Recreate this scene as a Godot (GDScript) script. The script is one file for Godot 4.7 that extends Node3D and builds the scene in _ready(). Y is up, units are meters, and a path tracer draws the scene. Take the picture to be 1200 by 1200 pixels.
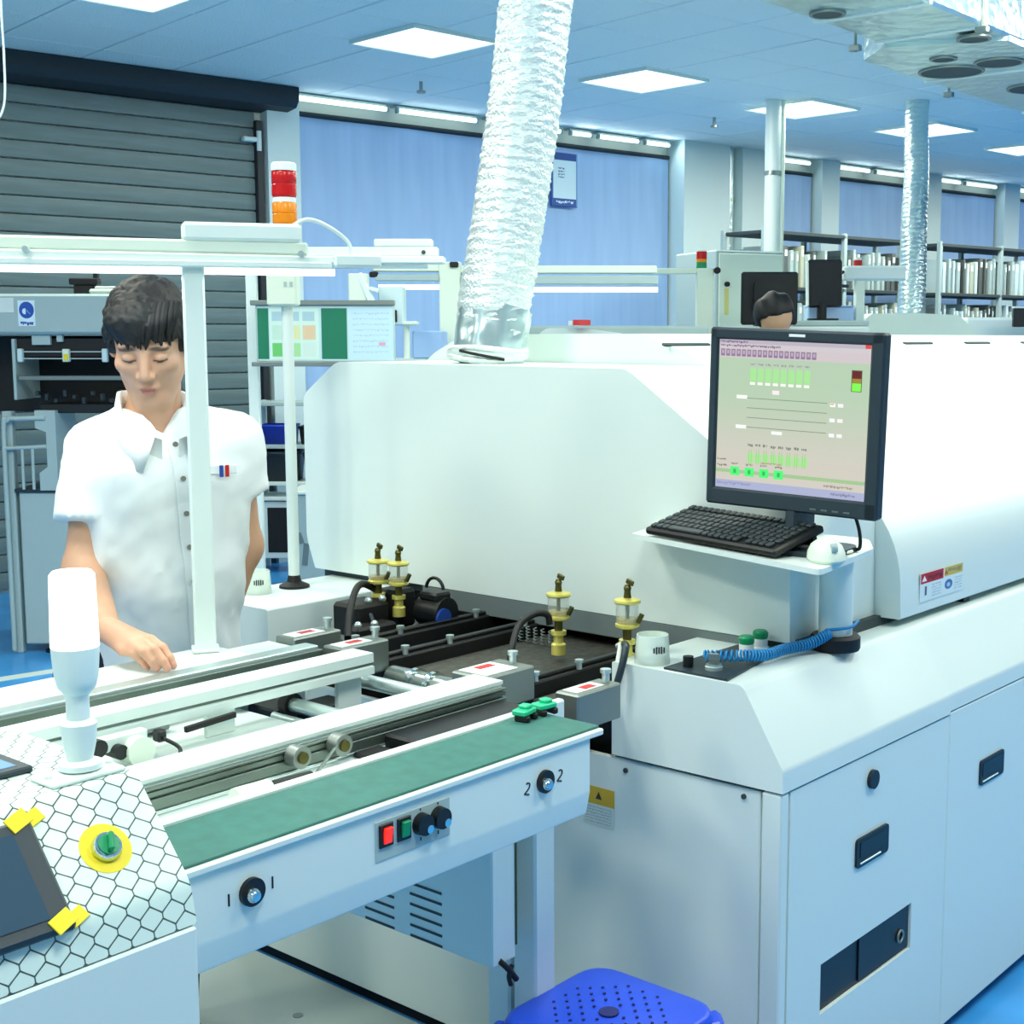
extends Node3D

# ------------------------------------------------------------------ helpers
var M := {}
var taken := {}
var rng := RandomNumberGenerator.new()
const WALL_AT := Vector3(6.30, 0, -7.75)
const WALL_TURN := -9.3
const LOOK_TURN := -50.499
const CEIL := 3.22


class Geo:
	var v := PackedVector3Array()
	var sg := PackedInt32Array()
	var uv := PackedVector2Array()
	var col := PackedColorArray()
	var colored := false
	var xf := Transform3D()
	var group := 2
	var mark := 0

	func begin() -> void:
		mark = v.size()

	func tri(a: Vector3, b: Vector3, c: Vector3, s: int, ua := Vector2.ZERO, ub := Vector2.ZERO, uc := Vector2.ZERO) -> void:
		v.append(xf * a); v.append(xf * b); v.append(xf * c)
		sg.append(s); sg.append(s); sg.append(s)
		uv.append(ua); uv.append(ub); uv.append(uc)

	func quad(a: Vector3, b: Vector3, c: Vector3, d: Vector3, s: int, ua := Vector2.ZERO, ub := Vector2.ZERO, uc := Vector2.ZERO, ud := Vector2.ZERO) -> void:
		tri(a, b, c, s, ua, ub, uc)
		tri(a, c, d, s, ua, uc, ud)

	func flip(at: int) -> void:
		var t := v[at + 1]; v[at + 1] = v[at + 2]; v[at + 2] = t
		var u := uv[at + 1]; uv[at + 1] = uv[at + 2]; uv[at + 2] = u

	# closed shape: turn every face outwards by the signed volume
	func close() -> void:
		var vol := 0.0
		var o := v[mark]
		for i in range(mark, v.size(), 3):
			vol += (v[i] - o).dot((v[i + 1] - o).cross(v[i + 2] - o))
		if vol > 0.0:
			for i in range(mark, v.size(), 3):
				flip(i)

	# convex shape: every face away from the middle
	func convex(middle: Vector3) -> void:
		var m := xf * middle
		for i in range(mark, v.size(), 3):
			var n := (v[i + 1] - v[i]).cross(v[i + 2] - v[i])
			if n.dot((v[i] + v[i + 1] + v[i + 2]) / 3.0 - m) > 0.0:
				flip(i)

	func box(c: Vector3, s: Vector3, b := 0.0, turn := Basis()) -> void:
		begin()
		var h := s / 2.0
		b = minf(b, minf(h.x, minf(h.y, h.z)) * 0.9)
		var P := {}
		for sx in [-1, 1]:
			for sy in [-1, 1]:
				for sz in [-1, 1]:
					P[[sx, sy, sz]] = [c + turn * Vector3(sx * h.x, sy * (h.y - b), sz * (h.z - b)), c + turn * Vector3(sx * (h.x - b), sy * h.y, sz * (h.z - b)), c + turn * Vector3(sx * (h.x - b), sy * (h.y - b), sz * h.z)]
		for s1 in [-1, 1]:
			quad(P[[s1, -1, -1]][0], P[[s1, 1, -1]][0], P[[s1, 1, 1]][0], P[[s1, -1, 1]][0], 100000, Vector2(0, 1), Vector2(0, 0), Vector2(1, 0), Vector2(1, 1))
			quad(P[[-1, s1, -1]][1], P[[1, s1, -1]][1], P[[1, s1, 1]][1], P[[-1, s1, 1]][1], 100001, Vector2(0, 0), Vector2(1, 0), Vector2(1, 1), Vector2(0, 1))
			quad(P[[-1, -1, s1]][2], P[[1, -1, s1]][2], P[[1, 1, s1]][2], P[[-1, 1, s1]][2], 100002, Vector2(0, 1), Vector2(1, 1), Vector2(1, 0), Vector2(0, 0))
			if b > 0.0:
				for s2 in [-1, 1]:
					quad(P[[s1, s2, -1]][0], P[[s1, s2, 1]][0], P[[s1, s2, 1]][1], P[[s1, s2, -1]][1], 100003)
					quad(P[[s1, -1, s2]][0], P[[s1, 1, s2]][0], P[[s1, 1, s2]][2], P[[s1, -1, s2]][2], 100004)
					quad(P[[-1, s1, s2]][1], P[[1, s1, s2]][1], P[[1, s1, s2]][2], P[[-1, s1, s2]][2], 100005)
					for s3 in [-1, 1]:
						tri(P[[s1, s2, s3]][0], P[[s1, s2, s3]][1], P[[s1, s2, s3]][2], 100006)
		convex(c)

	func span(a: Vector3, b: Vector3, bev := 0.0) -> void:
		box((a + b) / 2.0, (b - a).abs(), bev)

	# bar between two points with a rectangular section
	func bar(a: Vector3, b: Vector3, w: float, h: float, bev := 0.0, up := Vector3.UP) -> void:
		var d := (b - a)
		var z := d.normalized()
		if absf(z.dot(up)) > 0.98:
			up = Vector3.RIGHT
		var x := up.cross(z).normalized()
		var y := z.cross(x)
		box((a + b) / 2.0, Vector3(w, h, d.length()), bev, Basis(x, y, z))

	func frame(z: Vector3) -> Basis:
		z = z.normalized()
		var up := Vector3.UP if absf(z.y) < 0.95 else Vector3.RIGHT
		var x := up.cross(z).normalized()
		return Basis(x, z.cross(x), z)

	func cyl(a: Vector3, b: Vector3, r: float, n := 18, r2 := -1.0) -> void:
		begin()
		if r2 < 0.0:
			r2 = r
		var f := frame(b - a)
		group += 3
		for i in n:
			var p := TAU * i / n
			var q := TAU * (i + 1) / n
			var d1 := f.x * cos(p) + f.y * sin(p)
			var d2 := f.x * cos(q) + f.y * sin(q)
			quad(a + d1 * r, a + d2 * r, b + d2 * r2, b + d1 * r2, group)
			tri(a, a + d2 * r, a + d1 * r, group + 1)
			tri(b, b + d1 * r2, b + d2 * r2, group + 2)
		close()

	# profile of (radius, height) turned about the local y of t
	func lathe(prof: Array, t := Transform3D(), n := 24) -> void:
		begin()
		group += 2
		var last := Vector2.ZERO
		for k in prof.size() - 1:
			var p: Vector2 = prof[k]
			var q: Vector2 = prof[k + 1]
			var d := (q - p).normalized()
			if k > 0 and d.dot(last) < 0.8:
				group += 1
			last = d
			for i in n:
				var a := TAU * i / n
				var b := TAU * (i + 1) / n
				var pa := t * Vector3(cos(a) * p.x, p.y, sin(a) * p.x)
				var pb := t * Vector3(cos(b) * p.x, p.y, sin(b) * p.x)
				var qa := t * Vector3(cos(a) * q.x, q.y, sin(a) * q.x)
				var qb := t * Vector3(cos(b) * q.x, q.y, sin(b) * q.x)
				if p.x > 1e-6:
					tri(pa, pb, qb, group)
				if q.x > 1e-6:
					tri(pa, qb, qa, group)
		group += 1
		close()

	func ball(c: Vector3, r: Vector3, t := Basis(), n := 16) -> void:
		var prof := []
		for k in n / 2 + 1:
			var a := PI * k / (n / 2) - PI / 2
			prof.append(Vector2(maxf(cos(a), 0.0), sin(a)))
		lathe(prof, Transform3D(t * Basis.from_scale(r), c), n)

	# polygon in the XY plane of t, pulled along +Z of t
	func prism(poly: PackedVector2Array, t: Transform3D, depth: float, smooth := 0.85) -> void:
		begin()
		var n := poly.size()
		var idx := Geometry2D.triangulate_polygon(poly)
		var lo := poly[0]
		var hi := poly[0]
		for p in poly:
			lo = lo.min(p); hi = hi.max(p)
		var sp := hi - lo
		for i in range(0, idx.size(), 3):
			var a := poly[idx[i]]; var b := poly[idx[i + 1]]; var c := poly[idx[i + 2]]
			if (b - a).cross(c - a) < 0.0:
				var w := b; b = c; c = w
			var ua := Vector2((a.x - lo.x) / sp.x, 1.0 - (a.y - lo.y) / sp.y)
			var ub := Vector2((b.x - lo.x) / sp.x, 1.0 - (b.y - lo.y) / sp.y)
			var uc := Vector2((c.x - lo.x) / sp.x, 1.0 - (c.y - lo.y) / sp.y)
			tri(t * Vector3(a.x, a.y, 0), t * Vector3(c.x, c.y, 0), t * Vector3(b.x, b.y, 0), 100010, ua, uc, ub)
			tri(t * Vector3(a.x, a.y, depth), t * Vector3(b.x, b.y, depth), t * Vector3(c.x, c.y, depth), 100011, ua, ub, uc)
		var ccw := not Geometry2D.is_polygon_clockwise(poly)
		group += 1
		for i in n:
			var a := poly[i]
			var b := poly[(i + 1) % n]
			var z := poly[(i - 1 + n) % n]
			if (b - a).normalized().dot((a - z).normalized()) < smooth:
				group += 1
			var a0 := t * Vector3(a.x, a.y, 0); var b0 := t * Vector3(b.x, b.y, 0)
			var a1 := t * Vector3(a.x, a.y, depth); var b1 := t * Vector3(b.x, b.y, depth)
			if ccw:
				quad(a0, b0, b1, a1, group)
			else:
				quad(a0, a1, b1, b0, group)
		group += 1
		close()

	# tube along points, radius may change
	func tube(pts: Array, r: float, n := 10, radii: Array = [], bumps = null) -> void:
		begin()
		group += 3
		var rings := []
		var f := frame(pts[1] - pts[0])
		for k in pts.size():
			var d: Vector3 = (pts[mini(k + 1, pts.size() - 1)] - pts[maxi(k - 1, 0)])
			d = d.normalized()
			var x := (f.x - d * f.x.dot(d)).normalized()
			f = Basis(x, d.cross(x), d)
			var ring := PackedVector3Array()
			for i in n:
				var a := TAU * i / n
				var rr: float = radii[k] if radii.size() else r
				if bumps != null:
					rr *= bumps.call(k, i)
				ring.append(pts[k] + (f.x * cos(a) + f.y * sin(a)) * rr)
			rings.append(ring)
		for k in rings.size() - 1:
			for i in n:
				var j := (i + 1) % n
				quad(rings[k][i], rings[k][j], rings[k + 1][j], rings[k + 1][i], group)
		for i in n:
			var j := (i + 1) % n
			tri(pts[0], rings[0][j], rings[0][i], group + 1)
			tri(pts[-1], rings[-1][i], rings[-1][j], group + 2)
		close()

	func mesh(into: Transform3D) -> ArrayMesh:
		var st := SurfaceTool.new()
		st.begin(Mesh.PRIMITIVE_TRIANGLES)
		for i in v.size():
			st.set_smooth_group(sg[i] if sg[i] < 100000 else -1)
			if colored:
				st.set_color(col[i])
			st.set_uv(uv[i])
			st.add_vertex(into * v[i])
		st.generate_normals()
		st.index()
		return st.commit()


func G(parent: Node3D = null) -> Geo:
	var g := Geo.new()
	if parent:
		g.xf = parent.global_transform
	return g


func numbered(called: String) -> String:
	var n: int = taken.get(called, -1) + 1
	taken[called] = n
	return called if n == 0 else "%s_%03d" % [called, n]


func put(called: String, g: Geo, m: Material, parent: Node3D = null) -> MeshInstance3D:
	var o := MeshInstance3D.new()
	o.name = called if parent else numbered(called)
	(parent if parent else self as Node3D).add_child(o, true)
	o.mesh = g.mesh(parent.global_transform.affine_inverse() if parent else Transform3D())
	o.material_override = m
	return o


func tag(o: Node3D, label: String, category: String, group := "", kind := "") -> Node3D:
	if label: o.set_meta("label", label)
	if category: o.set_meta("category", category)
	if group: o.set_meta("group", group)
	if kind: o.set_meta("kind", kind)
	return o


func thing(called: String, label: String, category: String, at := Vector3.ZERO, turn := 0.0, group := "") -> Node3D:
	var o := Node3D.new()
	o.name = numbered(called)
	add_child(o)
	o.position = at
	o.rotation_degrees.y = turn
	return tag(o, label, category, group)


func structure(called: String, at := Vector3.ZERO, turn := 0.0, label := "", category := "") -> Node3D:
	var o := Node3D.new()
	o.name = called
	add_child(o)
	o.position = at
	o.rotation_degrees.y = turn
	return tag(o, label, category, "", "structure")


func sub(called: String, parent: Node3D) -> Node3D:
	var o := Node3D.new()
	o.name = called
	parent.add_child(o, true)
	return o


func piece(called: String, mesh: Mesh, m: Material, parent: Node3D, t := Transform3D()) -> MeshInstance3D:
	var o := MeshInstance3D.new()
	o.name = called
	parent.add_child(o, true)
	o.mesh = mesh
	o.material_override = m
	o.transform = t
	return o


func mat(called: String, c: Color, rough := 0.5, metal := 0.0) -> StandardMaterial3D:
	var m := StandardMaterial3D.new()
	m.resource_name = called
	m.albedo_color = c
	m.roughness = rough
	m.metallic = metal
	M[called] = m
	return m


func glow(called: String, c: Color, e: float) -> StandardMaterial3D:
	var m := mat(called, c, 0.5)
	m.emission_enabled = true
	m.emission = c
	m.emission_energy_multiplier = e
	return m


func clear(called: String, c: Color, a: float) -> StandardMaterial3D:
	var m := mat(called, Color(c.r, c.g, c.b, a), 0.05)
	m.transparency = BaseMaterial3D.TRANSPARENCY_ALPHA
	return m


func noise_tex(size: int, freq: float, oct := 4, normal := false, strength := 4.0, kind := FastNoiseLite.TYPE_SIMPLEX_SMOOTH, lo := Color.BLACK, hi := Color.WHITE) -> NoiseTexture2D:
	var n := FastNoiseLite.new()
	n.seed = 11
	n.noise_type = kind
	n.frequency = freq
	n.fractal_octaves = oct
	var t := NoiseTexture2D.new()
	t.width = size
	t.height = size
	t.seamless = true
	t.noise = n
	if normal:
		t.as_normal_map = true
		t.bump_strength = strength
	else:
		var r := Gradient.new()
		r.set_color(0, lo)
		r.set_color(1, hi)
		t.color_ramp = r
	return t


func picture(im: Image) -> ImageTexture:
	return ImageTexture.create_from_image(im)


func printed(called: String, im: Image, rough := 0.5, e := 0.0) -> StandardMaterial3D:
	var m := mat(called, Color.WHITE, rough)
	m.albedo_texture = picture(im)
	if e > 0.0:
		m.emission_enabled = true
		m.emission = Color.BLACK
		m.emission_texture = m.albedo_texture
		m.emission_energy_multiplier = e
		m.albedo_color = Color(0.1, 0.1, 0.1)
	return m


# small flat print or sticker: w by h, facing +Z of t, th thick
func plate(called: String, t: Transform3D, w: float, h: float, m: Material, parent: Node3D, th := 0.0012, in_world := false) -> MeshInstance3D:
	var g := G()
	g.xf = t if in_world else parent.global_transform * t
	g.box(Vector3(0, 0, th / 2), Vector3(w, h, th))
	return put(called, g, m, parent)


func look(at: Vector3, x: Vector3, y: Vector3) -> Transform3D:
	x = x.normalized()
	var z := x.cross(y).normalized()
	return Transform3D(Basis(x, z.cross(x), z), at)


func rounded(poly: Array, r: Array, n := 5) -> PackedVector2Array:
	var out := PackedVector2Array()
	var c := poly.size()
	for i in c:
		var p: Vector2 = poly[i]
		var rr: float = r[i] if i < r.size() else r[-1]
		if rr <= 0.0:
			out.append(p)
			continue
		var a: Vector2 = (poly[(i - 1 + c) % c] - p).normalized()
		var b: Vector2 = (poly[(i + 1) % c] - p).normalized()
		for k in n + 1:
			var t := float(k) / n
			out.append((p + a * rr).lerp(p, t).lerp(p.lerp(p + b * rr, t), t))
	return out


func curve(pts: Array, n := 8) -> Array:
	var out := []
	for i in pts.size() - 1:
		var a: Vector3 = pts[maxi(i - 1, 0)]
		var b: Vector3 = pts[i]
		var c: Vector3 = pts[i + 1]
		var d: Vector3 = pts[mini(i + 2, pts.size() - 1)]
		for k in n:
			out.append(b.cubic_interpolate(c, a, d, float(k) / n))
	out.append(pts[-1])
	return out


# a place along the curtain wall: s along it, t into the room
func wall(s: float, y: float, t: float) -> Vector3:
	return WALL_AT + Basis(Vector3.UP, deg_to_rad(WALL_TURN)) * Vector3(s, y, t)


const ALONG_X := Basis(Vector3(0, 0, 1), Vector3(0, 1, 0), Vector3(1, 0, 0))   # polygon (z, y) pulled along +x

func materials() -> void:
	var enamel := mat("white enamel", Color(0.87, 0.92, 0.905), 0.38)
	enamel.clearcoat_enabled = false
	mat("white enamel satin", Color(0.86, 0.915, 0.90), 0.55)
	mat("cream plastic", Color(0.87, 0.92, 0.86), 0.45)
	mat("grey enamel", Color(0.66, 0.74, 0.74), 0.45)
	mat("dark enamel", Color(0.05, 0.06, 0.065), 0.4)
	mat("black rubber", Color(0.02, 0.022, 0.025), 0.6)
	mat("black plastic", Color(0.035, 0.05, 0.06), 0.42)
	mat("bezel", Color(0.13, 0.19, 0.225), 0.45)
	mat("joint", Color(0.22, 0.27, 0.28), 0.7)
	var al := mat("aluminium", Color(0.80, 0.86, 0.85), 0.32, 0.75)
	al.clearcoat_enabled = false
	mat("rail grey", Color(0.45, 0.50, 0.47), 0.35, 0.8)
	mat("steel", Color(0.62, 0.66, 0.64), 0.28, 0.9)
	mat("tunnel grey", Color(0.45, 0.50, 0.50), 0.5, 0.2)
	mat("dull steel", Color(0.55, 0.58, 0.56), 0.42, 0.8)
	mat("chrome", Color(0.82, 0.86, 0.86), 0.12, 1.0)
	mat("brass", Color(0.95, 0.90, 0.48), 0.3, 0.55)
	mat("old brass", Color(0.36, 0.34, 0.17), 0.4, 0.8)
	clear("oil glass", Color(0.9, 0.95, 0.9), 0.12)
	clear("cup plastic", Color(0.95, 1.0, 0.97), 0.55)
	mat("oil", Color(0.75, 0.66, 0.12), 0.2)
	var belt := mat("belt", Color(0.33, 0.33, 0.29), 0.6)
	belt.albedo_texture = noise_tex(256, 0.04, 5, false, 1.0, FastNoiseLite.TYPE_SIMPLEX_SMOOTH, Color(0.6, 0.6, 0.6), Color.WHITE)
	belt.uv1_triplanar = true
	belt.uv1_scale = Vector3(4, 4, 4)
	var mt := mat("green mat", Color(0.20, 0.46, 0.42), 0.62)
	mt.albedo_texture = noise_tex(256, 0.03, 4, false, 1.0, FastNoiseLite.TYPE_SIMPLEX_SMOOTH, Color(0.88, 0.88, 0.88), Color.WHITE)
	mt.uv1_triplanar = true
	mt.uv1_scale = Vector3(3, 3, 3)
	mat("green plastic", Color(0.02, 0.58, 0.36), 0.4)
	mat("green clip", Color(0.10, 0.75, 0.55), 0.4)
	mat("red plastic", Color(0.75, 0.06, 0.05), 0.4)
	mat("yellow tape", Color(0.93, 0.85, 0.10), 0.35)
	mat("yellow sign", Color(0.80, 0.66, 0.12), 0.5)
	mat("white paper", Color(0.92, 0.95, 0.95), 0.7)
	mat("ink", Color(0.03, 0.035, 0.05), 0.6)
	mat("blue print", Color(0.10, 0.27, 0.62), 0.5)
	mat("blue cord", Color(0.12, 0.55, 0.80), 0.45)
	mat("blue stool", Color(0.16, 0.33, 0.90), 0.33)
	mat("blue bin", Color(0.10, 0.25, 0.75), 0.5)
	mat("skin", Color(1, 1, 1), 0.52)
	M["skin"].vertex_color_use_as_albedo = true
	M["skin"].subsurf_scatter_enabled = true
	M["skin"].subsurf_scatter_strength = 0.06
	mat("hair", Color(0.026, 0.024, 0.027), 0.6)
	var sh := mat("shirt", Color(0.90, 0.92, 0.92), 0.85)
	sh.rim_enabled = true
	sh.rim = 0.2
	sh.normal_enabled = true
	sh.normal_texture = noise_tex(256, 0.25, 2, true, 1.5)
	sh.normal_scale = 0.4
	sh.uv1_triplanar = true
	sh.uv1_scale = Vector3(9, 9, 9)
	mat("trousers", Color(0.10, 0.13, 0.20), 0.8)
	mat("shoe", Color(0.05, 0.05, 0.05), 0.5)
	mat("button", Color(0.50, 0.50, 0.45), 0.4)
	mat("lash", Color(0.07, 0.05, 0.05), 0.6)
	# room
	var tile := mat("ceiling tile", Color(0.87, 0.93, 0.95), 0.8)
	tile.normal_enabled = true
	tile.normal_texture = noise_tex(256, 0.12, 3, true, 3.0)
	tile.normal_scale = 0.5
	tile.uv1_triplanar = true
	tile.uv1_world_triplanar = true
	tile.uv1_scale = Vector3(2, 2, 2)
	mat("ceiling grid", Color(0.42, 0.55, 0.64), 0.8)
	mat("column paint", Color(0.80, 0.88, 0.89), 0.6)
	mat("wall paint", Color(0.86, 0.90, 0.88), 0.7)
	var bl := mat("blind", Color(0.62, 0.75, 0.90), 0.75)
	bl.albedo_texture = noise_tex(256, 0.01, 3, false, 1.0, FastNoiseLite.TYPE_SIMPLEX_SMOOTH, Color(0.93, 0.94, 0.96), Color.WHITE)
	bl.uv1_triplanar = true
	bl.uv1_scale = Vector3(2.5, 0.25, 2.5)
	var sl := mat("shutter slat", Color(0.42, 0.51, 0.53), 0.5, 0.1)
	sl.albedo_texture = noise_tex(256, 0.015, 4, false, 1.0, FastNoiseLite.TYPE_SIMPLEX_SMOOTH, Color(0.86, 0.86, 0.84), Color.WHITE)
	sl.uv1_triplanar = true
	sl.uv1_world_triplanar = true
	sl.uv1_scale = Vector3(0.5, 6, 0.5)
	mat("shutter box", Color(0.11, 0.165, 0.20), 0.6)
	mat("guide", Color(0.10, 0.13, 0.16), 0.5)
	var fl := mat("floor epoxy", Color(0.26, 0.65, 0.94), 0.28)
	fl.albedo_texture = noise_tex(512, 0.012, 5, false, 1.0, FastNoiseLite.TYPE_SIMPLEX_SMOOTH, Color(0.84, 0.86, 0.88), Color.WHITE)
	fl.uv1_triplanar = true
	fl.uv1_world_triplanar = true
	fl.uv1_scale = Vector3(0.6, 0.6, 0.6)
	mat("tower plastic", Color(0.90, 0.96, 0.95), 0.4)
	mat("cover plate", Color(0.62, 0.68, 0.66), 0.6)
	mat("floor line", Color(0.80, 0.86, 0.84), 0.4)
	var foil := mat("foil", Color(0.88, 0.93, 0.92), 0.36, 0.45)
	foil.normal_enabled = true
	foil.normal_texture = noise_tex(512, 0.055, 4, true, 7.0, FastNoiseLite.TYPE_CELLULAR)
	foil.normal_scale = 1.0
	foil.uv1_triplanar = true
	foil.uv1_scale = Vector3(4, 4, 4)
	var foil2 := mat("smooth foil", Color(0.80, 0.88, 0.88), 0.28, 0.8)
	foil2.normal_enabled = true
	foil2.normal_texture = noise_tex(256, 0.02, 3, true, 5.0)
	foil2.normal_scale = 0.5
	foil2.uv1_triplanar = true
	foil2.uv1_scale = Vector3(1.5, 1.5, 1.5)
	glow("panel light", Color(0.94, 1.0, 1.0), 2.0)
	glow("tube light", Color(0.93, 1.0, 0.97), 1.6)
	glow("lamp light", Color(0.95, 1.0, 1.0), 1.8)
	glow("tower light", Color(0.92, 1.0, 0.98), 1.7)
	glow("switch glow", Color(1.0, 0.16, 0.08), 0.7)
	clear("tower base", Color(0.93, 1.0, 0.99), 0.88)
	M["tower base"].roughness = 0.35
	mat("beacon red", Color(0.78, 0.05, 0.06), 0.25)
	mat("beacon amber", Color(0.95, 0.55, 0.03), 0.25)
	mat("screen dark", Color(0.20, 0.29, 0.36), 0.18)
	mat("screen pale", Color(0.50, 0.64, 0.78), 0.2)
	mat("key grey", Color(0.15, 0.19, 0.205), 0.5)
	mat("stool hole", Color(0.08, 0.13, 0.42), 0.7)
	mat("stencil cream", Color(0.70, 0.72, 0.64), 0.6)
	mat("red pale", Color(0.90, 0.25, 0.25), 0.5)
	mat("yellow pale", Color(0.85, 0.82, 0.50), 0.6)
	mat("blind pale", Color(0.66, 0.78, 0.92), 0.6)
	mat("beacon green", Color(0.05, 0.55, 0.35), 0.3)


# antistatic grid film: rounded cells, staggered, dark net between
func grid_film() -> StandardMaterial3D:
	var n := 128
	var im := Image.create(n, n, false, Image.FORMAT_RGB8)
	for y in n:
		for x in n:
			var p := Vector2(float(x) / n, float(y) / n)
			var d1 := 9.0
			var d2 := 9.0
			for c in [Vector2(0, 0), Vector2(1, 0), Vector2(0, 1), Vector2(1, 1), Vector2(0.5, 0.5), Vector2(0.5, -0.5), Vector2(0.5, 1.5), Vector2(-0.5, 0.5), Vector2(1.5, 0.5)]:
				var q: Vector2 = ((p - c) * Vector2(0.8, 1.0)).abs()
				var d := pow(pow(q.x, 2.3) + pow(q.y, 2.3), 1.0 / 2.3)
				if d < d1:
					d2 = d1
					d1 = d
				elif d < d2:
					d2 = d
			var e := smoothstep(0.02, 0.06, d2 - d1)
			im.set_pixel(x, y, Color(0.20, 0.29, 0.28).lerp(Color(0.86, 0.94, 0.91), e))
	var m := mat("grid film", Color.WHITE, 0.35)
	m.albedo_texture = picture(im)
	m.uv1_scale = Vector3(37, 30, 30)
	return m


func line_text(im: Image, x: int, y: int, w: int, h: int, c: Color, s: int) -> void:
	var r := RandomNumberGenerator.new()
	r.seed = s
	var at := x
	while at < x + w:
		var k := r.randi_range(1, maxi(2, h))
		im.fill_rect(Rect2i(at, y + r.randi_range(0, h / 3), mini(k, x + w - at), maxi(1, h - r.randi_range(0, h / 2))), c)
		at += k + r.randi_range(1, 2)


func screen_image() -> Image:
	var w := 640
	var h := 512
	var im := Image.create(w, h, false, Image.FORMAT_RGB8)
	for y in h:
		var t := float(y) / h
		var row := Color(0.70, 0.79, 0.68).lerp(Color(0.80, 0.78, 0.73), smoothstep(0.25, 0.85, t))
		im.fill_rect(Rect2i(0, y, w, 1), row)
	im.fill_rect(Rect2i(0, 0, w, 14), Color(0.72, 0.69, 0.74))
	im.fill_rect(Rect2i(0, 14, w, 14), Color(0.80, 0.77, 0.79))
	im.fill_rect(Rect2i(0, 28, w, 34), Color(0.80, 0.76, 0.77))
	im.fill_rect(Rect2i(w - 26, 1, 22, 12), Color(0.85, 0.25, 0.2))
	line_text(im, 6, 4, 120, 7, Color(0.45, 0.35, 0.5), 3)
	line_text(im, 6, 17, 260, 7, Color(0.5, 0.4, 0.52), 4)
	for k in 18:
		im.fill_rect(Rect2i(8 + k * 23, 33, 18, 24), Color(0.55, 0.47, 0.58))
		im.fill_rect(Rect2i(12 + k * 23, 37, 10, 12), Color(0.72, 0.64, 0.72))
	for k in 8:
		var x := 140 + k * 33
		im.fill_rect(Rect2i(x, 96, 24, 44), Color(0.58, 0.92, 0.50))
		for j in 3:
			im.fill_rect(Rect2i(x + 3 + j * 8, 90, 3, 50), Color(0.72, 0.84, 0.66))
		im.fill_rect(Rect2i(x, 142, 22, 9), Color(0.95, 1.0, 0.92))
		line_text(im, x, 78, 22, 7, Color(0.62, 0.55, 0.62), 20 + k)
		im.fill_rect(Rect2i(x, 384, 26, 34), Color(0.60, 0.90, 0.52))
		for j in 2:
			im.fill_rect(Rect2i(x + 5 + j * 10, 372, 3, 50), Color(0.66, 0.76, 0.58))
		line_text(im, x, 352, 22, 9, Color(0.48, 0.50, 0.46), 40 + k)
	for k in 4:
		im.fill_rect(Rect2i(130, 196 + k * 33, 340, 2), Color(0.44, 0.52, 0.42))
	for y in [188, 290]:
		im.fill_rect(Rect2i(84, y, 46, 12), Color(0.96, 1.0, 0.94))
	im.fill_rect(Rect2i(238, 166, 30, 14), Color(0.95, 0.90, 0.90))
	im.fill_rect(Rect2i(240, 304, 46, 11), Color(0.94, 0.98, 0.94))
	for k in 3:
		im.fill_rect(Rect2i(482, 196 + k * 50, 22, 12), Color(0.95, 0.96, 0.95))
		im.fill_rect(Rect2i(514, 196 + k * 50, 22, 12), Color(0.95, 0.93, 0.93))
	im.fill_rect(Rect2i(484, 198, 14, 3), Color(0.9, 0.4, 0.4))
	im.fill_rect(Rect2i(564, 84, 42, 70), Color(0.30, 0.36, 0.22))
	im.fill_rect(Rect2i(567, 87, 36, 24), Color(0.40, 0.05, 0.06))
	im.fill_rect(Rect2i(567, 111, 36, 14), Color(0.62, 0.52, 0.15))
	im.fill_rect(Rect2i(567, 126, 36, 26), Color(0.50, 1.0, 0.30))
	im.fill_rect(Rect2i(0, 446, w, 12), Color(0.62, 0.76, 0.55))
	for k in 4:
		im.fill_rect(Rect2i(66 + k * 64, 436, 40, 30), Color(0.30, 0.95, 0.45))
		im.fill_rect(Rect2i(80 + k * 64, 444, 12, 14), Color(0.2, 0.7, 0.35))
		line_text(im, 70 + k * 64, 422, 30, 7, Color(0.5, 0.5, 0.42), 60 + k)
	line_text(im, 6, 410, 40, 6, Color(0.5, 0.45, 0.42), 71)
	line_text(im, 6, 430, 46, 6, Color(0.5, 0.45, 0.42), 72)
	line_text(im, 200, 412, 90, 6, Color(0.72, 0.5, 0.5), 73)
	im.fill_rect(Rect2i(0, 484, w, 28), Color(0.66, 0.68, 0.80))
	line_text(im, 470, 468, 120, 8, Color(0.62, 0.55, 0.52), 74)
	line_text(im, 500, 492, 100, 9, Color(0.5, 0.5, 0.64), 75)
	line_text(im, 8, 490, 150, 9, Color(0.56, 0.58, 0.72), 76)
	return im


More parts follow.
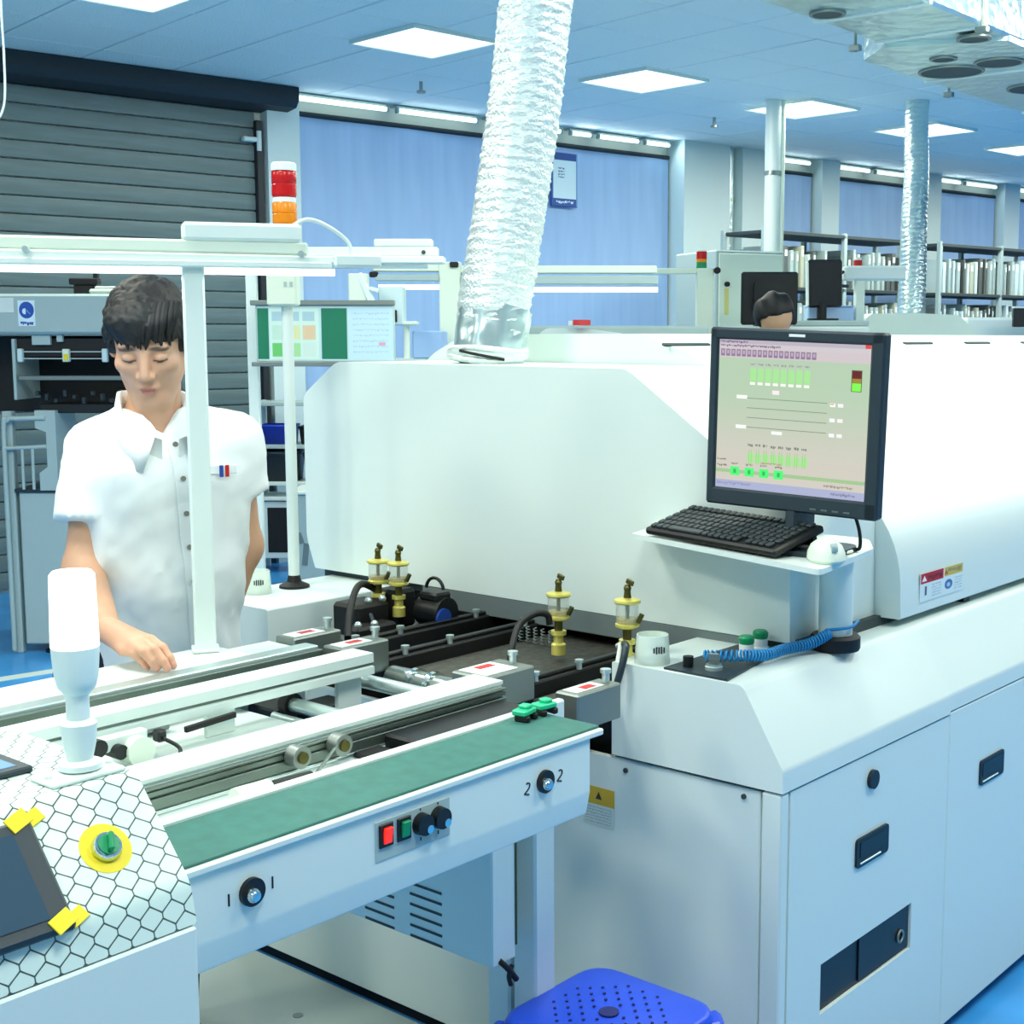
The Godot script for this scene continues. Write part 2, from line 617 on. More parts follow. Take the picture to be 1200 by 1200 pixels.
func warning_image() -> Image:
	var im := Image.create(240, 128, false, Image.FORMAT_RGB8)
	im.fill(Color(0.86, 0.92, 0.93))
	im.fill_rect(Rect2i(4, 4, 122, 44), Color(0.72, 0.10, 0.13))
	line_text(im, 44, 14, 76, 22, Color(0.45, 0.04, 0.08), 5)
	for y in 26:
		im.fill_rect(Rect2i(22 - y / 2, 13 + y, y + 1, 1), Color(0.95, 0.95, 0.95))
	im.fill_rect(Rect2i(132, 4, 104, 40), Color(0.80, 0.72, 0.32))
	line_text(im, 152, 10, 78, 22, Color(0.62, 0.55, 0.35), 6)
	for y in 22:
		im.fill_rect(Rect2i(142 - y / 2, 14 + y, y + 1, 1), Color(0.75, 0.35, 0.1))
	for y in 48:
		for x in 48:
			if Vector2(x - 24, y - 24).length() < 22:
				im.set_pixel(132 + x, 58 + y, Color(0.25, 0.45, 0.68) if Vector2(x - 24, y - 26).length() > 10 else Color(0.7, 0.8, 0.9))
	im.fill_rect(Rect2i(26, 62, 10, 40), Color(0.30, 0.32, 0.36))
	for k in 5:
		line_text(im, 64, 60 + k * 12, 52, 5, Color(0.62, 0.68, 0.7), 80 + k)
		line_text(im, 190, 60 + k * 12, 44, 5, Color(0.66, 0.72, 0.73), 90 + k)
	return im


func yellow_notice_image() -> Image:
	var im := Image.create(128, 128, false, Image.FORMAT_RGB8)
	im.fill(Color(0.82, 0.88, 0.86))
	im.fill_rect(Rect2i(0, 0, 128, 58), Color(0.80, 0.66, 0.14))
	for y in 26:
		im.fill_rect(Rect2i(64 - y / 2, 14 + y, y + 1, 1), Color(0.15, 0.13, 0.1))
	for k in 6:
		line_text(im, 8, 66 + k * 10, 110, 5, Color(0.62, 0.70, 0.72), 130 + k)
	return im


func mandatory_image() -> Image:
	var im := Image.create(96, 128, false, Image.FORMAT_RGB8)
	im.fill(Color(0.86, 0.94, 0.97))
	for y in 96:
		for x in 96:
			var d := Vector2(x - 48, y - 48).length()
			if d < 42:
				im.set_pixel(x, y, Color(0.12, 0.32, 0.68))
			if Vector2(x - 38, y - 54).length() < 15 and x < 44:
				im.set_pixel(x, y, Color(0.85, 0.92, 0.96))
			if absf(x - y) < 3 and d < 30 and x > 46:
				im.set_pixel(x, y, Color(0.55, 0.7, 0.9))
	line_text(im, 10, 104, 76, 16, Color(0.12, 0.30, 0.62), 8)
	return im


func poster_image() -> Image:
	var im := Image.create(128, 256, false, Image.FORMAT_RGB8)
	im.fill(Color(0.80, 0.90, 0.94))
	im.fill_rect(Rect2i(0, 0, 128, 34), Color(0.10, 0.28, 0.55))
	im.fill_rect(Rect2i(0, 220, 128, 36), Color(0.10, 0.30, 0.58))
	im.fill_rect(Rect2i(0, 0, 5, 256), Color(0.12, 0.32, 0.58))
	im.fill_rect(Rect2i(122, 0, 6, 256), Color(0.35, 0.55, 0.75))
	line_text(im, 20, 230, 90, 12, Color(0.80, 0.88, 0.95), 9)
	for k in 4:
		line_text(im, 30, 70 + k * 14, 34, 8, Color(0.35, 0.45, 0.6), 140 + k)
	return im


func board_image() -> Image:
	var im := Image.create(320, 128, false, Image.FORMAT_RGB8)
	im.fill(Color(0.74, 0.84, 0.87))
	im.fill_rect(Rect2i(0, 4, 26, 120), Color(0.02, 0.46, 0.33))
	im.fill_rect(Rect2i(28, 4, 116, 120), Color(0.80, 0.90, 0.86))
	im.fill_rect(Rect2i(150, 4, 60, 120), Color(0.03, 0.45, 0.33))
	im.fill_rect(Rect2i(214, 2, 104, 124), Color(0.76, 0.87, 0.93))
	for k in 3:
		im.fill_rect(Rect2i(34 + k * 36, 12, 28, 22), Color(0.66, 0.78, 0.82))
		im.fill_rect(Rect2i(34 + k * 36, 44, 30, 34), [Color(0.75, 0.87, 0.80), Color(0.85, 0.86, 0.66), Color(0.86, 0.76, 0.62)][k])
		im.fill_rect(Rect2i(34 + k * 36, 86, 30, 32), [Color(0.40, 0.76, 0.42), Color(0.64, 0.84, 0.60), Color(0.80, 0.88, 0.84)][k])
	for k in 8:
		line_text(im, 224, 14 + k * 13, 84, 4, Color(0.66, 0.77, 0.86), 150 + k)
	im.fill_rect(Rect2i(284, 84, 16, 8), Color(0.85, 0.65, 0.72))
	return im

func _ready() -> void:
	rng.seed = 7
	# camera, environment, exposure, lights
	var cam := Camera3D.new()
	cam.name = "camera"
	add_child(cam)
	cam.position = Vector3(0, 1.55, 0)
	cam.rotation_degrees = Vector3(-7.1207, LOOK_TURN, 0)
	var near := 0.05
	cam.set_frustum(near * 1200.0 / 1625.0, Vector2(near * -80.0 / 1625.0, 0), near, 60.0)
	cam.keep_aspect = Camera3D.KEEP_HEIGHT
	cam.current = true
	var around := WorldEnvironment.new()
	around.name = "surroundings"
	var e := Environment.new()
	e.background_mode = Environment.BG_COLOR
	e.background_color = Color(0.55, 0.7, 0.85)
	e.tonemap_mode = Environment.TONE_MAPPER_LINEAR
	e.tonemap_exposure = 1.07
	e.sdfgi_enabled = true
	e.ssao_enabled = true
	e.ssil_enabled = true
	around.environment = e
	add_child(around)
	materials()
	ceiling_lights()
	setting()
	wall_things()
	oven()
	conveyor_table()
	control_console()
	lamp_frame()
	oven_desk()
	people()
	left_background()
	right_background()
	small_things()


const PANEL_POWER := 3.45

func ceiling_lights() -> void:
	var spots := []
	for q in [Vector2(-2.05, 2.03), Vector2(-0.307, 2.01), Vector2(1.439, 1.975), Vector2(3.078, 1.93), Vector2(4.63, 1.90), Vector2(6.25, 1.88), Vector2(7.9, 1.88), Vector2(9.5, 1.88)]:
		spots.append(Vector3(q.x, 0, q.y))
	for k in 6:
		spots.append(Vector3(-4.6 + 2.3 * k, 1, 6.1))
	for q in [Vector2(-6.6, 8.2), Vector2(-4.3, 8.2), Vector2(-2.0, 8.2), Vector2(0.3, 8.2), Vector2(2.6, 8.2), Vector2(-3.8, 4.1), Vector2(-6.0, 3.2), Vector2(-6.4, 5.6)]:
		spots.append(Vector3(q.x, 1, q.y))
	var names := ["nearest the roller shutter, cut by the photo's top edge", "second from the roller shutter, left of the big foil hose", "third from the roller shutter, right of the big foil hose", "behind the top of the thin white pipe", "behind the top of the distant foil hose", "farthest one in view, at the photo's right edge"]
	for i in spots.size():
		var p: Vector3 = spots[i]
		var at := wall(p.x, CEIL - 0.012, p.z)
		var l := "square white ceiling light panel out of view above the machines"
		if p.y == 0.0 and i >= 0 and i < 6:
			l = "square white ceiling light panel, " + names[i]
		var o := thing("ceiling_light", l, "ceiling light", at, -6.0, "square light panels in the ceiling")
		var g := G(o)
		for s: float in [-1.0, 1.0]:
			g.box(Vector3(s * 0.294, 0, 0), Vector3(0.012, 0.024, 0.60), 0.003)
			g.box(Vector3(0, 0, s * 0.294), Vector3(0.576, 0.024, 0.012), 0.003)
		put("frame", g, M["white enamel"], o)
		g = G(o)
		g.box(Vector3(0, 0.002, 0), Vector3(0.576, 0.012, 0.576), 0.002)
		put("diffuser", g, M["panel light"], o)
		var a := AreaLight3D.new()
		a.name = "panel_lamp"
		o.add_child(a)
		a.area_size = Vector2(0.55, 0.55)
		a.position = Vector3(0, -0.02, 0)
		a.rotation_degrees = Vector3(-90, 0, 0)
		a.light_color = Color(0.985, 0.98, 0.90)
		a.light_energy = PANEL_POWER
		a.shadow_enabled = true
		a.area_range = 20.0
		a.area_attenuation = 2.0


func slab(called: String, a: Vector3, b: Vector3, m: Material, turned := true) -> MeshInstance3D:
	var o := structure(called + "_at", WALL_AT if turned else Vector3.ZERO, WALL_TURN if turned else 0.0)
	var g := G(o)
	g.span(a, b)
	remove_child(o)
	var out := MeshInstance3D.new()
	out.name = called
	add_child(out)
	out.transform = o.transform
	out.mesh = g.mesh(o.transform.affine_inverse())
	out.material_override = m
	out.set_meta("kind", "structure")
	o.free()
	return out


func setting() -> void:
	slab("floor", Vector3(-9, -0.15, -0.3), Vector3(16, 0, 12.2), M["floor epoxy"]).set_meta("label", "glossy blue epoxy floor")
	var c := slab("ceiling", Vector3(-9, CEIL + 0.012, -0.3), Vector3(16, CEIL + 0.2, 12.2), M["ceiling grid"])
	c.set_meta("label", "pale blue suspended ceiling of square tiles")
	# ceiling tiles, each a piece of its own
	var step := 0.5807
	var tm := []
	for k in 3:
		var g := G()
		g.box(Vector3.ZERO, Vector3(step - 0.009, 0.014, step - 0.009), 0.004)
		tm.append(g.mesh(Transform3D()))
	for i in 27:
		for j in 10:
			var t := Transform3D(Basis.from_euler(Vector3(rng.randf_range(-0.002, 0.002), 0, rng.randf_range(-0.002, 0.002))), Vector3(-3.6 + i * step, CEIL + 0.005 + rng.randf_range(-0.001, 0.001), 0.29 + j * step))
			piece("ceiling_tile", tm[rng.randi_range(0, 2)], M["ceiling tile"], c, t)
	var g2 := Geo.new()
	g2.box(Vector3.ZERO, Vector3(step * 2 - 0.009, 0.014, step * 2 - 0.009), 0.004)
	var big := g2.mesh(Transform3D())
	for i in 13:
		for j in 3:
			piece("ceiling_tile", big, M["ceiling tile"], c, Transform3D(Basis(), Vector3(-8.0 + i * step * 2 + 0.3, CEIL + 0.005, 0.29 + (10.5 + j * 2) * step)))
	slab("wall_back", Vector3(-9, 0, -0.3), Vector3(16, CEIL + 0.1, 0), M["wall paint"]).set_meta("label", "pale blue wall behind blinds and roller shutter")
	slab("wall_front", Vector3(-9, 0, 12), Vector3(16, CEIL + 0.1, 12.3), M["wall paint"])
	slab("wall_left", Vector3(-9.3, 0, -0.3), Vector3(-9, CEIL + 0.1, 12.3), M["wall paint"])
	slab("wall_right", Vector3(16, 0, -0.3), Vector3(16.3, CEIL + 0.1, 12.3), M["wall paint"])
	# columns that stand out of the curtain wall
	slab("column_shutter", Vector3(-0.255, 0, 0), Vector3(-0.01, CEIL, 0.10), M["column paint"]).set_meta("label", "narrow white column between roller shutter and blue blind")
	slab("column_main", Vector3(3.60, 0, 0), Vector3(4.17, CEIL, 0.22), M["column paint"]).set_meta("label", "wide white column right of the large blue blind")
	slab("column_main_right", Vector3(4.33, 0, 0), Vector3(4.68, CEIL, 0.22), M["column paint"]).set_meta("label", "white column strip right of the silver pipe")
	slab("column_far", Vector3(5.50, 0, 0), Vector3(5.76, CEIL, 0.16), M["column paint"]).set_meta("label", "slim white column between two distant blinds")
	slab("column_far_middle", Vector3(7.05, 0, 0), Vector3(7.42, CEIL, 0.16), M["column paint"]).set_meta("label", "slim white column right of the distant foil hose")
	slab("column_far_end", Vector3(8.60, 0, 0), Vector3(8.90, CEIL, 0.16), M["column paint"]).set_meta("label", "slim white column near the photo's right edge")
	# yellow-white line on the floor
	slab("trim_1", Vector3(-5, 0.0, 2.2), Vector3(3, 0.002, 2.28), M["floor line"]).set_meta("label", "pale line painted on the blue floor")


func wall_things() -> void:
	# roller blinds
	var bl := [
		[0.02, 3.575, "large pale blue roller blind between shutter and wide column"],
		[4.72, 5.47, "blue roller blind between wide column and first slim column"],
		[5.79, 7.02, "blue roller blind left of the distant foil hose"],
		[7.45, 8.57, "blue roller blind above the racks, right of the distant foil hose"],
		[8.93, 10.6, "dark blue roller blind at the photo's right edge"]]
	for b in bl:
		var s0: float = b[0]
		var s1: float = b[1]
		var o := thing("roller_blind", b[2], "blind", wall((s0 + s1) / 2, 0.25, 0.05), WALL_TURN, "blue roller blinds along the back wall")
		var g := G(o)
		# cloth with a faint sway
		var n := 24
		g.begin()
		var w := s1 - s0
		for k in n:
			var x0 := -w / 2 + w * k / n
			var x1 := -w / 2 + w * (k + 1) / n
			var z0 := 0.006 * sin(x0 * 5.0) + 0.003 * sin(x0 * 13.0)
			var z1 := 0.006 * sin(x1 * 5.0) + 0.003 * sin(x1 * 13.0)
			g.quad(Vector3(x0, 0, z0), Vector3(x1, 0, z1), Vector3(x1, 2.83, z1), Vector3(x0, 2.83, z0), 7)
			g.quad(Vector3(x0, 0, z0 - 0.004), Vector3(x0, 2.83, z0 - 0.004), Vector3(x1, 2.83, z1 - 0.004), Vector3(x1, 0, z1 - 0.004), 8)
		put("cloth", g, M["blind"], o)
		g = G(o)
		g.cyl(Vector3(-w / 2, 2.83, 0), Vector3(w / 2, 2.83, 0), 0.018, 14)
		put("roller", g, M["shutter box"], o)
		g = G(o)
		g.cyl(Vector3(-w / 2, 0, 0), Vector3(w / 2, 0, 0), 0.012, 12)
		put("bottom_bar", g, M["column paint"], o)
	# batten tubes above the blinds
	var tubes := [[-0.04, 0.712, "at the corner by the roller shutter"], [0.775, 1.511, "second from the roller shutter"], [1.60, 2.34, "behind the big foil hose"], [2.42, 2.66, "just right of the big foil hose"], [2.714, 3.19, "fifth from the shutter"], [3.24, 3.55, "beside the wide white column"],
		[4.72, 5.40, "behind the thin white pipe"], [5.80, 6.304, "right of the first slim column"], [6.372, 6.95, "left of the distant foil hose"], [7.44, 7.848, "right of the distant foil hose"], [7.911, 8.526, "left of the last slim column"], [8.95, 9.8, "at the photo's right edge"]]
	for t in tubes:
		var o := thing("tube_light", "thin bright tube light above the blue blinds, " + t[2], "tube light", wall((t[0] + t[1]) / 2, 3.175, 0.10), WALL_TURN, "bright tubes above the blinds")
		var hw: float = (t[1] - t[0]) / 2
		var g := G(o)
		g.cyl(Vector3(-hw + 0.02, 0, 0), Vector3(hw - 0.02, 0, 0), 0.017, 14)
		put("tube", g, M["tube light"], o)
		g = G(o)
		g.box(Vector3(0, 0.030, -0.03), Vector3(hw * 2, 0.012, 0.08), 0.003)
		for s: float in [-1.0, 1.0]:
			g.box(Vector3(s * (hw - 0.012), 0, 0), Vector3(0.018, 0.038, 0.038), 0.004)
		put("batten", g, M["grey enamel"], o)
		var l := AreaLight3D.new()
		l.name = "tube_lamp"
		o.add_child(l)
		l.area_size = Vector2(hw * 2 - 0.06, 0.035)
		l.position = Vector3(0, -0.012, 0.024)
		l.rotation_degrees = Vector3(-35, 180, 0)
		l.light_color = Color(0.93, 1.0, 0.98)
		l.light_energy = 0.10
		l.shadow_enabled = true
	# roller shutter
	var sh := thing("roller_shutter", "grey steel roller shutter with horizontal slats at the left", "roller shutter", wall(-3.15, 0, 0.02), WALL_TURN)
	var slat := Geo.new()
	var poly := PackedVector2Array([Vector2(0, 0.004), Vector2(0.007, 0.006), Vector2(0.010, 0.03), Vector2(0.011, 0.055), Vector2(0.010, 0.08), Vector2(0.007, 0.103), Vector2(0, 0.105)])
	slat.prism(poly, Transform3D(ALONG_X, Vector3(-2.83, 0, 0.012)), 5.66, 0.5)
	var sm := slat.mesh(Transform3D())
	for k in 28:
		piece("slat", sm, M["shutter slat"], sh, Transform3D(Basis(), Vector3(0, 0.02 + k * 0.1085, 0)))
	var g := G(sh)
	g.prism(PackedVector2Array([Vector2(0, 3.215), Vector2(0.24, 3.215), Vector2(0.24, 3.13), Vector2(0.20, 3.085), Vector2(0, 3.06)]), Transform3D(ALONG_X, Vector3(-2.9, 0, 0)), 5.95)
	put("shutter_box", g, M["shutter box"], sh)
	for s: float in [-1.0, 1.0]:
		g = G(sh)
		g.box(Vector3(s * 2.845, 1.5, 0.03), Vector3(0.045, 3.0, 0.07), 0.004)
		put("guide_rail", g, M["guide"], sh)
	g = G(sh)
	g.box(Vector3(2.77, 2.87, 0.06), Vector3(0.10, 0.03, 0.05), 0.006)
	g.cyl(Vector3(2.84, 2.80, 0.06), Vector3(2.84, 2.93, 0.06), 0.018, 10)
	put("latch", g, M["column paint"], sh)
	# poster
	var po := thing("wall_sign", "narrow white and blue sign hanging on the large blind", "sign", wall(2.37, 2.60, 0.09), WALL_TURN)
	g = G(po)
	g.box(Vector3(0, 0.205, 0), Vector3(0.27, 0.42, 0.02), 0.003)
	put("backing", g, M["blue print"], po)
	plate("print", Transform3D(Basis(), Vector3(0, 0.205, 0.010)), 0.262, 0.41, printed("poster print", poster_image()), po)
	# silver pipe on the wide column
	var pi := thing("silver_pipe", "vertical silver pipe in the gap of the wide white column", "pipe", wall(4.25, 0, 0.10), WALL_TURN)
	g = G(pi)
	g.cyl(Vector3(0, 0, 0), Vector3(0, CEIL - 0.004, 0), 0.068, 24)
	put("tube", g, M["smooth foil"], pi)
	g = G(pi)
	for y in [0.9, 1.9, 2.75]:
		g.cyl(Vector3(0, y, 0), Vector3(0, y + 0.03, 0), 0.074, 24)
	put("clamp", g, M["steel"], pi)
	# sprinklers
	for s in [[Vector3(6.55, CEIL, -6.75), "left of the big foil hose"], [Vector3(9.0, CEIL, -6.1), "right of the big foil hose"]]:
		var o := thing("sprinkler", "small sprinkler head under the ceiling, " + s[1], "sprinkler", s[0], 0.0, "ceiling sprinklers")
		g = G(o)
		g.cyl(Vector3(0, -0.06, 0), Vector3(0, -0.001, 0), 0.012, 10)
		put("stem", g, M["steel"], o)
		g = G(o)
		g.cyl(Vector3(0, -0.075, 0), Vector3(0, -0.06, 0), 0.03, 12)
		put("deflector", g, M["steel"], o)


func oiler(parent: Node3D, at: Vector3, scale := 1.0) -> void:
	var o := sub("oiler", parent)
	var T := Transform3D(Basis.from_scale(Vector3.ONE * scale), at)
	var g := G()
	g.lathe([Vector2(0, 0), Vector2(0.016, 0), Vector2(0.016, 0.022), Vector2(0.011, 0.026), Vector2(0.011, 0.040), Vector2(0.017, 0.043), Vector2(0.017, 0.052), Vector2(0.0, 0.052)], T, 12)
	put("fitting", g, M["brass"], o)
	g = G()
	g.lathe([Vector2(0, 0.052), Vector2(0.009, 0.052), Vector2(0.009, 0.078), Vector2(0, 0.078)], T, 12)
	put("sight_stem", g, M["old brass"], o)
	g = G()
	g.lathe([Vector2(0, 0.076), Vector2(0.021, 0.076), Vector2(0.0245, 0.079), Vector2(0.0245, 0.084), Vector2(0.020, 0.087), Vector2(0, 0.087)], T, 24)
	put("base_ring", g, M["brass"], o)
	g = G()
	g.lathe([Vector2(0.0232, 0.087), Vector2(0.0232, 0.126), Vector2(0.0222, 0.126), Vector2(0.0222, 0.087)], T, 24)
	put("glass", g, M["oil glass"], o)
	g = G()
	g.lathe([Vector2(0, 0.0872), Vector2(0.0215, 0.0872), Vector2(0.0215, 0.095), Vector2(0, 0.095)], T, 20)
	put("oil", g, M["oil"], o)
	g = G()
	g.lathe([Vector2(0, 0.095), Vector2(0.0042, 0.095), Vector2(0.0042, 0.126), Vector2(0, 0.126)], T, 10)
	put("needle", g, M["old brass"], o)
	g = G()
	g.lathe([Vector2(0, 0.126), Vector2(0.0255, 0.126), Vector2(0.0275, 0.129), Vector2(0.0265, 0.133), Vector2(0.012, 0.137), Vector2(0, 0.137)], T, 24)
	put("lid", g, M["brass"], o)
	g = G()
	g.lathe([Vector2(0, 0.137), Vector2(0.008, 0.137), Vector2(0.0065, 0.150), Vector2(0.008, 0.157), Vector2(0.005, 0.163), Vector2(0, 0.163)], T, 12)
	g.box(T * Vector3(0.003, 0.168, 0.004), Vector3(0.006, 0.010, 0.017), 0.001, Basis(Vector3.RIGHT, 0.35))
	put("valve", g, M["old brass"], o)
	g = G()
	g.cyl(T * Vector3(0.004, 0.088, 0.024), T * Vector3(0.008, 0.106, 0.031), 0.005, 8)
	put("side_plug", g, M["old brass"], o)


func oven() -> void:
	var o := thing("reflow_oven", "large white reflow oven with chamfered hood, keyboard shelf and brass oilers", "oven", Vector3(4.3, 0, -2.05))
	var W: Material = M["white enamel"]
	var g := G()
	# lower body
	g.span(Vector3(2.07, 0.035, -2.86), Vector3(6.6, 0.70, -1.262), 0.004)
	put("body", g, W, o)
	g = G()
	g.span(Vector3(2.062, 0.037, -2.86), Vector3(2.075, 0.742, -1.281), 0.002)
	put("end_panel", g, W, o)
	g = G()
	g.span(Vector3(2.058, 0.037, -1.276), Vector3(2.084, 0.746, -1.234), 0.003)
	put("corner_post", g, W, o)
	g = G()
	g.span(Vector3(2.085, 0.0, -2.82), Vector3(6.55, 0.035, -1.28))
	put("plinth", g, M["black rubber"], o)
	# upper casing with the sloped shoulder, in two lengths
	var prof := rounded([Vector2(-1.615, 0.750), Vector2(-1.615, 0.934), Vector2(-1.318, 0.934), Vector2(-1.231, 0.792), Vector2(-1.231, 0.751)], [0.0, 0.004, 0.012, 0.006, 0.0], 4)
	g = G()
	g.prism(prof, Transform3D(ALONG_X, Vector3(2.055, 0, 0)), 0.6885, 0.92)
	put("casing", g, W, o)
	var prof2 := PackedVector2Array()
	for p in prof:
		prof2.append(p + Vector2(0.0, 0.006 if p.y < 0.78 else 0.0))
	g = G()
	g.prism(prof2, Transform3D(ALONG_X, Vector3(2.7435, 0, 0)), 3.85, 0.92)
	put("casing", g, W, o)
	g = G()
	g.span(Vector3(2.072, 0.70, -1.612), Vector3(6.5, 0.750, -1.268))
	put("joint", g, M["joint"], o)
	# rear casing
	g = G()
	g.prism(rounded([Vector2(-2.86, 0.70), Vector2(-2.86, 0.80), Vector2(-2.80, 0.935), Vector2(-2.535, 0.935), Vector2(-2.535, 0.70)], [0.0, 0.01, 0.012, 0.006, 0.0], 3), Transform3D(ALONG_X, Vector3(1.95, 0, 0)), 4.65)
	put("rear_casing", g, W, o)
	# doors on the long side
	var door_x := [2.088, 2.747, 3.55, 4.35, 5.2, 6.6]
	for k in 5:
		var x0: float = door_x[k]
		var x1: float = door_x[k + 1] - 0.0025
		var d := sub("door", o)
		g = G()
		if k == 0:
			g.span(Vector3(x0, 0.037, -1.262), Vector3(2.210, 0.746, -1.234))
			g.span(Vector3(2.588, 0.037, -1.262), Vector3(x1, 0.746, -1.234))
			g.span(Vector3(2.210, 0.378, -1.262), Vector3(2.588, 0.746, -1.234))
			g.span(Vector3(2.210, 0.037, -1.262), Vector3(2.588, 0.278, -1.234))
		else:
			g.span(Vector3(x0, 0.037, -1.262), Vector3(x1, 0.752, -1.233), 0.002)
		put("panel", g, W, d)
		if k == 0:
			g = G()
			g.span(Vector3(2.205, 0.273, -1.2618), Vector3(2.593, 0.383, -1.242))
			put("window", g, M["black plastic"], d)
			g = G()
			g.span(Vector3(2.37, 0.283, -1.242), Vector3(2.585, 0.374, -1.2385), 0.001)
			put("glass_plate", g, M["dark enamel"], d)
			g = G()
			g.tube(ring(Vector3(2.545, 0.318, -1.236), 0.012, Vector3.RIGHT, Vector3.UP), 0.003, 6)
			put("knob_ring", g, M["dull steel"], d)
			g = G()
			g.cyl(Vector3(2.395, 0.694, -1.236), Vector3(2.395, 0.694, -1.226), 0.019, 18)
			put("lock", g, M["black plastic"], d)
		var hx: Array = [[2.400, 0.557], [2.974, 0.577], [3.85, 0.577], [4.7, 0.577], [5.8, 0.577]][k]
		g = G()
		var outer := rounded([Vector2(-0.066, -0.029), Vector2(0.066, -0.029), Vector2(0.066, 0.029), Vector2(-0.066, 0.029)], [0.009], 4)
		g.prism(outer, Transform3D(Basis(), Vector3(hx[0], hx[1], -1.235)), 0.006)
		put("handle", g, M["black plastic"], d)
		g = G()
		g.box(Vector3(hx[0], hx[1] + 0.006, -1.229), Vector3(0.108, 0.030, 0.002))
		put("handle_recess", g, M["dark enamel"], d)
		g = G()
		g.box(Vector3(hx[0] - 0.012, hx[1] - 0.021, -1.228), Vector3(0.085, 0.004, 0.003), 0.001)
		put("handle_lip", g, M["aluminium"], d)
	# hood: entry part and main cover
	var hood := rounded([Vector2(-2.831, 0.952), Vector2(-2.862, 1.03), Vector2(-2.862, 1.405), Vector2(-2.73, 1.492), Vector2(-1.80, 1.487), Vector2(-1.58, 1.340), Vector2(-1.395, 1.216), Vector2(-1.390, 0.952)], [0.004, 0.02, 0.02, 0.02, 0.02, 0.0, 0.03, 0.004], 4)
	g = G()
	g.prism(hood, Transform3D(ALONG_X, Vector3(2.343, 0, 0)), 0.345, 0.9)
	put("hood", g, W, o)
	g = G()
	g.prism(hood, Transform3D(ALONG_X, Vector3(2.337, 0, 0)), 0.0055, 0.9)
	put("hood_end_plate", g, W, o)
	var cover := rounded([Vector2(-2.90, 0.952), Vector2(-2.90, 1.38), Vector2(-2.74, 1.51), Vector2(-2.62, 1.562), Vector2(-2.02, 1.562), Vector2(-1.86, 1.505), Vector2(-1.335, 1.155), Vector2(-1.328, 0.952)], [0.004, 0.06, 0.02, 0.02, 0.02, 0.03, 0.13, 0.004], 8)
	g = G()
	g.prism(cover, Transform3D(ALONG_X, Vector3(2.690, 0, 0)), 3.9, 0.9)
	put("cover", g, W, o)
	# recessed slits on the cover shoulder
	for x in [2.60, 3.84, 4.28, 4.75]:
		g = G()
		var n := Vector3(0, 0.94, 0.33)
		g.box(Vector3(x + 0.16, 1.536, -1.943), Vector3(0.19, 0.007, 0.012), 0.002, Basis(Vector3.RIGHT, 0.34))
		put("lid_slit", g, M["joint"], o)
	# dark gasket between cover and casing
	g = G()
	g.span(Vector3(2.36, 0.930, -2.82), Vector3(6.5, 0.956, -1.375))
	put("gasket", g, M["joint"], o)
	g = G()
	g.box(Vector3(3.07, 0.94, -1.362), Vector3(0.03, 0.02, 0.03), 0.002)
	g.box(Vector3(4.2, 0.94, -1.362), Vector3(0.03, 0.02, 0.03), 0.002)
	put("hinge", g, M["black plastic"], o)
	# warning label on the cover side
	plate("warning_label", Transform3D(Basis(), Vector3(2.889, 1.008, -1.3285)), 0.222, 0.118 * 0.55, printed("warning print", warning_image()), o, 0.0012, true)
	# yellow notice on the end panel under the table edge
	plate("yellow_notice", look(Vector3(2.0615, 0.635, -1.652), Vector3(0, 0, 1), Vector3.UP), 0.078, 0.078, printed("notice print", yellow_notice_image()), o, 0.0012, true)
	g = G()
	for p in [Vector3(2.058, 0.722, -1.585), Vector3(2.058, 0.728, -1.315)]:
		g.cyl(p, p + Vector3(0.006, 0, 0), 0.005, 10)
	put("screw", g, M["joint"], o)
	# keyboard shelf on a column that swivels
	g = G()
	var shelf := rounded([Vector2(2.235, 1.706), Vector2(2.336, 1.735), Vector2(2.336, 1.40), Vector2(2.475, 1.40), Vector2(2.475, 1.295), Vector2(2.36, 1.225), Vector2(2.08, 1.18)], [0.004, 0.0, 0.0, 0.02, 0.03, 0.02, 0.02], 4)
	g.prism(shelf, Transform3D(Basis(Vector3(1, 0, 0), Vector3(0, 0, -1), Vector3(0, 1, 0)), Vector3(0, 1.145, 0)), 0.010)
	put("keyboard_shelf", g, W, o)
	g = G()
	g.lathe([Vector2(0, 0.962), Vector2(0.034, 0.962), Vector2(0.034, 1.145), Vector2(0, 1.145)], Transform3D(Basis(), Vector3(2.425, 0, -1.338)), 20)
	put("shelf_column", g, W, o)
	g = G()
	g.lathe([Vector2(0, 0.934), Vector2(0.048, 0.934), Vector2(0.05, 0.938), Vector2(0.05, 0.960), Vector2(0.045, 0.965), Vector2(0, 0.965)], Transform3D(Basis(), Vector3(2.425, 0, -1.338)), 24)
	put("swivel_foot", g, M["black rubber"], o)
	# switch plate
	var sw := sub("switch_plate", o)
	g = G()
	g.prism(PackedVector2Array([Vector2(2.062, 1.355), Vector2(2.066, 1.500), Vector2(2.330, 1.500), Vector2(2.350, 1.410)]), Transform3D(Basis(Vector3(1, 0, 0), Vector3(0, 0, -1), Vector3(0, 1, 0)), Vector3(0, 0.934, 0)), 0.004)
	put("plate", g, M["bezel"], sw)
	for b in [[Vector3(2.112, 0.938, -1.418), "aluminium", 0.026], [Vector3(2.245, 0.938, -1.432), "green plastic", 0.040], [Vector3(2.305, 0.938, -1.438), "green plastic", 0.040]]:
		var p: Vector3 = b[0]
		g = G()
		g.lathe([Vector2(0, 0), Vector2(0.017, 0), Vector2(0.017, 0.006), Vector2(0.0145, 0.008), Vector2(0.0145, b[2] - 0.016), Vector2(0, b[2] - 0.016)], Transform3D(Basis(), p), 18)
		put("switch_body", g, M["aluminium"] if b[1] == "aluminium" else M["white paper"], sw)
		g = G()
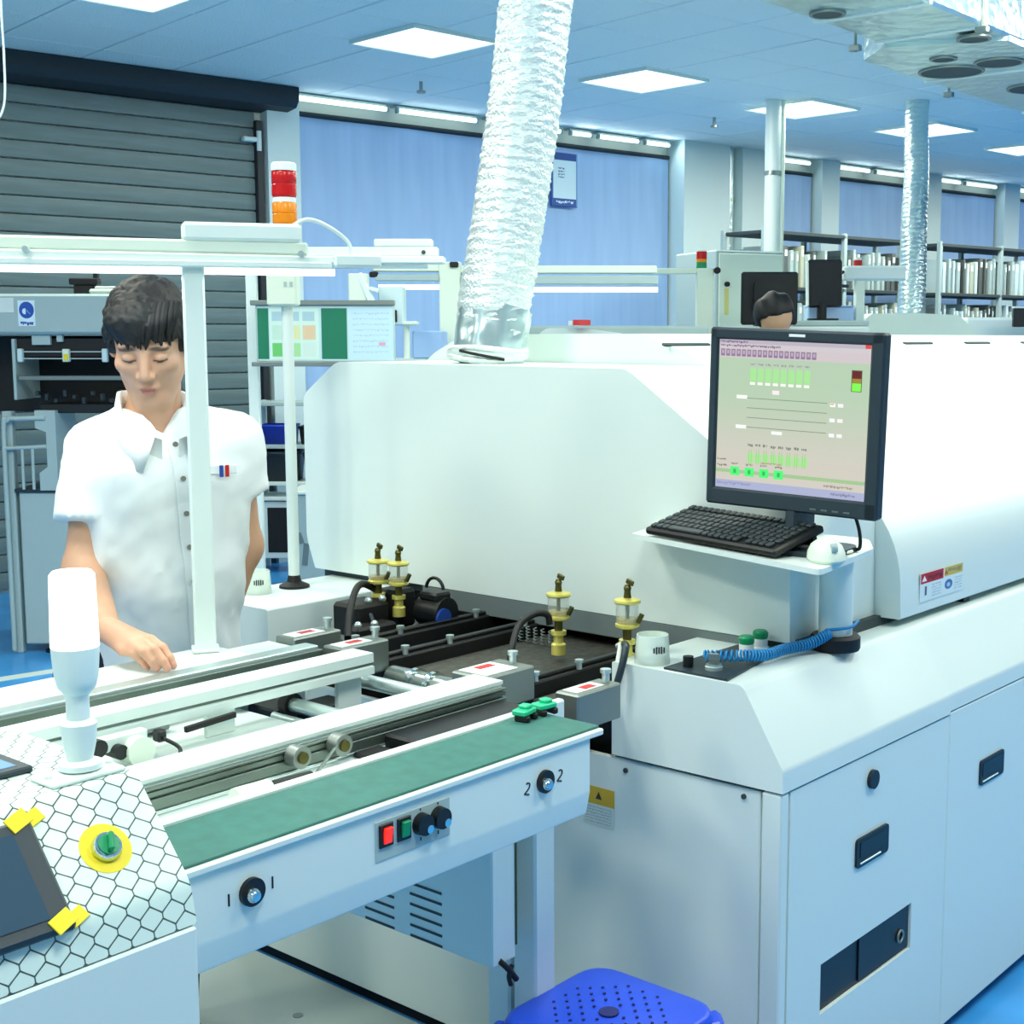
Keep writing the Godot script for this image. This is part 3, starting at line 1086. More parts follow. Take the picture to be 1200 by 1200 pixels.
		if b[1] == "aluminium":
			g.lathe([Vector2(0, 0.010), Vector2(0.011, 0.010), Vector2(0.011, 0.016), Vector2(0, 0.016)], Transform3D(Basis(), p), 16)
			g.box(p + Vector3(0, 0.023, 0), Vector3(0.007, 0.016, 0.022), 0.002, Basis(Vector3.UP, 0.5))
		else:
			g.lathe([Vector2(0, 0.024), Vector2(0.014, 0.024), Vector2(0.0155, 0.028), Vector2(0.0155, 0.036), Vector2(0.012, 0.040), Vector2(0, 0.040)], Transform3D(Basis(), p), 18)
		put("switch_knob", g, M[b[1]] if b[1] != "aluminium" else M["dull steel"], sw)
	g = G()
	g.cyl(Vector3(2.100, 0.938, -1.468), Vector3(2.100, 0.958, -1.468), 0.010, 12)
	g.box(Vector3(2.300, 0.944, -1.462), Vector3(0.022, 0.014, 0.018), 0.002)
	put("switch_knob", g, M["black plastic"], sw)
	oven_mouth(o)


func ring(c: Vector3, r: float, x: Vector3, y: Vector3, a0 := 0.0, a1 := TAU, n := 20) -> Array:
	var out := []
	for k in n + 1:
		var a := lerpf(a0, a1, float(k) / n)
		out.append(c + x * cos(a) * r + y * sin(a) * r)
	return out


func oven_mouth(o: Node3D) -> void:
	var g := G()
	# dark inside
	g.span(Vector3(2.08, 0.70, -2.535), Vector3(4.2, 0.712, -1.64))
	g.span(Vector3(4.2, 0.70, -2.535), Vector3(4.22, 0.95, -1.64))
	put("tunnel_floor", g, M["black rubber"], o)
	g = G()
	g.span(Vector3(2.338, 0.902, -2.43), Vector3(2.350, 0.951, -1.50), 0.002)
	put("tunnel_lip", g, M["tunnel grey"], o)
	g = G()
	g.span(Vector3(2.395, 0.90, -2.53), Vector3(2.402, 0.918, -1.62))
	put("tunnel_curtain", g, M["dark enamel"], o)
	# chain rails
	for z in [-1.715, -2.072, -2.225]:
		var r := sub("chain_rail", o)
		g = G()
		var far := 1.915 if z > -1.5 else 4.1
		g.span(Vector3(1.872, 0.845 if z < -1.5 else 0.88, z - 0.022), Vector3(far, 0.905, z + 0.022), 0.003)
		put("beam", g, M["black rubber"], r)
		g = G()
		g.span(Vector3(1.872, 0.905, z - 0.006), Vector3(far - 0.01, 0.913, z + 0.010), 0.002)
		put("chain", g, M["dark enamel"], r)
		for x in ([1.93, 2.06, 2.30] if z < -1.5 else [1.90]):
			g = G()
			g.lathe([Vector2(0, 0.905), Vector2(0.006, 0.905), Vector2(0.006, 0.918), Vector2(0.009, 0.918), Vector2(0.009, 0.924), Vector2(0, 0.924)], Transform3D(Basis(), Vector3(x, 0, z + 0.014)), 8)
			put("bolt", g, M["aluminium"], r)
	# bearing blocks at the entry
	for b in [[-1.512, -1.460, 1.765, 1.885], [-1.752, -1.662, 1.755, 1.885], [-2.098, -2.040, 1.745, 1.87], [-2.245, -2.185, 1.745, 1.87]]:
		var r := sub("entry_block", o)
		g = G()
		g.span(Vector3(b[2], 0.886, b[0]), Vector3(b[3], 0.950, b[1]), 0.003)
		put("block", g, M["dull steel"], r)
		g = G()
		g.span(Vector3(b[2] + 0.012, 0.950, b[0] + 0.008), Vector3(b[3] - 0.035, 0.9512, b[1] - 0.012))
		put("label_plate", g, M["white paper"], r)
		g = G()
		g.span(Vector3(b[2] + 0.04, 0.9512, b[0] + 0.018), Vector3(b[3] - 0.05, 0.952, b[0] + 0.036))
		put("red_mark", g, M["red plastic"], r)
		g = G()
		g.cyl(Vector3(b[3] - 0.012, 0.95, (b[0] + b[1]) / 2), Vector3(b[3] - 0.012, 0.966, (b[0] + b[1]) / 2), 0.007, 10)
		g.cyl(Vector3(b[3] - 0.012, 0.966, (b[0] + b[1]) / 2), Vector3(b[3] - 0.012, 0.973, (b[0] + b[1]) / 2), 0.010, 10)
		put("bolt", g, M["aluminium"], r)
	# belts between the rails
	for b in [[-2.045, -1.742, 4.0], [-1.688, -1.605, 2.052]]:
		g = G()
		g.span(Vector3(1.905, 0.866, b[0]), Vector3(b[2], 0.878, b[1]), 0.003)
		put("mesh_belt", g, M["belt"], o)
	var ro := sub("roller", o)
	g = G()
	g.cyl(Vector3(1.872, 0.870, -2.035), Vector3(1.872, 0.870, -1.755), 0.026, 20)
	put("barrel", g, M["steel"], ro)
	for z in [-1.965, -1.915, -1.80]:
		g = G()
		g.cyl(Vector3(1.872, 0.870, z - 0.006), Vector3(1.872, 0.870, z + 0.006), 0.031, 20)
		put("roller_ring", g, M["chrome"], ro)
	g = G()
	g.cyl(Vector3(1.80, 0.835, -1.66), Vector3(1.80, 0.835, -1.52), 0.022, 16)
	put("front_roller", g, M["steel"], o)
	# small springs on the rear of the belt
	for k in 5:
		g = G()
		var pts := []
		for i in 40:
			var a := i * 0.8
			pts.append(Vector3(2.26 + 0.005 * cos(a), 0.880 + i * 0.0009, -2.035 + k * 0.022 + 0.005 * sin(a)))
		g.tube(pts, 0.0013, 5)
		put("spring", g, M["dull steel"], o)
	# pumps at the rear rail
	g = G()
	g.box(Vector3(2.10, 0.915, -2.385), Vector3(0.10, 0.075, 0.09), 0.008)
	g.box(Vector3(2.20, 0.925, -2.375), Vector3(0.07, 0.09, 0.07), 0.008)
	g.box(Vector3(2.06, 0.88, -2.31), Vector3(0.12, 0.07, 0.05), 0.006)
	put("pump_block", g, M["black rubber"], o)
	var m := sub("pump_motor", o)
	g = G()
	g.cyl(Vector3(2.22, 0.925, -2.30), Vector3(2.22, 0.925, -2.225), 0.036, 18)
	g.box(Vector3(2.22, 0.962, -2.265), Vector3(0.05, 0.02, 0.06), 0.005)
	put("housing", g, M["black plastic"], m)
	g = G()
	g.cyl(Vector3(2.205, 0.917, -2.226), Vector3(2.205, 0.917, -2.219), 0.022, 18)
	put("cap", g, M["blue print"], m)
	g = G()
	g.tube(ring(Vector3(2.22, 0.975, -2.265), 0.028, Vector3(0, 0, 1), Vector3.UP, 0.1, PI - 0.1, 12), 0.004, 8)
	put("handle", g, M["black plastic"], m)
	g = G()
	for p in [Vector3(2.10, 0.955, -2.36), Vector3(2.135, 0.957, -2.35), Vector3(2.02, 0.918, -2.305), Vector3(2.055, 0.918, -2.29)]:
		g.ball(p, Vector3.ONE * 0.009, Basis(), 10)
	put("hose_nipple", g, M["aluminium"], o)
	# hoses
	g = G()
	g.tube(curve([Vector3(1.93, 0.915, -2.235), Vector3(1.97, 0.955, -2.275), Vector3(2.05, 0.988, -2.345), Vector3(2.11, 0.990, -2.385), Vector3(2.16, 0.965, -2.39)]), 0.008, 10)
	put("hose", g, M["black rubber"], o)
	g = G()
	g.tube(curve([Vector3(1.965, 0.905, -1.80), Vector3(1.99, 0.945, -1.815), Vector3(2.05, 0.975, -1.850), Vector3(2.10, 0.990, -1.850), Vector3(2.125, 0.985, -1.840), Vector3(2.13, 0.965, -1.838)]), 0.007, 10)
	put("hose", g, M["black rubber"], o)
	g = G()
	g.tube(curve([Vector3(2.08, 0.93, -2.33), Vector3(2.03, 0.90, -2.25), Vector3(1.99, 0.87, -2.20), Vector3(1.97, 0.83, -2.17)]), 0.005, 8)
	g.tube(curve([Vector3(2.10, 0.96, -1.62), Vector3(2.06, 0.965, -1.585), Vector3(2.04, 0.93, -1.58), Vector3(2.03, 0.88, -1.59)]), 0.007, 8)
	put("hose", g, M["bezel"], o)
	g = G()
	g.tube(curve([Vector3(2.13, 0.945, -1.66), Vector3(2.10, 0.955, -1.63), Vector3(2.075, 0.935, -1.615), Vector3(2.065, 0.90, -1.615)]), 0.005, 8)
	put("hose", g, M["cream plastic"], o)
	# small bolts and brackets between front rails
	g = G()
	g.cyl(Vector3(1.84, 0.86, -1.60), Vector3(1.90, 0.895, -1.585), 0.008, 8)
	g.cyl(Vector3(1.80, 0.85, -1.585), Vector3(1.82, 0.875, -1.585), 0.012, 10)
	put("bracket", g, M["aluminium"], o)
	# dark inner wall beside the casing
	g = G()
	g.span(Vector3(2.11, 0.712, -2.53), Vector3(2.12, 0.845, -1.645))
	put("inner_wall", g, M["black rubber"], o)
	g = G()
	g.cyl(Vector3(2.10, 0.80, -1.69), Vector3(2.11, 0.80, -1.69), 0.016, 12)
	put("drive_hub", g, M["dull steel"], o)
	g = G()
	g.box(Vector3(2.106, 0.835, -1.70), Vector3(0.008, 0.02, 0.012), 0.001)
	put("chain_link", g, M["dull steel"], o)
	# oilers
	oiler(o, Vector3(2.175, 0.892, -1.852), 0.98)
	oiler(o, Vector3(2.125, 0.912, -1.632), 0.98)
	oiler(o, Vector3(2.150, 0.915, -2.380), 0.95)
	oiler(o, Vector3(2.172, 0.912, -2.335), 0.95)


func conveyor_table() -> void:
	var o := thing("conveyor_table", "white conveyor table with green mat strip and aluminium rails", "conveyor", Vector3(1.3, 0, -1.8))
	var W: Material = M["white enamel"]
	var g := G()
	g.prism(rounded([Vector2(-1.345, 0.938), Vector2(-1.318, 0.938), Vector2(-1.318, 0.850), Vector2(-1.326, 0.812), Vector2(-1.345, 0.812)], [0.0, 0.002, 0.004, 0.002, 0.0], 2), Transform3D(ALONG_X, Vector3(0.853, 0, 0)), 0.769, 0.98)
	put("front_panel", g, W, o)
	g = G()
	g.span(Vector3(0.853, 0.936, -1.452), Vector3(1.650, 0.946, -1.312), 0.002)
	put("table_top", g, W, o)
	g = G()
	g.span(Vector3(0.853, 0.946, -1.450), Vector3(1.648, 0.9500, -1.320), 0.001)
	put("green_mat", g, M["green mat"], o)
	g = G()
	g.span(Vector3(0.853, 0.80, -1.468), Vector3(1.722, 0.955, -1.452), 0.003)
	put("edge_profile", g, M["white enamel satin"], o)
	g = G()
	g.span(Vector3(0.853, 0.898, -1.607), Vector3(1.43, 0.906, -1.468), 0.001)
	put("inner_shelf", g, W, o)
	g = G()
	g.span(Vector3(1.45, 0.90, -1.600), Vector3(1.722, 0.93, -1.470), 0.004)
	put("belt_cover", g, M["dark enamel"], o)
	# bright tray between the rails
	g = G()
	g.span(Vector3(0.853, 0.865, -2.14), Vector3(1.525, 0.873, -1.62), 0.001)
	put("inner_tray", g, W, o)
	g = G()
	g.span(Vector3(1.535, 0.80, -2.14), Vector3(1.74, 0.812, -1.515), 0.001)
	put("under_frame", g, M["black rubber"], o)
	# rails
	var r := sub("rail", o)
	g = G()
	g.prism(PackedVector2Array([Vector2(-1.686, 0.918), Vector2(-1.686, 0.956), Vector2(-1.615, 0.956), Vector2(-1.615, 0.950), Vector2(-1.619, 0.948), Vector2(-1.619, 0.944), Vector2(-1.612, 0.942), Vector2(-1.612, 0.918)]), Transform3D(ALONG_X, Vector3(0.86, 0, 0)), 0.886)
	put("beam", g, M["white enamel satin"], r)
	g = G()
	g.span(Vector3(0.86, 0.932, -1.612), Vector3(1.742, 0.940, -1.604), 0.001)
	g.span(Vector3(0.86, 0.913, -1.612), Vector3(1.742, 0.929, -1.603), 0.001)
	g.span(Vector3(0.86, 0.942, -1.612), Vector3(1.742, 0.946, -1.602), 0.001)
	put("belt_track", g, M["rail grey"], r)
	g = G()
	g.span(Vector3(0.86, 0.9095, -1.612), Vector3(1.742, 0.9125, -1.600), 0.0005)
	put("track_strip", g, M["aluminium"], r)
	r = sub("rail", o)
	g = G()
	g.prism(PackedVector2Array([Vector2(-1.990, 0.922), Vector2(-1.990, 0.962), Vector2(-1.932, 0.962), Vector2(-1.932, 0.944), Vector2(-1.938, 0.942), Vector2(-1.938, 0.938), Vector2(-1.930, 0.936), Vector2(-1.930, 0.922)]), Transform3D(ALONG_X, Vector3(0.95, 0, 0)), 0.780)
	put("beam", g, M["white enamel satin"], r)
	g = G()
	g.span(Vector3(0.95, 0.938, -1.9385), Vector3(1.731, 0.942, -1.936))
	put("groove", g, M["rail grey"], r)
	r = sub("rail", o)
	g = G()
	g.span(Vector3(0.80, 0.90, -2.145), Vector3(1.742, 0.950, -2.105), 0.002)
	put("beam", g, M["aluminium"], r)
	g = G()
	g.span(Vector3(0.80, 0.915, -2.106), Vector3(1.742, 0.944, -2.092), 0.001)
	put("belt_track", g, M["rail grey"], r)
	g = G()
	g.span(Vector3(0.80, 0.885, -2.106), Vector3(1.742, 0.905, -2.070), 0.001)
	put("track_strip", g, M["white enamel satin"], r)
	g = G()
	g.span(Vector3(0.55, 0.80, -2.270), Vector3(1.612, 0.950, -2.146), 0.004)
	put("rear_plate", g, W, o)
	g = G()
	g.span(Vector3(1.614, 0.80, -2.262), Vector3(1.742, 0.938, -2.146), 0.004)
	put("rear_end_block", g, W, o)
	# cross rods
	for p in [[1.565, 0.890, 0.013], [1.752, 0.895, 0.014], [1.535, 0.872, 0.008]]:
		g = G()
		g.cyl(Vector3(p[0], p[1], -1.985), Vector3(p[0], p[1], -1.655), p[2], 16)
		put("cross_rod", g, M["aluminium"], o)
	g = G()
	g.cyl(Vector3(1.565, 0.890, -1.985), Vector3(1.565, 0.890, -1.965), 0.021, 16)
	put("rod_collar", g, M["black rubber"], o)
	# stop cylinder and its wire on the middle rail
	var sc := sub("stop_unit", o)
	g = G()
	g.box(Vector3(1.175, 0.920, -1.915), Vector3(0.10, 0.024, 0.02), 0.003)
	put("bracket", g, M["white enamel satin"], sc)
	g = G()
	g.cyl(Vector3(1.20, 0.903, -1.925), Vector3(1.20, 0.903, -1.885), 0.024, 20)
	put("drum", g, M["cream plastic"], sc)
	g = G()
	g.cyl(Vector3(1.168, 0.908, -1.925), Vector3(1.168, 0.908, -1.892), 0.012, 14)
	put("stopper", g, M["black plastic"], sc)
	g = G()
	g.cyl(Vector3(1.130, 0.923, -1.905), Vector3(1.130, 0.923, -1.890), 0.014, 14)
	put("stopper", g, M["black plastic"], sc)
	g = G()
	g.box(Vector3(1.245, 0.916, -1.905), Vector3(0.016, 0.02, 0.02), 0.003)
	put("stopper", g, M["black plastic"], sc)
	g = G()
	g.tube(curve([Vector3(1.245, 0.913, -1.895), Vector3(1.262, 0.896, -1.875), Vector3(1.240, 0.880, -1.860), Vector3(1.195, 0.876, -1.862), Vector3(1.165, 0.886, -1.885)]), 0.0035, 8)
	put("wire", g, M["black plastic"], sc)
	g = G()
	g.bar(Vector3(1.30, 0.911, -1.915), Vector3(1.40, 0.916, -1.915), 0.008, 0.010, 0.001)
	put("sensor", g, M["black rubber"], sc)
	# pulleys, lever and small motor under the front rail
	for x in [1.272, 1.352]:
		var pu := sub("pulley", o)
		g = G()
		g.cyl(Vector3(x, 0.936, -1.602), Vector3(x, 0.936, -1.580), 0.017, 18)
		put("wheel", g, M["dull steel"], pu)
		g = G()
		g.cyl(Vector3(x, 0.936, -1.580), Vector3(x, 0.936, -1.576), 0.009, 14)
		put("hub", g, M["old brass"], pu)
	g = G()
	g.bar(Vector3(1.330, 0.938, -1.575), Vector3(1.245, 0.918, -1.530), 0.005, 0.004, 0.001)
	put("lever", g, M["rail grey"], o)
	g = G()
	g.cyl(Vector3(1.170, 0.921, -1.528), Vector3(1.240, 0.921, -1.522), 0.015, 14)
	put("motor", g, M["black rubber"], o)
	g = G()
	g.cyl(Vector3(1.115, 0.923, -1.532), Vector3(1.170, 0.923, -1.528), 0.017, 14)
	put("motor_case", g, M["cream plastic"], o)
	g = G()
	g.span(Vector3(1.385, 0.906, -1.60), Vector3(1.44, 0.914, -1.56), 0.003)
	put("sensor_box", g, M["black rubber"], o)
	g = G()
	g.box(Vector3(1.52, 0.892, -2.055), Vector3(0.05, 0.014, 0.022), 0.003)
	put("sensor_box", g, M["black rubber"], o)
	g = G()
	g.box(Vector3(1.32, 0.893, -2.05), Vector3(0.07, 0.03, 0.025), 0.003)
	put("sensor_box", g, M["dull steel"], o)
	for q in [Vector3(1.40, 0.887, -1.96), Vector3(1.05, 0.887, -1.96), Vector3(1.69, 0.887, -1.96), Vector3(1.00, 0.887, -1.65), Vector3(1.43, 0.887, -1.65), Vector3(1.70, 0.887, -1.65)]:
		g = G()
		g.span(q - Vector3(0.03, 0.074 if q.x > 1.5 else 0.014, 0.005), q + Vector3(0.03, 0.034, 0.005), 0.002)
		put("rail_bracket", g, M["white enamel satin"], o)
	g = G()
	g.span(Vector3(1.54, 0.812, -2.07), Vector3(1.60, 0.88, -1.995), 0.004)
	put("drive_motor", g, M["black plastic"], o)
	g = G()
	g.span(Vector3(1.64, 0.812, -2.065), Vector3(1.73, 0.86, -2.0), 0.004)
	put("drive_motor", g, M["black plastic"], o)
	g = G()
	g.span(Vector3(1.54, 0.812, -1.60), Vector3(1.72, 0.90, -1.53), 0.004)
	put("drive_motor", g, M["black plastic"], o)
	g = G()
	g.tube(curve([Vector3(1.57, 0.86, -2.0), Vector3(1.60, 0.83, -1.96), Vector3(1.66, 0.84, -1.95), Vector3(1.69, 0.89, -1.985)]), 0.004, 8)
	put("wire", g, M["bezel"], o)
	# knobs on the front panel with their numbers
	var font := SystemFont.new()
	font.font_names = PackedStringArray(["Droid Sans"])
	for k in [[0.978, 0.893, "1", 0.032, 0.05], [1.514, 0.894, "2", 0.037, 0.035]]:
		var kn := sub("adjusting_knob", o)
		g = G()
		g.cyl(Vector3(k[0], k[1], -1.3185), Vector3(k[0], k[1], -1.312), 0.0175, 22)
		put("dial", g, M["black plastic"], kn)
		g = G()
		g.lathe([Vector2(0, 0), Vector2(0.009, 0), Vector2(0.009, 0.006), Vector2(0.006, 0.010), Vector2(0, 0.011)], Transform3D(Basis(Vector3.RIGHT, PI / 2), Vector3(k[0] - 0.003, k[1] - 0.002, -1.312)), 16)
		put("pin", g, M["chrome"], kn)
		for s: float in [-1.0, 1.0]:
			if k[2] == "1":
				g = G()
				g.box(Vector3(k[0] + s * k[3], k[1] + s * 0.001, -1.3176), Vector3(0.0022, 0.015, 0.001))
				put("number", g, M["ink"], o)
				continue
			var tm := TextMesh.new()
			tm.text = k[2]
			tm.font = font
			tm.font_size = 32
			tm.pixel_size = 0.00078 if k[2] == "2" else 0.0006
			tm.depth = 0.001
			tm.curve_step = 2.0
			var mi := MeshInstance3D.new()
			mi.name = "number"
			o.add_child(mi, true)
			mi.mesh = tm
			mi.material_override = M["ink"]
			mi.position = Vector3(k[0] + s * k[3], k[1] - 0.002 + s * 0.001, -1.3176) - o.position
			mi.rotation_degrees.z = -14.0 if k[2] == "2" else 0.0
	# control plate
	var cp := sub("control_plate", o)
	g = G()
	g.span(Vector3(1.176, 0.868, -1.3185), Vector3(1.314, 0.923, -1.3165), 0.001)
	put("plate", g, M["grey enamel"], cp)
	for s in [[1.194, "switch glow"], [1.226, "green plastic"]]:
		g = G()
		g.span(Vector3(s[0] - 0.0125, 0.886, -1.3165), Vector3(s[0] + 0.0125, 0.918, -1.3135), 0.001)
		put("switch_frame", g, M["black plastic"], cp)
		g = G()
		g.box(Vector3(s[0] + 0.001, 0.902, -1.3125), Vector3(0.014, 0.022, 0.005), 0.001, Basis(Vector3.RIGHT, 0.12))
		put("rocker", g, M[s[1]], cp)
	for x in [1.2575, 1.2905]:
		g = G()
		g.cyl(Vector3(x, 0.9, -1.3165), Vector3(x, 0.9, -1.304), 0.0155, 22, 0.0145)
		put("dial", g, M["black plastic"], cp)
		g = G()
		g.cyl(Vector3(x + 0.006, 0.893, -1.304), Vector3(x + 0.006, 0.893, -1.3025), 0.006, 14)
		put("dial_cap", g, M["chrome"], cp)
		g = G()
		g.span(Vector3(x - 0.001, 0.918, -1.3166), Vector3(x + 0.001, 0.921, -1.316))
		g.span(Vector3(x - 0.001, 0.876, -1.3166), Vector3(x + 0.001, 0.881, -1.316))
		put("scale_mark", g, M["ink"], cp)
	# legs, ventilated box under the table
	for p in [[1.690, -1.495], [1.690, -1.555], [0.95, -1.665], [0.95, -2.20]]:
		g = G()
		g.span(Vector3(p[0] - 0.026, 0.03, p[1] - 0.026), Vector3(p[0] + 0.026, 0.80, p[1] + 0.026), 0.004)
		put("leg", g, W, o)
		g = G()
		g.cyl(Vector3(p[0], 0, p[1]), Vector3(p[0], 0.03, p[1]), 0.03, 14, 0.015)
		put("foot", g, M["black rubber"], o)
	g = G()
	for z in [-1.57]:
		g.span(Vector3(0.976, 0.74, z - 0.02), Vector3(1.664, 0.80, z + 0.02), 0.003)
	put("cross_beam", g, W, o)
	var vb := sub("vent_box", o)
	g = G()
	g.span(Vector3(1.557, 0.537, -1.98), Vector3(1.615, 0.80, -1.468), 0.003)
	put("case", g, W, vb)
	for c in [[-1.658, -1.582], [-1.772, -1.698]]:
		for k in 6:
			g = G()
			var y := 0.540 + k * 0.0185
			g.span(Vector3(1.5560, y, c[0]), Vector3(1.5575, y + 0.0045, c[1]))
			put("vent_slot", g, M["joint"], vb)
	g = G()
	g.span(Vector3(1.612, 0.56, -1.4685), Vector3(1.616, 0.74, -1.4665))
	put("side_gap", g, M["old brass"], vb)
	g = G()
	g.tube(curve([Vector3(1.575, 0.545, -1.47), Vector3(1.585, 0.532, -1.462), Vector3(1.598, 0.515, -1.46), Vector3(1.606, 0.505, -1.46)]), 0.005, 8)
	g.tube(curve([Vector3(1.598, 0.532, -1.462), Vector3(1.588, 0.518, -1.46), Vector3(1.592, 0.50, -1.46)]), 0.004, 8)
	put("cable_end", g, M["black rubber"], vb)
	# low cable cover on the floor in front of the oven
	var cc := thing("cable_cover", "pale flat cable cover plate on the floor under the conveyor", "cable cover", Vector3(1.5, 0, -2.0))
	g = G()
	g.prism(PackedVector2Array([Vector2(-3.2, 0.0), Vector2(-3.2, 0.014), Vector2(-3.185, 0.02), Vector2(-1.715, 0.02), Vector2(-1.7, 0.014), Vector2(-1.7, 0.0)]), Transform3D(ALONG_X, Vector3(1.15, 0, 0)), 0.90)
	put("plate", g, M["cover plate"], cc)
	g = G()
	g.cyl(Vector3(1.9, 0.018, -2.4), Vector3(1.9, 0.0215, -2.4), 0.012, 12)
	put("screw", g, M["dull steel"], cc)


func control_console() -> void:
	var o := thing("control_console", "white control console covered in dark grid film with green start switch", "console", Vector3(0.4, 0, -1.45))
	var film := grid_film()
	var g := G()
	g.span(Vector3(-0.05, 0.05, -1.62), Vector3(0.849, 0.915, -1.240), 0.003)
	put("body", g, M["white enamel"], o)
	g = G()
	g.span(Vector3(-0.03, 0.0, -1.60), Vector3(0.83, 0.05, -1.27))
	put("plinth", g, M["black rubber"], o)
	g = G()
	var fp := rounded([Vector2(-1.62, 0.917), Vector2(-1.62, 1.066), Vector2(-1.35, 1.066), Vector2(-1.253, 0.962), Vector2(-1.243, 0.917)], [0.0, 0.004, 0.006, 0.012, 0.0], 4)
	g.prism(fp, Transform3D(ALONG_X, Vector3(-0.05, 0, 0)), 0.90, 0.9)
	for i in g.uv.size():
		var v := g.v[i]
		var best := 0.0
		var at := 0.0
		var near := 9.0
		for k in fp.size():
			var q := Vector2(v.z, v.y)
			if q.distance_to(fp[k]) < near:
				near = q.distance_to(fp[k])
				best = at
			if k + 1 < fp.size():
				at += fp[k].distance_to(fp[k + 1])
		g.uv[i] = Vector2(v.x, best)
	put("film_cover", g, film, o)
	# main touch screen on the slope
	var up := Vector3(0, 0.106, -0.097).normalized()
	var fr := look(Vector3(0.0, 0.960, -1.253), Vector3(1, 0, 0), up)
	var s := sub("touch_screen", o)
	g = G()
	g.xf = fr
	g.box(Vector3(0.51, 0.0575, 0.005), Vector3(0.40, 0.128, 0.012), 0.004)
	put("bezel", g, M["bezel"], s)
	g = G()
	g.xf = fr
	g.box(Vector3(0.50, 0.058, 0.0118), Vector3(0.37, 0.098, 0.001))
	put("display", g, M["screen dark"], s)
	for p in [[0.700, 0.000], [0.700, 0.117]]:
		g = G()
		g.xf = fr
		g.box(Vector3(p[0] - 0.004, p[1] + 0.003, 0.0118), Vector3(0.026, 0.018, 0.002), 0.0005, Basis(Vector3.BACK, 0.4))
		g.box(Vector3(p[0] + 0.017, p[1] + 0.006, 0.0014), Vector3(0.022, 0.016, 0.002), 0.0005, Basis(Vector3.BACK, 0.4))
		put("yellow_tape", g, M["yellow tape"], s)
	# start switch
	var b := sub("start_switch", o)
	var c := fr * Vector3(0.777, 0.067, 0.0)
	var T := Transform3D(fr.basis * Basis(Vector3.RIGHT, PI / 2), c)
	g = G()
	g.lathe([Vector2(0, 0), Vector2(0.029, 0), Vector2(0.029, 0.0014), Vector2(0, 0.0014)], T, 30)
	put("yellow_ring", g, M["yellow tape"], b)
	g = G()
	g.lathe([Vector2(0, 0.0014), Vector2(0.0165, 0.0014), Vector2(0.0165, 0.006), Vector2(0.0145, 0.010), Vector2(0.0120, 0.010), Vector2(0.0120, 0.008), Vector2(0, 0.008)], T, 26)
	put("ring", g, M["chrome"], b)
	g = G()
	g.lathe([Vector2(0, 0.008), Vector2(0.0118, 0.008), Vector2(0.0118, 0.011), Vector2(0, 0.012)], T, 22)
	g.box(c + fr.basis * Vector3(0.001, 0.001, 0.015), Vector3(0.006, 0.022, 0.008), 0.002, fr.basis * Basis(Vector3.BACK, -0.35))
	put("knob", g, M["green plastic"], b)
	# second screen lying on the flat top
	s = sub("rear_screen", o)
	g = G()
	g.span(Vector3(0.40, 1.066, -1.59), Vector3(0.776, 1.074, -1.437), 0.002)
	put("bezel", g, M["bezel"], s)
	g = G()
	g.span(Vector3(0.41, 1.074, -1.58), Vector3(0.762, 1.0748, -1.449))
	put("display", g, M["screen pale"], s)
	# tower light
	var t := sub("tower_light", o)
	var at := Vector3(0.806, 0, -1.390)
	g = G()
	g.box(Vector3(0.80, 1.069, -1.385), Vector3(0.09, 0.006, 0.05), 0.002)
	g.cyl(Vector3(0.764, 1.072, -1.385), Vector3(0.764, 1.075, -1.385), 0.004, 10)
	g.cyl(Vector3(0.838, 1.072, -1.385), Vector3(0.838, 1.075, -1.385), 0.004, 10)
	put("bracket", g, M["white enamel"], t)
	g = G()
	g.lathe([Vector2(0, 1.074), Vector2(0.024, 1.074), Vector2(0.024, 1.080), Vector2(0.014, 1.084), Vector2(0.018, 1.102), Vector2(0.020, 1.125), Vector2(0.013, 1.130), Vector2(0.0125, 1.160), Vector2(0, 1.160)], Transform3D(Basis(), at), 20)
	put("stem", g, M["tower plastic"], t)
	g = G()
	g.lathe([Vector2(0, 1.158), Vector2(0.0135, 1.158), Vector2(0.0205, 1.166), Vector2(0.0235, 1.178), Vector2(0.0256, 1.204), Vector2(0.0258, 1.212), Vector2(0, 1.212)], Transform3D(Basis(), at), 24)
	put("lamp_socket", g, M["tower plastic"], t)
	g = G()
	g.lathe([Vector2(0, 1.2125), Vector2(0.0262, 1.2125), Vector2(0.0255, 1.24), Vector2(0.0245, 1.292), Vector2(0.021, 1.2965), Vector2(0, 1.298)], Transform3D(Basis(), at), 28)
	put("lamp_shade", g, M["tower light"], t)
	var l := OmniLight3D.new()
	l.name = "tower_lamp"
	t.add_child(l)
	l.position = at + Vector3(0, 1.25, 0) - o.position
	l.light_energy = 0.012
	l.light_size = 0.02
	l.light_color = Color(0.75, 1.0, 0.92)
	l.shadow_enabled = true
	l.omni_range = 10.0


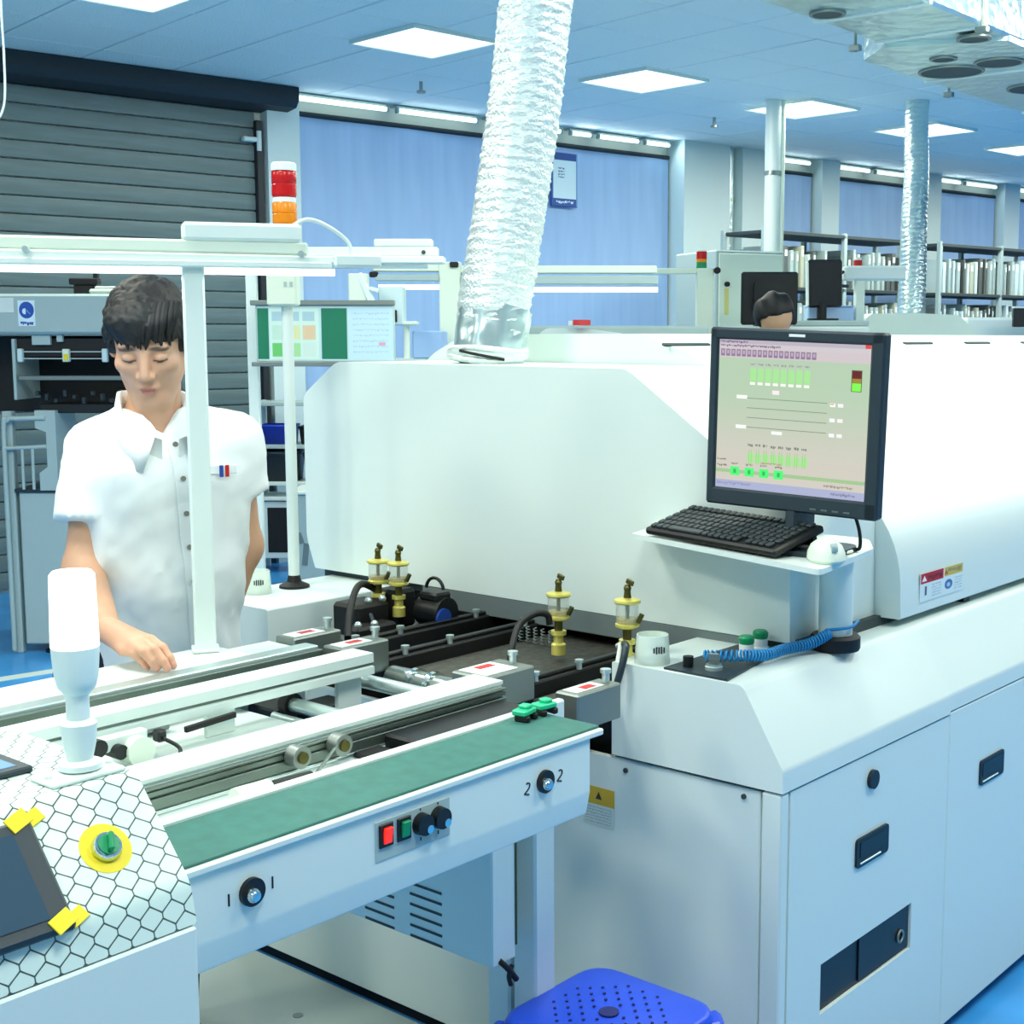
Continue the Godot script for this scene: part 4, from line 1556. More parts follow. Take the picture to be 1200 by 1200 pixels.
func lamp_frame() -> void:
	var o := thing("overhead_lamp", "white overhead work lamp on a square post in front of the man", "work lamp", Vector3(1.570, 0.95, -2.235))
	var d := Vector3(0.84, 0, 0.545).normalized()
	var c := Vector3(1.570, 0, -2.235)
	var g := G()
	g.bar(c + Vector3(0, 0.951, 0), c + Vector3(0, 1.70, 0), 0.040, 0.040, 0.004, d)
	put("post", g, M["white enamel"], o)
	g = G()
	g.bar(c + Vector3(0, 0.951, 0), c + Vector3(0, 0.958, 0), 0.052, 0.052, 0.002, d)
	put("post_foot", g, M["white enamel"], o)
	var a := c - d * 0.75
	g = G()
	g.bar(a + Vector3(0, 1.724, 0), c + d * 0.212 + Vector3(0, 1.719, 0), 0.05, 0.025, 0.004)
	put("top_beam", g, M["cream plastic"], o)
	g = G()
	g.bar(a + Vector3(0, 1.703, 0), c + d * 0.235 + Vector3(0, 1.697, 0), 0.06, 0.018, 0.003)
	g.bar(a + Vector3(0, 1.688, 0), c + d * 0.255 + Vector3(0, 1.688, 0), 0.075, 0.012, 0.002)
	put("lamp_housing", g, M["white enamel"], o)
	g = G()
	g.cyl(a + Vector3(0, 1.676, 0), c + d * 0.264 + Vector3(0, 1.6765, 0), 0.0068, 12)
	put("tube", g, M["lamp light"], o)
	g = G()
	g.bar(c - d * 0.018 + Vector3(0, 1.748, 0), c + d * 0.200 + Vector3(0, 1.748, 0), 0.06, 0.034, 0.006)
	put("ballast_box", g, M["white enamel"], o)
	g = G()
	for k in [-0.28, 0.205]:
		g.cyl(c + d * k + Vector3(0, 1.709, 0) + Vector3(-0.03, 0, 0.03), c + d * k + Vector3(0, 1.709, 0) + Vector3(-0.018, 0, 0.018), 0.006, 10)
	put("screw", g, M["aluminium"], o)
	g = G()
	g.tube(curve([c + d * 0.185 + Vector3(0, 1.762, 0), c + d * 0.215 + Vector3(0, 1.776, 0), c + d * 0.26 + Vector3(0, 1.764, -0.01), c + d * 0.305 + Vector3(0, 1.735, -0.02), c + d * 0.31 + Vector3(0, 1.70, -0.02)]), 0.004, 8)
	put("cable", g, M["white enamel"], o)
	g = G()
	g.bar(c + d * 0.27 + Vector3(0, 1.700, -0.01), c + d * 0.36 + Vector3(0, 1.700, -0.01), 0.03, 0.022, 0.003)
	put("bracket_arm", g, M["white enamel"], o)
	var l := AreaLight3D.new()
	l.name = "work_lamp"
	o.add_child(l)
	l.area_size = Vector2(1.0, 0.02)
	l.global_transform = Transform3D(Basis(d, d.cross(Vector3.DOWN).normalized() * -1.0, Vector3.UP), c - d * 0.235 + Vector3(0, 1.664, 0))
	l.light_energy = 0.16
	l.light_color = Color(0.94, 1.0, 1.0)
	l.shadow_enabled = true
	# signal tower on its own thin pole
	var s := thing("signal_tower", "red and amber signal light on a thin pole with black foot", "signal light", Vector3(2.178, 0.935, -2.72))
	var p := Vector3(2.178, 0, -2.72)
	g = G()
	g.lathe([Vector2(0, 0.935), Vector2(0.038, 0.935), Vector2(0.037, 0.941), Vector2(0.018, 0.950), Vector2(0.014, 0.966), Vector2(0, 0.966)], Transform3D(Basis(), p), 22)
	put("foot", g, M["black rubber"], s)
	g = G()
	g.cyl(p + Vector3(0, 0.964, 0), p + Vector3(0, 1.64, 0), 0.014, 16)
	put("pole", g, M["white enamel"], s)
	g = G()
	g.xf = Transform3D(Basis(Vector3.UP, deg_to_rad(LOOK_TURN)), p + Vector3(-0.01, 1.672, 0))
	g.box(Vector3.ZERO, Vector3(0.072, 0.085, 0.05), 0.004)
	put("switch_box", g, M["cream plastic"], s)
	g = G()
	g.xf = Transform3D(Basis(Vector3.UP, deg_to_rad(LOOK_TURN)), p + Vector3(-0.01, 1.672, 0))
	for x in [0.010, 0.024]:
		g.box(Vector3(x, 0.008, 0.0255), Vector3(0.007, 0.012, 0.002))
	put("socket", g, M["grey enamel"], s)
	g = G()
	g.cyl(p + Vector3(0, 1.712, 0), p + Vector3(0, 1.822, 0), 0.013, 14)
	put("upper_pole", g, M["white enamel"], s)
	g = G()
	g.cyl(p + Vector3(0, 1.795, 0), p + Vector3(0, 1.822, 0), 0.030, 20)
	put("collar", g, M["white enamel"], s)
	for seg in [[1.822, 1.876, "beacon amber", 0.029], [1.887, 1.950, "beacon red", 0.0295]]:
		g = G()
		var y0: float = seg[0]
		var y1: float = seg[1]
		var r: float = seg[3]
		g.lathe([Vector2(0, y0), Vector2(r - 0.002, y0), Vector2(r - 0.002, y0 + 0.003), Vector2(r, y0 + 0.005), Vector2(r, (y0 + y1) / 2 - 0.002), Vector2(r - 0.0015, (y0 + y1) / 2), Vector2(r, (y0 + y1) / 2 + 0.002), Vector2(r, y1 - 0.004), Vector2(r - 0.002, y1), Vector2(0, y1)], Transform3D(Basis(), p), 26)
		put("lens", g, M[seg[2]], s)
	g = G()
	g.cyl(p + Vector3(0, 1.876, 0), p + Vector3(0, 1.887, 0), 0.0275, 20)
	put("spacer", g, M["white paper"], s)
	g = G()
	g.lathe([Vector2(0, 1.950), Vector2(0.0305, 1.950), Vector2(0.0305, 1.966), Vector2(0.026, 1.970), Vector2(0, 1.970)], Transform3D(Basis(), p), 24)
	put("cap", g, M["white paper"], s)


func oven_desk() -> void:
	# monitor
	var c := Vector3(2.2335, 1.3985, -1.327)
	var x := Vector3(0.037, -0.013, 0.345).normalized()
	var y := Vector3(-0.010, 0.336, 0.0)
	var fr := look(c, x, y)
	var o := thing("monitor", "black computer monitor with a lit process screen on the oven's shelf", "monitor", Vector3(2.25, 1.155, -1.33))
	var g := G()
	g.xf = fr
	var w := 0.348
	var h := 0.336
	g.box(Vector3(-w / 2 + 0.009, 0, 0.0), Vector3(0.018, h, 0.03), 0.004)
	g.box(Vector3(w / 2 - 0.0135, 0, 0.0), Vector3(0.027, h, 0.03), 0.004)
	g.box(Vector3(0, h / 2 - 0.011, 0.0), Vector3(w - 0.002, 0.022, 0.03), 0.004)
	g.box(Vector3(0, -h / 2 + 0.0165, 0.0), Vector3(w - 0.002, 0.033, 0.03), 0.004)
	put("bezel", g, M["bezel"], o)
	g = G()
	g.xf = fr
	g.box(Vector3(0, 0, -0.012), Vector3(w - 0.01, h - 0.01, 0.018), 0.004)
	g.prism(rounded([Vector2(-0.13, -0.13), Vector2(0.13, -0.13), Vector2(0.13, 0.12), Vector2(-0.13, 0.12)], [0.03], 4), Transform3D(Basis(), Vector3(0, 0, -0.050)), 0.032)
	put("back_shell", g, M["black plastic"], o)
	plate("screen", fr * Transform3D(Basis(), Vector3(-0.0045, 0.0055, -0.003)), w - 0.044, h - 0.054, printed("process screen", screen_image(), 0.25, 1.0), o, 0.012, true)
	plate("badge", fr * Transform3D(Basis(), Vector3(0.005, h / 2 - 0.010, 0.0152)), 0.032, 0.005, M["white paper"], o, 0.0006, true)
	g = G()
	g.xf = fr
	for k in 4:
		g.box(Vector3(0.05 + k * 0.022, -h / 2 + 0.010, 0.0152), Vector3(0.012, 0.003, 0.001))
	put("front_button", g, M["rail grey"], o)
	g = G()
	g.bar(Vector3(2.262, 1.162, -1.33), fr * Vector3(0, -0.08, -0.045), 0.09, 0.025, 0.006, x)
	put("neck", g, M["bezel"], o)
	g = G()
	g.prism(rounded([Vector2(-0.10, -0.075), Vector2(0.10, -0.075), Vector2(0.10, 0.075), Vector2(-0.10, 0.075)], [0.05], 6), Transform3D(Basis(Vector3(0.1, 0, 0.995), Vector3(0.995, 0, -0.1), Vector3(0, 1, 0)), Vector3(2.252, 1.1552, -1.325)), 0.010)
	put("base", g, M["bezel"], o)
	g = G()
	g.tube(curve([fr * Vector3(0.10, -0.14, -0.035), Vector3(2.30, 1.20, -1.225), Vector3(2.30, 1.165, -1.222), Vector3(2.31, 1.158, -1.24)]), 0.0035, 8)
	put("cable", g, M["black rubber"], o)
	# usb reader on the monitor's foot
	var u := thing("card_reader", "small white and red card reader lying on the monitor's foot", "card reader", Vector3(2.215, 1.1652, -1.36))
	g = G(u)
	g.box(Vector3(0, 0.005, 0), Vector3(0.026, 0.010, 0.036), 0.002, Basis(Vector3.UP, 0.3))
	put("case", g, M["white paper"], u)
	g = G(u)
	g.box(Vector3(0.004, 0.0045, 0.0182), Vector3(0.024, 0.007, 0.003), 0.001, Basis(Vector3.UP, 0.3))
	put("end_cap", g, M["red plastic"], u)
	# keyboard
	var kx := Vector3(-0.253, 0, 0.967).normalized()
	var kd := Vector3(0.116, 0.0345, 0.030).normalized()
	var k0 := Vector3(2.218, 1.1735, -1.660)
	var kf := look(k0, kx, kd)
	var kb := thing("keyboard", "black computer keyboard tilted on the white shelf", "keyboard", Vector3(2.20, 1.155, -1.47))
	g = G()
	g.xf = kf
	g.box(Vector3(0.187, 0.064, -0.008), Vector3(0.374, 0.132, 0.015), 0.004)
	put("case", g, M["black plastic"], kb)
	g = G()
	g.xf = kf
	g.span(Vector3(0.004, 0.100, -0.032), Vector3(0.370, 0.110, -0.014))
	put("rear_feet", g, M["black plastic"], kb)
	g = G()
	g.xf = kf
	for row in 6:
		var at := 0.010
		while at < 0.355:
			var kw := 0.0165
			if row == 0 and at > 0.06 and at < 0.07:
				kw = 0.10
			if not (at > 0.262 and at < 0.272):
				g.box(Vector3(at + kw / 2, 0.014 + row * 0.0195 + (0.004 if row == 5 else 0.0), 0.002), Vector3(kw - 0.003, 0.0155, 0.006), 0.0015)
			at += kw + 0.0012
	put("keys", g, M["key grey"], kb).set_meta("kind", "stuff")
	# mouse
	var mo := thing("computer_mouse", "rounded cream computer mouse at the right end of the keyboard shelf", "mouse", Vector3(2.175, 1.155, -1.222))
	g = G()
	g.lathe([Vector2(0, 0), Vector2(0.92, 0), Vector2(1.0, 0.12), Vector2(0.97, 0.4), Vector2(0.80, 0.72), Vector2(0.5, 0.93), Vector2(0.2, 1.0), Vector2(0, 1.0)], Transform3D(Basis(Vector3(0.75, 0, -0.66), Vector3.UP, Vector3(0.66, 0, 0.75)) * Basis.from_scale(Vector3(0.052, 0.040, 0.034)), Vector3(2.175, 1.1555, -1.222)), 28)
	put("shell", g, M["cream plastic"], mo)
	g = G()
	g.cyl(Vector3(2.140, 1.185, -1.193), Vector3(2.147, 1.186, -1.185), 0.008, 12)
	put("wheel", g, M["grey enamel"], mo)
	g = G()
	g.tube(curve([Vector3(2.205, 1.166, -1.245), Vector3(2.24, 1.160, -1.235), Vector3(2.275, 1.160, -1.225), Vector3(2.30, 1.158, -1.26)]), 0.003, 8)
	put("cable", g, M["cream plastic"], mo)
	# plastic cups
	for q in [[Vector3(2.095, 0.934, -1.548), "small frosted plastic cup on the oven's front shoulder beside the switches"], [Vector3(2.068, 0.935, -2.724), "small frosted plastic cup on the rear block beside the pole foot"]]:
		var cup := thing("plastic_cup", q[1], "cup", q[0], 0.0, "frosted plastic cups")
		g = G(cup)
		g.lathe([Vector2(0, 0), Vector2(0.034, 0), Vector2(0.0345, 0.004), Vector2(0.031, 0.054), Vector2(0.0305, 0.056), Vector2(0.028, 0.056), Vector2(0.031, 0.006), Vector2(0, 0.005)], Transform3D(), 28)
		put("wall", g, M["cup plastic"], cup)
		g = G(cup)
		g.lathe([Vector2(0, 0.0055), Vector2(0.0305, 0.0055), Vector2(0.0300, 0.018), Vector2(0, 0.019)], Transform3D(), 24)
		put("contents", g, M["cream plastic"], cup)
		g = G(cup)
		var T := Transform3D(Basis(Vector3.UP, deg_to_rad(-35.0)), Vector3.ZERO)
		for k in 5:
			g.box(T * Vector3(-0.008 + k * 0.005, 0.031, 0.0337), Vector3(0.003, [0.010, 0.014, 0.013, 0.014, 0.011][k], 0.0012), 0.0, T.basis)
		put("handwriting", g, M["bezel"], cup)
	# blue coiled cord
	var bc := thing("coiled_cord", "bright blue coiled wrist-strap cord lying across the switch plate", "cord", Vector3(2.25, 0.938, -1.40))
	g = G()
	var path := curve([Vector3(2.13, 0.955, -1.452), Vector3(2.17, 0.957, -1.395), Vector3(2.22, 0.953, -1.372), Vector3(2.29, 0.952, -1.372), Vector3(2.345, 0.955, -1.352), Vector3(2.385, 0.972, -1.330)], 6)
	var pts := []
	var n := path.size()
	for i in 420:
		var t := float(i) / 419.0 * (n - 1)
		var k := mini(int(t), n - 2)
		var p: Vector3 = (path[k] as Vector3).lerp(path[k + 1], t - k)
		var dir: Vector3 = (path[k + 1] - path[k]).normalized()
		var sx := dir.cross(Vector3.UP).normalized()
		var sy := sx.cross(dir)
		var a := i * 0.62
		pts.append(p + sx * cos(a) * 0.0095 + sy * sin(a) * 0.0095)
	g.tube(pts, 0.0024, 5)
	put("coil", g, M["blue cord"], bc)
	g = G()
	g.tube(curve([pts[-1], Vector3(2.41, 0.985, -1.298), Vector3(2.44, 0.995, -1.295)]), 0.003, 6)
	put("tail", g, M["blue cord"], bc)
	# green clips on the mat
	for q in [[Vector3(1.597, 0.950, -1.432), 0.2, "green board clip with black feet on the mat, nearer the camera"], [Vector3(1.645, 0.950, -1.432), -0.1, "green board clip with black feet on the mat, nearer the oven"]]:
		var cl := thing("board_clip", q[2], "clip", q[0], rad_to_deg(q[1]), "two green clips on the mat")
		g = G(cl)
		g.box(Vector3(0, 0.014, 0), Vector3(0.036, 0.009, 0.026), 0.002)
		g.box(Vector3(0.004, 0.021, 0), Vector3(0.016, 0.007, 0.018), 0.002)
		put("body", g, M["green clip"], cl)
		g = G(cl)
		for s: float in [-1.0, 1.0]:
			g.box(Vector3(s * 0.012, 0.005, 0.004), Vector3(0.010, 0.010, 0.026), 0.002)
		put("foot", g, M["black rubber"], cl)
	# blue stool
	var st := thing("plastic_stool", "bright blue plastic stool with perforated seat beside the oven", "stool", Vector3(1.702, 0, -1.342))
	g = G(st)
	var seat := rounded([Vector2(-0.134, -0.134), Vector2(0.134, -0.134), Vector2(0.134, 0.134), Vector2(-0.134, 0.134)], [0.055], 6)
	var flat := Basis(Vector3(1, 0, 0), Vector3(0, 0, -1), Vector3(0, 1, 0))
	loft(g, [scaled(seat, 0.0, 0.446), scaled(seat, 0.93, 0.449), scaled(seat, 0.985, 0.446), scaled(seat, 1.02, 0.436), scaled(seat, 1.06, 0.385), scaled(seat, 1.045, 0.385), scaled(seat, 1.0, 0.432), scaled(seat, 0.0, 0.436)])
	put("seat", g, M["blue stool"], st)
	for sx in [-1, 1]:
		for sz in [-1, 1]:
			g = G(st)
			var a := Vector3(sx * 0.115, 0.43, sz * 0.115)
			var b := Vector3(sx * 0.160, 0.0, sz * 0.160)
			g.begin()
			g.bar(a, b, 0.055, 0.055, 0.008, Vector3(sx, 0, -sz))
			put("leg", g, M["blue stool"], st)
	g = G(st)
	g.cyl(Vector3(0, 0.4475, 0), Vector3(0, 0.4498, 0), 0.017, 16)
	for i in 13:
		for j in 13:
			var p := Vector2((i - 6) * 0.0155, (j - 6) * 0.0155)
			if p.length() > 0.027 and p.length() < 0.105 and (i + j) % 2 == 0:
				g.cyl(Vector3(p.x, 0.4478, p.y), Vector3(p.x, 0.4497, p.y), 0.0030, 6)
	put("perforation", g, M["stool hole"], st)


func scaled(poly: PackedVector2Array, k: float, y: float) -> PackedVector3Array:
	var out := PackedVector3Array()
	for p in poly:
		out.append(Vector3(p.x * maxf(k, 0.001), y, p.y * maxf(k, 0.001)))
	return out


func loft(g: Geo, rings: Array) -> void:
	g.begin()
	g.group += 2
	for k in rings.size() - 1:
		var n: int = rings[k].size()
		for i in n:
			var j := (i + 1) % n
			g.quad(rings[k][i], rings[k][j], rings[k + 1][j], rings[k + 1][i], g.group)
	g.close()


# ------------------------------------------------------------------ signed distance bodies
class Field:
	var o: Vector3
	var c: float
	var nx: int
	var ny: int
	var nz: int
	var d := PackedFloat32Array()
	var to := Transform3D()   # world to field space, for fields with axes of their own

	func _init(lo: Vector3, hi: Vector3, cell: float) -> void:
		o = lo
		c = cell
		nx = int((hi.x - lo.x) / cell) + 2
		ny = int((hi.y - lo.y) / cell) + 2
		nz = int((hi.z - lo.z) / cell) + 2
		d.resize(nx * ny * nz)
		d.fill(0.2)

	func box_of(lo: Vector3, hi: Vector3) -> Array:
		var a := (lo - o) / c
		var b := (hi - o) / c
		return [clampi(int(a.x), 0, nx), clampi(int(a.y), 0, ny), clampi(int(a.z), 0, nz), clampi(int(b.x) + 2, 0, nx), clampi(int(b.y) + 2, 0, ny), clampi(int(b.z) + 2, 0, nz)]

	func cap(a: Vector3, b: Vector3, ra: float, rb: float, k := 0.02, squash := Vector3.ONE) -> void:
		var m := maxf(ra, rb) / minf(squash.x, minf(squash.y, squash.z)) + k + c * 2
		var r := box_of(a.min(b) - Vector3.ONE * m, a.max(b) + Vector3.ONE * m)
		var ab := (b - a) * squash
		var l := maxf(ab.length_squared(), 1e-9)
		for kz in range(r[2], r[5]):
			for ky in range(r[1], r[4]):
				var at: int = (kz * ny + ky) * nx
				for kx in range(r[0], r[3]):
					var p := (o + Vector3(kx, ky, kz) * c - a) * squash
					var t := clampf(p.dot(ab) / l, 0.0, 1.0)
					var v := (p - ab * t).length() - lerpf(ra, rb, t)
					var w := d[at + kx]
					var e := maxf(k - absf(v - w), 0.0) / k
					d[at + kx] = minf(v, w) - e * e * k * 0.25

	func ell(q: Vector3, rad: Vector3, k := 0.02, turn := Basis(), cut := false) -> void:
		var m := maxf(rad.x, maxf(rad.y, rad.z)) + k + c * 2
		var r := box_of(q - Vector3.ONE * m, q + Vector3.ONE * m)
		var inv := turn.inverse()
		var mr := minf(rad.x, minf(rad.y, rad.z))
		for kz in range(r[2], r[5]):
			for ky in range(r[1], r[4]):
				var at: int = (kz * ny + ky) * nx
				for kx in range(r[0], r[3]):
					var p := inv * (o + Vector3(kx, ky, kz) * c - q)
					var k0 := (p / rad).length()
					var k1 := (p / (rad * rad)).length()
					var v := k0 * (k0 - 1.0) / k1 if k1 > 1e-6 else -mr
					var w := d[at + kx]
					if cut:
						v = -v
						var e := maxf(k - absf(v - w), 0.0) / k
						d[at + kx] = maxf(v, w) + e * e * k * 0.25
					else:
						var e := maxf(k - absf(v - w), 0.0) / k
						d[at + kx] = minf(v, w) - e * e * k * 0.25

	func change(f: Callable) -> void:
		for kz in nz:
			for ky in ny:
				var at := (kz * ny + ky) * nx
				for kx in nx:
					if absf(d[at + kx]) < 0.10:
						d[at + kx] = f.call(o + Vector3(kx, ky, kz) * c, d[at + kx])

	func net(g: Geo, sg: int, paint = null) -> void:
		g.begin()
		var first := g.v.size()
		var verts := {}
		for kz in nz - 1:
			for ky in ny - 1:
				for kx in nx - 1:
					var at := (kz * ny + ky) * nx + kx
					var w := d[at]
					if absf(w) > c * 2.5:
						continue
					var s := PackedFloat32Array([w, d[at + 1], d[at + nx], d[at + nx + 1], d[at + nx * ny], d[at + nx * ny + 1], d[at + nx * ny + nx], d[at + nx * ny + nx + 1]])
					var mask := 0
					for i in 8:
						if s[i] < 0.0:
							mask |= 1 << i
					if mask == 0 or mask == 255:
						continue
					var sum := Vector3.ZERO
					var cnt := 0
					for e in [[0, 1], [2, 3], [4, 5], [6, 7], [0, 2], [1, 3], [4, 6], [5, 7], [0, 4], [1, 5], [2, 6], [3, 7]]:
						var a: int = e[0]
						var b: int = e[1]
						if ((mask >> a) & 1) != ((mask >> b) & 1):
							var t := s[a] / (s[a] - s[b])
							var pa := Vector3(a & 1, (a >> 1) & 1, a >> 2)
							var pb := Vector3(b & 1, (b >> 1) & 1, b >> 2)
							sum += pa.lerp(pb, t)
							cnt += 1
					verts[at] = o + (Vector3(kx, ky, kz) + sum / cnt) * c
		var sx := 1
		var sy := nx
		var sz := nx * ny
		for at in verts:
			var kx: int = at % nx
			var ky: int = (at / nx) % ny
			var kz: int = at / (nx * ny)
			var w := d[at]
			for ax in 3:
				var step: int = [sx, sy, sz][ax]
				if (w < 0.0) == (d[at + step] < 0.0):
					continue
				var u: int = [sy, sz, sx][ax]
				var v: int = [sz, sx, sy][ax]
				if not (verts.has(at - u) and verts.has(at - v) and verts.has(at - u - v)):
					continue
				if w < 0.0:
					g.quad(verts[at - u - v], verts[at - u], verts[at], verts[at - v], sg)
				else:
					g.quad(verts[at - u - v], verts[at - v], verts[at], verts[at - u], sg)
		g.close()
		if paint != null:
			g.colored = true
			var back := g.xf.affine_inverse()
			g.col.resize(g.v.size())
			for i in range(first, g.v.size()):
				g.col[i] = paint.call(back * g.v[i])


func skin_tone(_p: Vector3) -> Color:
	return Color(0.60, 0.335, 0.21)


func finger(f: Field, pts: Array, r0: float, r1: float) -> void:
	for k in pts.size() - 1:
		f.cap(pts[k], pts[k + 1], lerpf(r0, r1, float(k) / (pts.size() - 1)), lerpf(r0, r1, float(k + 1) / (pts.size() - 1)), 0.004)


func people() -> void:
	var o := thing("person", "man with short black hair in a white short-sleeved shirt, hand on the conveyor edge", "person", Vector3(1.66, 0, -2.53))
	# ---- body: neck, arms, trunk and legs
	var right := Vector3(0.959, 0, 0.282)        # towards the right of the picture
	var fwd := Vector3(-0.282, 0, 0.959)         # the way his chest faces
	var neck := Vector3(1.640, 1.395, -2.485)
	var sl := Vector3(1.560, 1.320, -2.566)
	var sr := Vector3(1.790, 1.330, -2.435)
	var el := Vector3(1.500, 1.080, -2.538)
	var wl := Vector3(1.412, 1.006, -2.318)
	var er := Vector3(1.826, 1.105, -2.444)
	var wr := Vector3(1.768, 0.880, -2.480)
	var hip := Vector3(1.660, 0.90, -2.545)
	var f := Field.new(Vector3(1.28, 0.0, -2.86), Vector3(2.02, 1.52, -2.16), 0.0125)
	f.cap(neck + Vector3(0.0, 0.07, 0.01), neck - Vector3(0, 0.02, 0.01), 0.051, 0.056, 0.03)
	f.cap(sl + right * 0.03, sr - right * 0.03, 0.052, 0.052, 0.05)
	f.cap(Vector3(1.664, 1.25, -2.486), Vector3(1.672, 1.05, -2.508), 0.090, 0.088, 0.05)
	f.cap(hip - right * 0.065, hip + right * 0.065, 0.085, 0.085, 0.04)
	for s: float in [-1.0, 1.0]:
		var hj := hip + right * (0.066 * s - 0.052) - Vector3(0, 0.05, 0)
		var kn := Vector3(hj.x, 0.48, hj.z) + fwd * 0.02
		var an := Vector3(hj.x, 0.09, hj.z) - fwd * 0.02
		f.cap(hj, kn, 0.078, 0.052, 0.03)
		f.cap(kn, an, 0.052, 0.036, 0.03)
		f.cap(an, an + fwd * 0.15 - Vector3(0, 0.05, 0), 0.036, 0.028, 0.03)
	f.cap(sl, el, 0.046, 0.040, 0.03)
	f.cap(el, wl, 0.040, 0.026, 0.03)
	f.cap(sr, er, 0.044, 0.035, 0.03)
	f.cap(er, wr, 0.035, 0.024, 0.03)
	var g := G()
	f.net(g, 5, skin_tone)
	# ---- hand on the table edge (knuckles, middle joints, tips)
	var hf := Field.new(Vector3(1.34, 0.93, -2.36), Vector3(1.50, 1.05, -2.09), 0.0034)
	var K := [Vector3(1.383, 0.985, -2.222), Vector3(1.394, 0.995, -2.204), Vector3(1.411, 1.000, -2.196), Vector3(1.431, 0.998, -2.204)]
	var Mj := [Vector3(1.386, 0.983, -2.190), Vector3(1.391, 0.989, -2.168), Vector3(1.406, 0.992, -2.157), Vector3(1.429, 0.990, -2.166)]
	var Dj := [Vector3(1.394, 0.969, -2.176), Vector3(1.398, 0.972, -2.152), Vector3(1.411, 0.973, -2.138), Vector3(1.431, 0.973, -2.148)]
	var Tp := [Vector3(1.398, 0.9595, -2.170), Vector3(1.402, 0.9600, -2.146), Vector3(1.414, 0.9600, -2.130), Vector3(1.433, 0.9600, -2.140)]
	hf.cap(wl, Vector3(1.405, 0.999, -2.250), 0.0255, 0.021, 0.012)
	for k in 4:
		hf.cap(wl.lerp(K[k], 0.25), K[k], 0.016, 0.0105, 0.012)
		finger(hf, [K[k], Mj[k], Dj[k], Tp[k]], 0.0098 if k else 0.0085, 0.0072 if k else 0.0065)
	finger(hf, [wl.lerp(K[3], 0.3) + Vector3(0.012, -0.006, 0), Vector3(1.452, 0.984, -2.258), Vector3(1.462, 0.970, -2.232), Vector3(1.463, 0.960, -2.212)], 0.014, 0.008)
	hf.net(g, 6, func(p: Vector3) -> Color:
		var c := Color(0.63, 0.345, 0.22)
		for k in 4:
			if p.distance_to(Tp[k]) < 0.010: c = Color(0.66, 0.34, 0.25)
		return c)
	# ---- the hand that hangs beside him
	var h2 := Field.new(wr - Vector3(0.07, 0.22, 0.07), wr + Vector3(0.07, 0.04, 0.07), 0.0045)
	h2.cap(wr, wr + Vector3(-0.004, -0.07, 0.006), 0.026, 0.028, 0.012, Vector3(1.0, 1.0, 1.0))
	for k in 4:
		var b := wr + Vector3(-0.004, -0.075, 0.006) + fwd * (0.024 - k * 0.016)
		finger(h2, [b, b + Vector3(0.004, -0.035, 0) - right * 0.004, b + Vector3(0, -0.062 + k * 0.004, 0) - right * 0.014, b + Vector3(0, -0.08 + k * 0.006, 0) - right * 0.024], 0.0095, 0.007)
	finger(h2, [wr + fwd * 0.02 - Vector3(0, 0.02, 0), wr + fwd * 0.038 - Vector3(0, 0.055, 0), wr + fwd * 0.036 - Vector3(0, 0.085, 0) - right * 0.01], 0.013, 0.008)
	h2.net(g, 7, skin_tone)
	# ---- head in axes of its own: x right in the picture, y up, z out of the face
	var hz := Vector3(-0.630, -0.42, 0.690).normalized()
	var hx := Vector3.UP.cross(hz).normalized()
	var hy := hz.cross(hx)
	var roll := Basis(hz, deg_to_rad(1.0))
	var head := Transform3D((roll * Basis(hx, hy, hz)).scaled(Vector3.ONE * 0.95), Vector3(1.614, 1.544, -2.451))
	var q := Field.new(Vector3(-0.10, -0.17, -0.12), Vector3(0.10, 0.14, 0.13), 0.0038)
	q.ell(Vector3(0, 0.035, -0.012), Vector3(0.074, 0.083, 0.094), 0.02)
	q.ell(Vector3(0, -0.035, 0.026), Vector3(0.062, 0.080, 0.062), 0.03)
	for s: float in [-1.0, 1.0]:
		q.cap(Vector3(s * 0.054, -0.050, 0.0), Vector3(s * 0.022, -0.103, 0.052), 0.016, 0.014, 0.025)
		q.ell(Vector3(s * 0.040, -0.022, 0.060), Vector3(0.024, 0.020, 0.022), 0.02)
		q.ell(Vector3(s * 0.077, -0.008, -0.010), Vector3(0.009, 0.031, 0.018), 0.006, Basis(Vector3.UP, s * 0.35))
		q.ell(Vector3(s * 0.082, -0.006, -0.008), Vector3(0.006, 0.018, 0.009), 0.004, Basis(Vector3.UP, s * 0.35), true)
	q.cap(Vector3(-0.012, -0.103, 0.064), Vector3(0.012, -0.103, 0.064), 0.017, 0.017, 0.02)
	q.cap(Vector3(-0.036, 0.022, 0.072), Vector3(0.036, 0.022, 0.072), 0.014, 0.014, 0.02)
	for s: float in [-1.0, 1.0]:
		q.ell(Vector3(s * 0.031, 0.002, 0.094), Vector3(0.020, 0.012, 0.014), 0.012, Basis(), true)
		q.ell(Vector3(s * 0.031, 0.001, 0.077), Vector3(0.0150, 0.0105, 0.0125), 0.003)
	q.cap(Vector3(0, 0.010, 0.086), Vector3(0, -0.032, 0.104), 0.0085, 0.0105, 0.012)
	for s: float in [-1.0, 1.0]:
		q.ell(Vector3(s * 0.012, -0.037, 0.094), Vector3(0.009, 0.0075, 0.010), 0.006)
		q.ell(Vector3(s * 0.006, -0.045, 0.098), Vector3(0.0035, 0.003, 0.005), 0.003, Basis(), true)
	q.cap(Vector3(-0.017, -0.0655, 0.083), Vector3(0.017, -0.0655, 0.083), 0.006, 0.006, 0.008)
	q.ell(Vector3(0, -0.0645, 0.089), Vector3(0.016, 0.0050, 0.007), 0.005)
	q.ell(Vector3(0, -0.0755, 0.087), Vector3(0.014, 0.0062, 0.008), 0.005)
	q.ell(Vector3(0, -0.0700, 0.098), Vector3(0.021, 0.0016, 0.010), 0.003, Basis(), true)
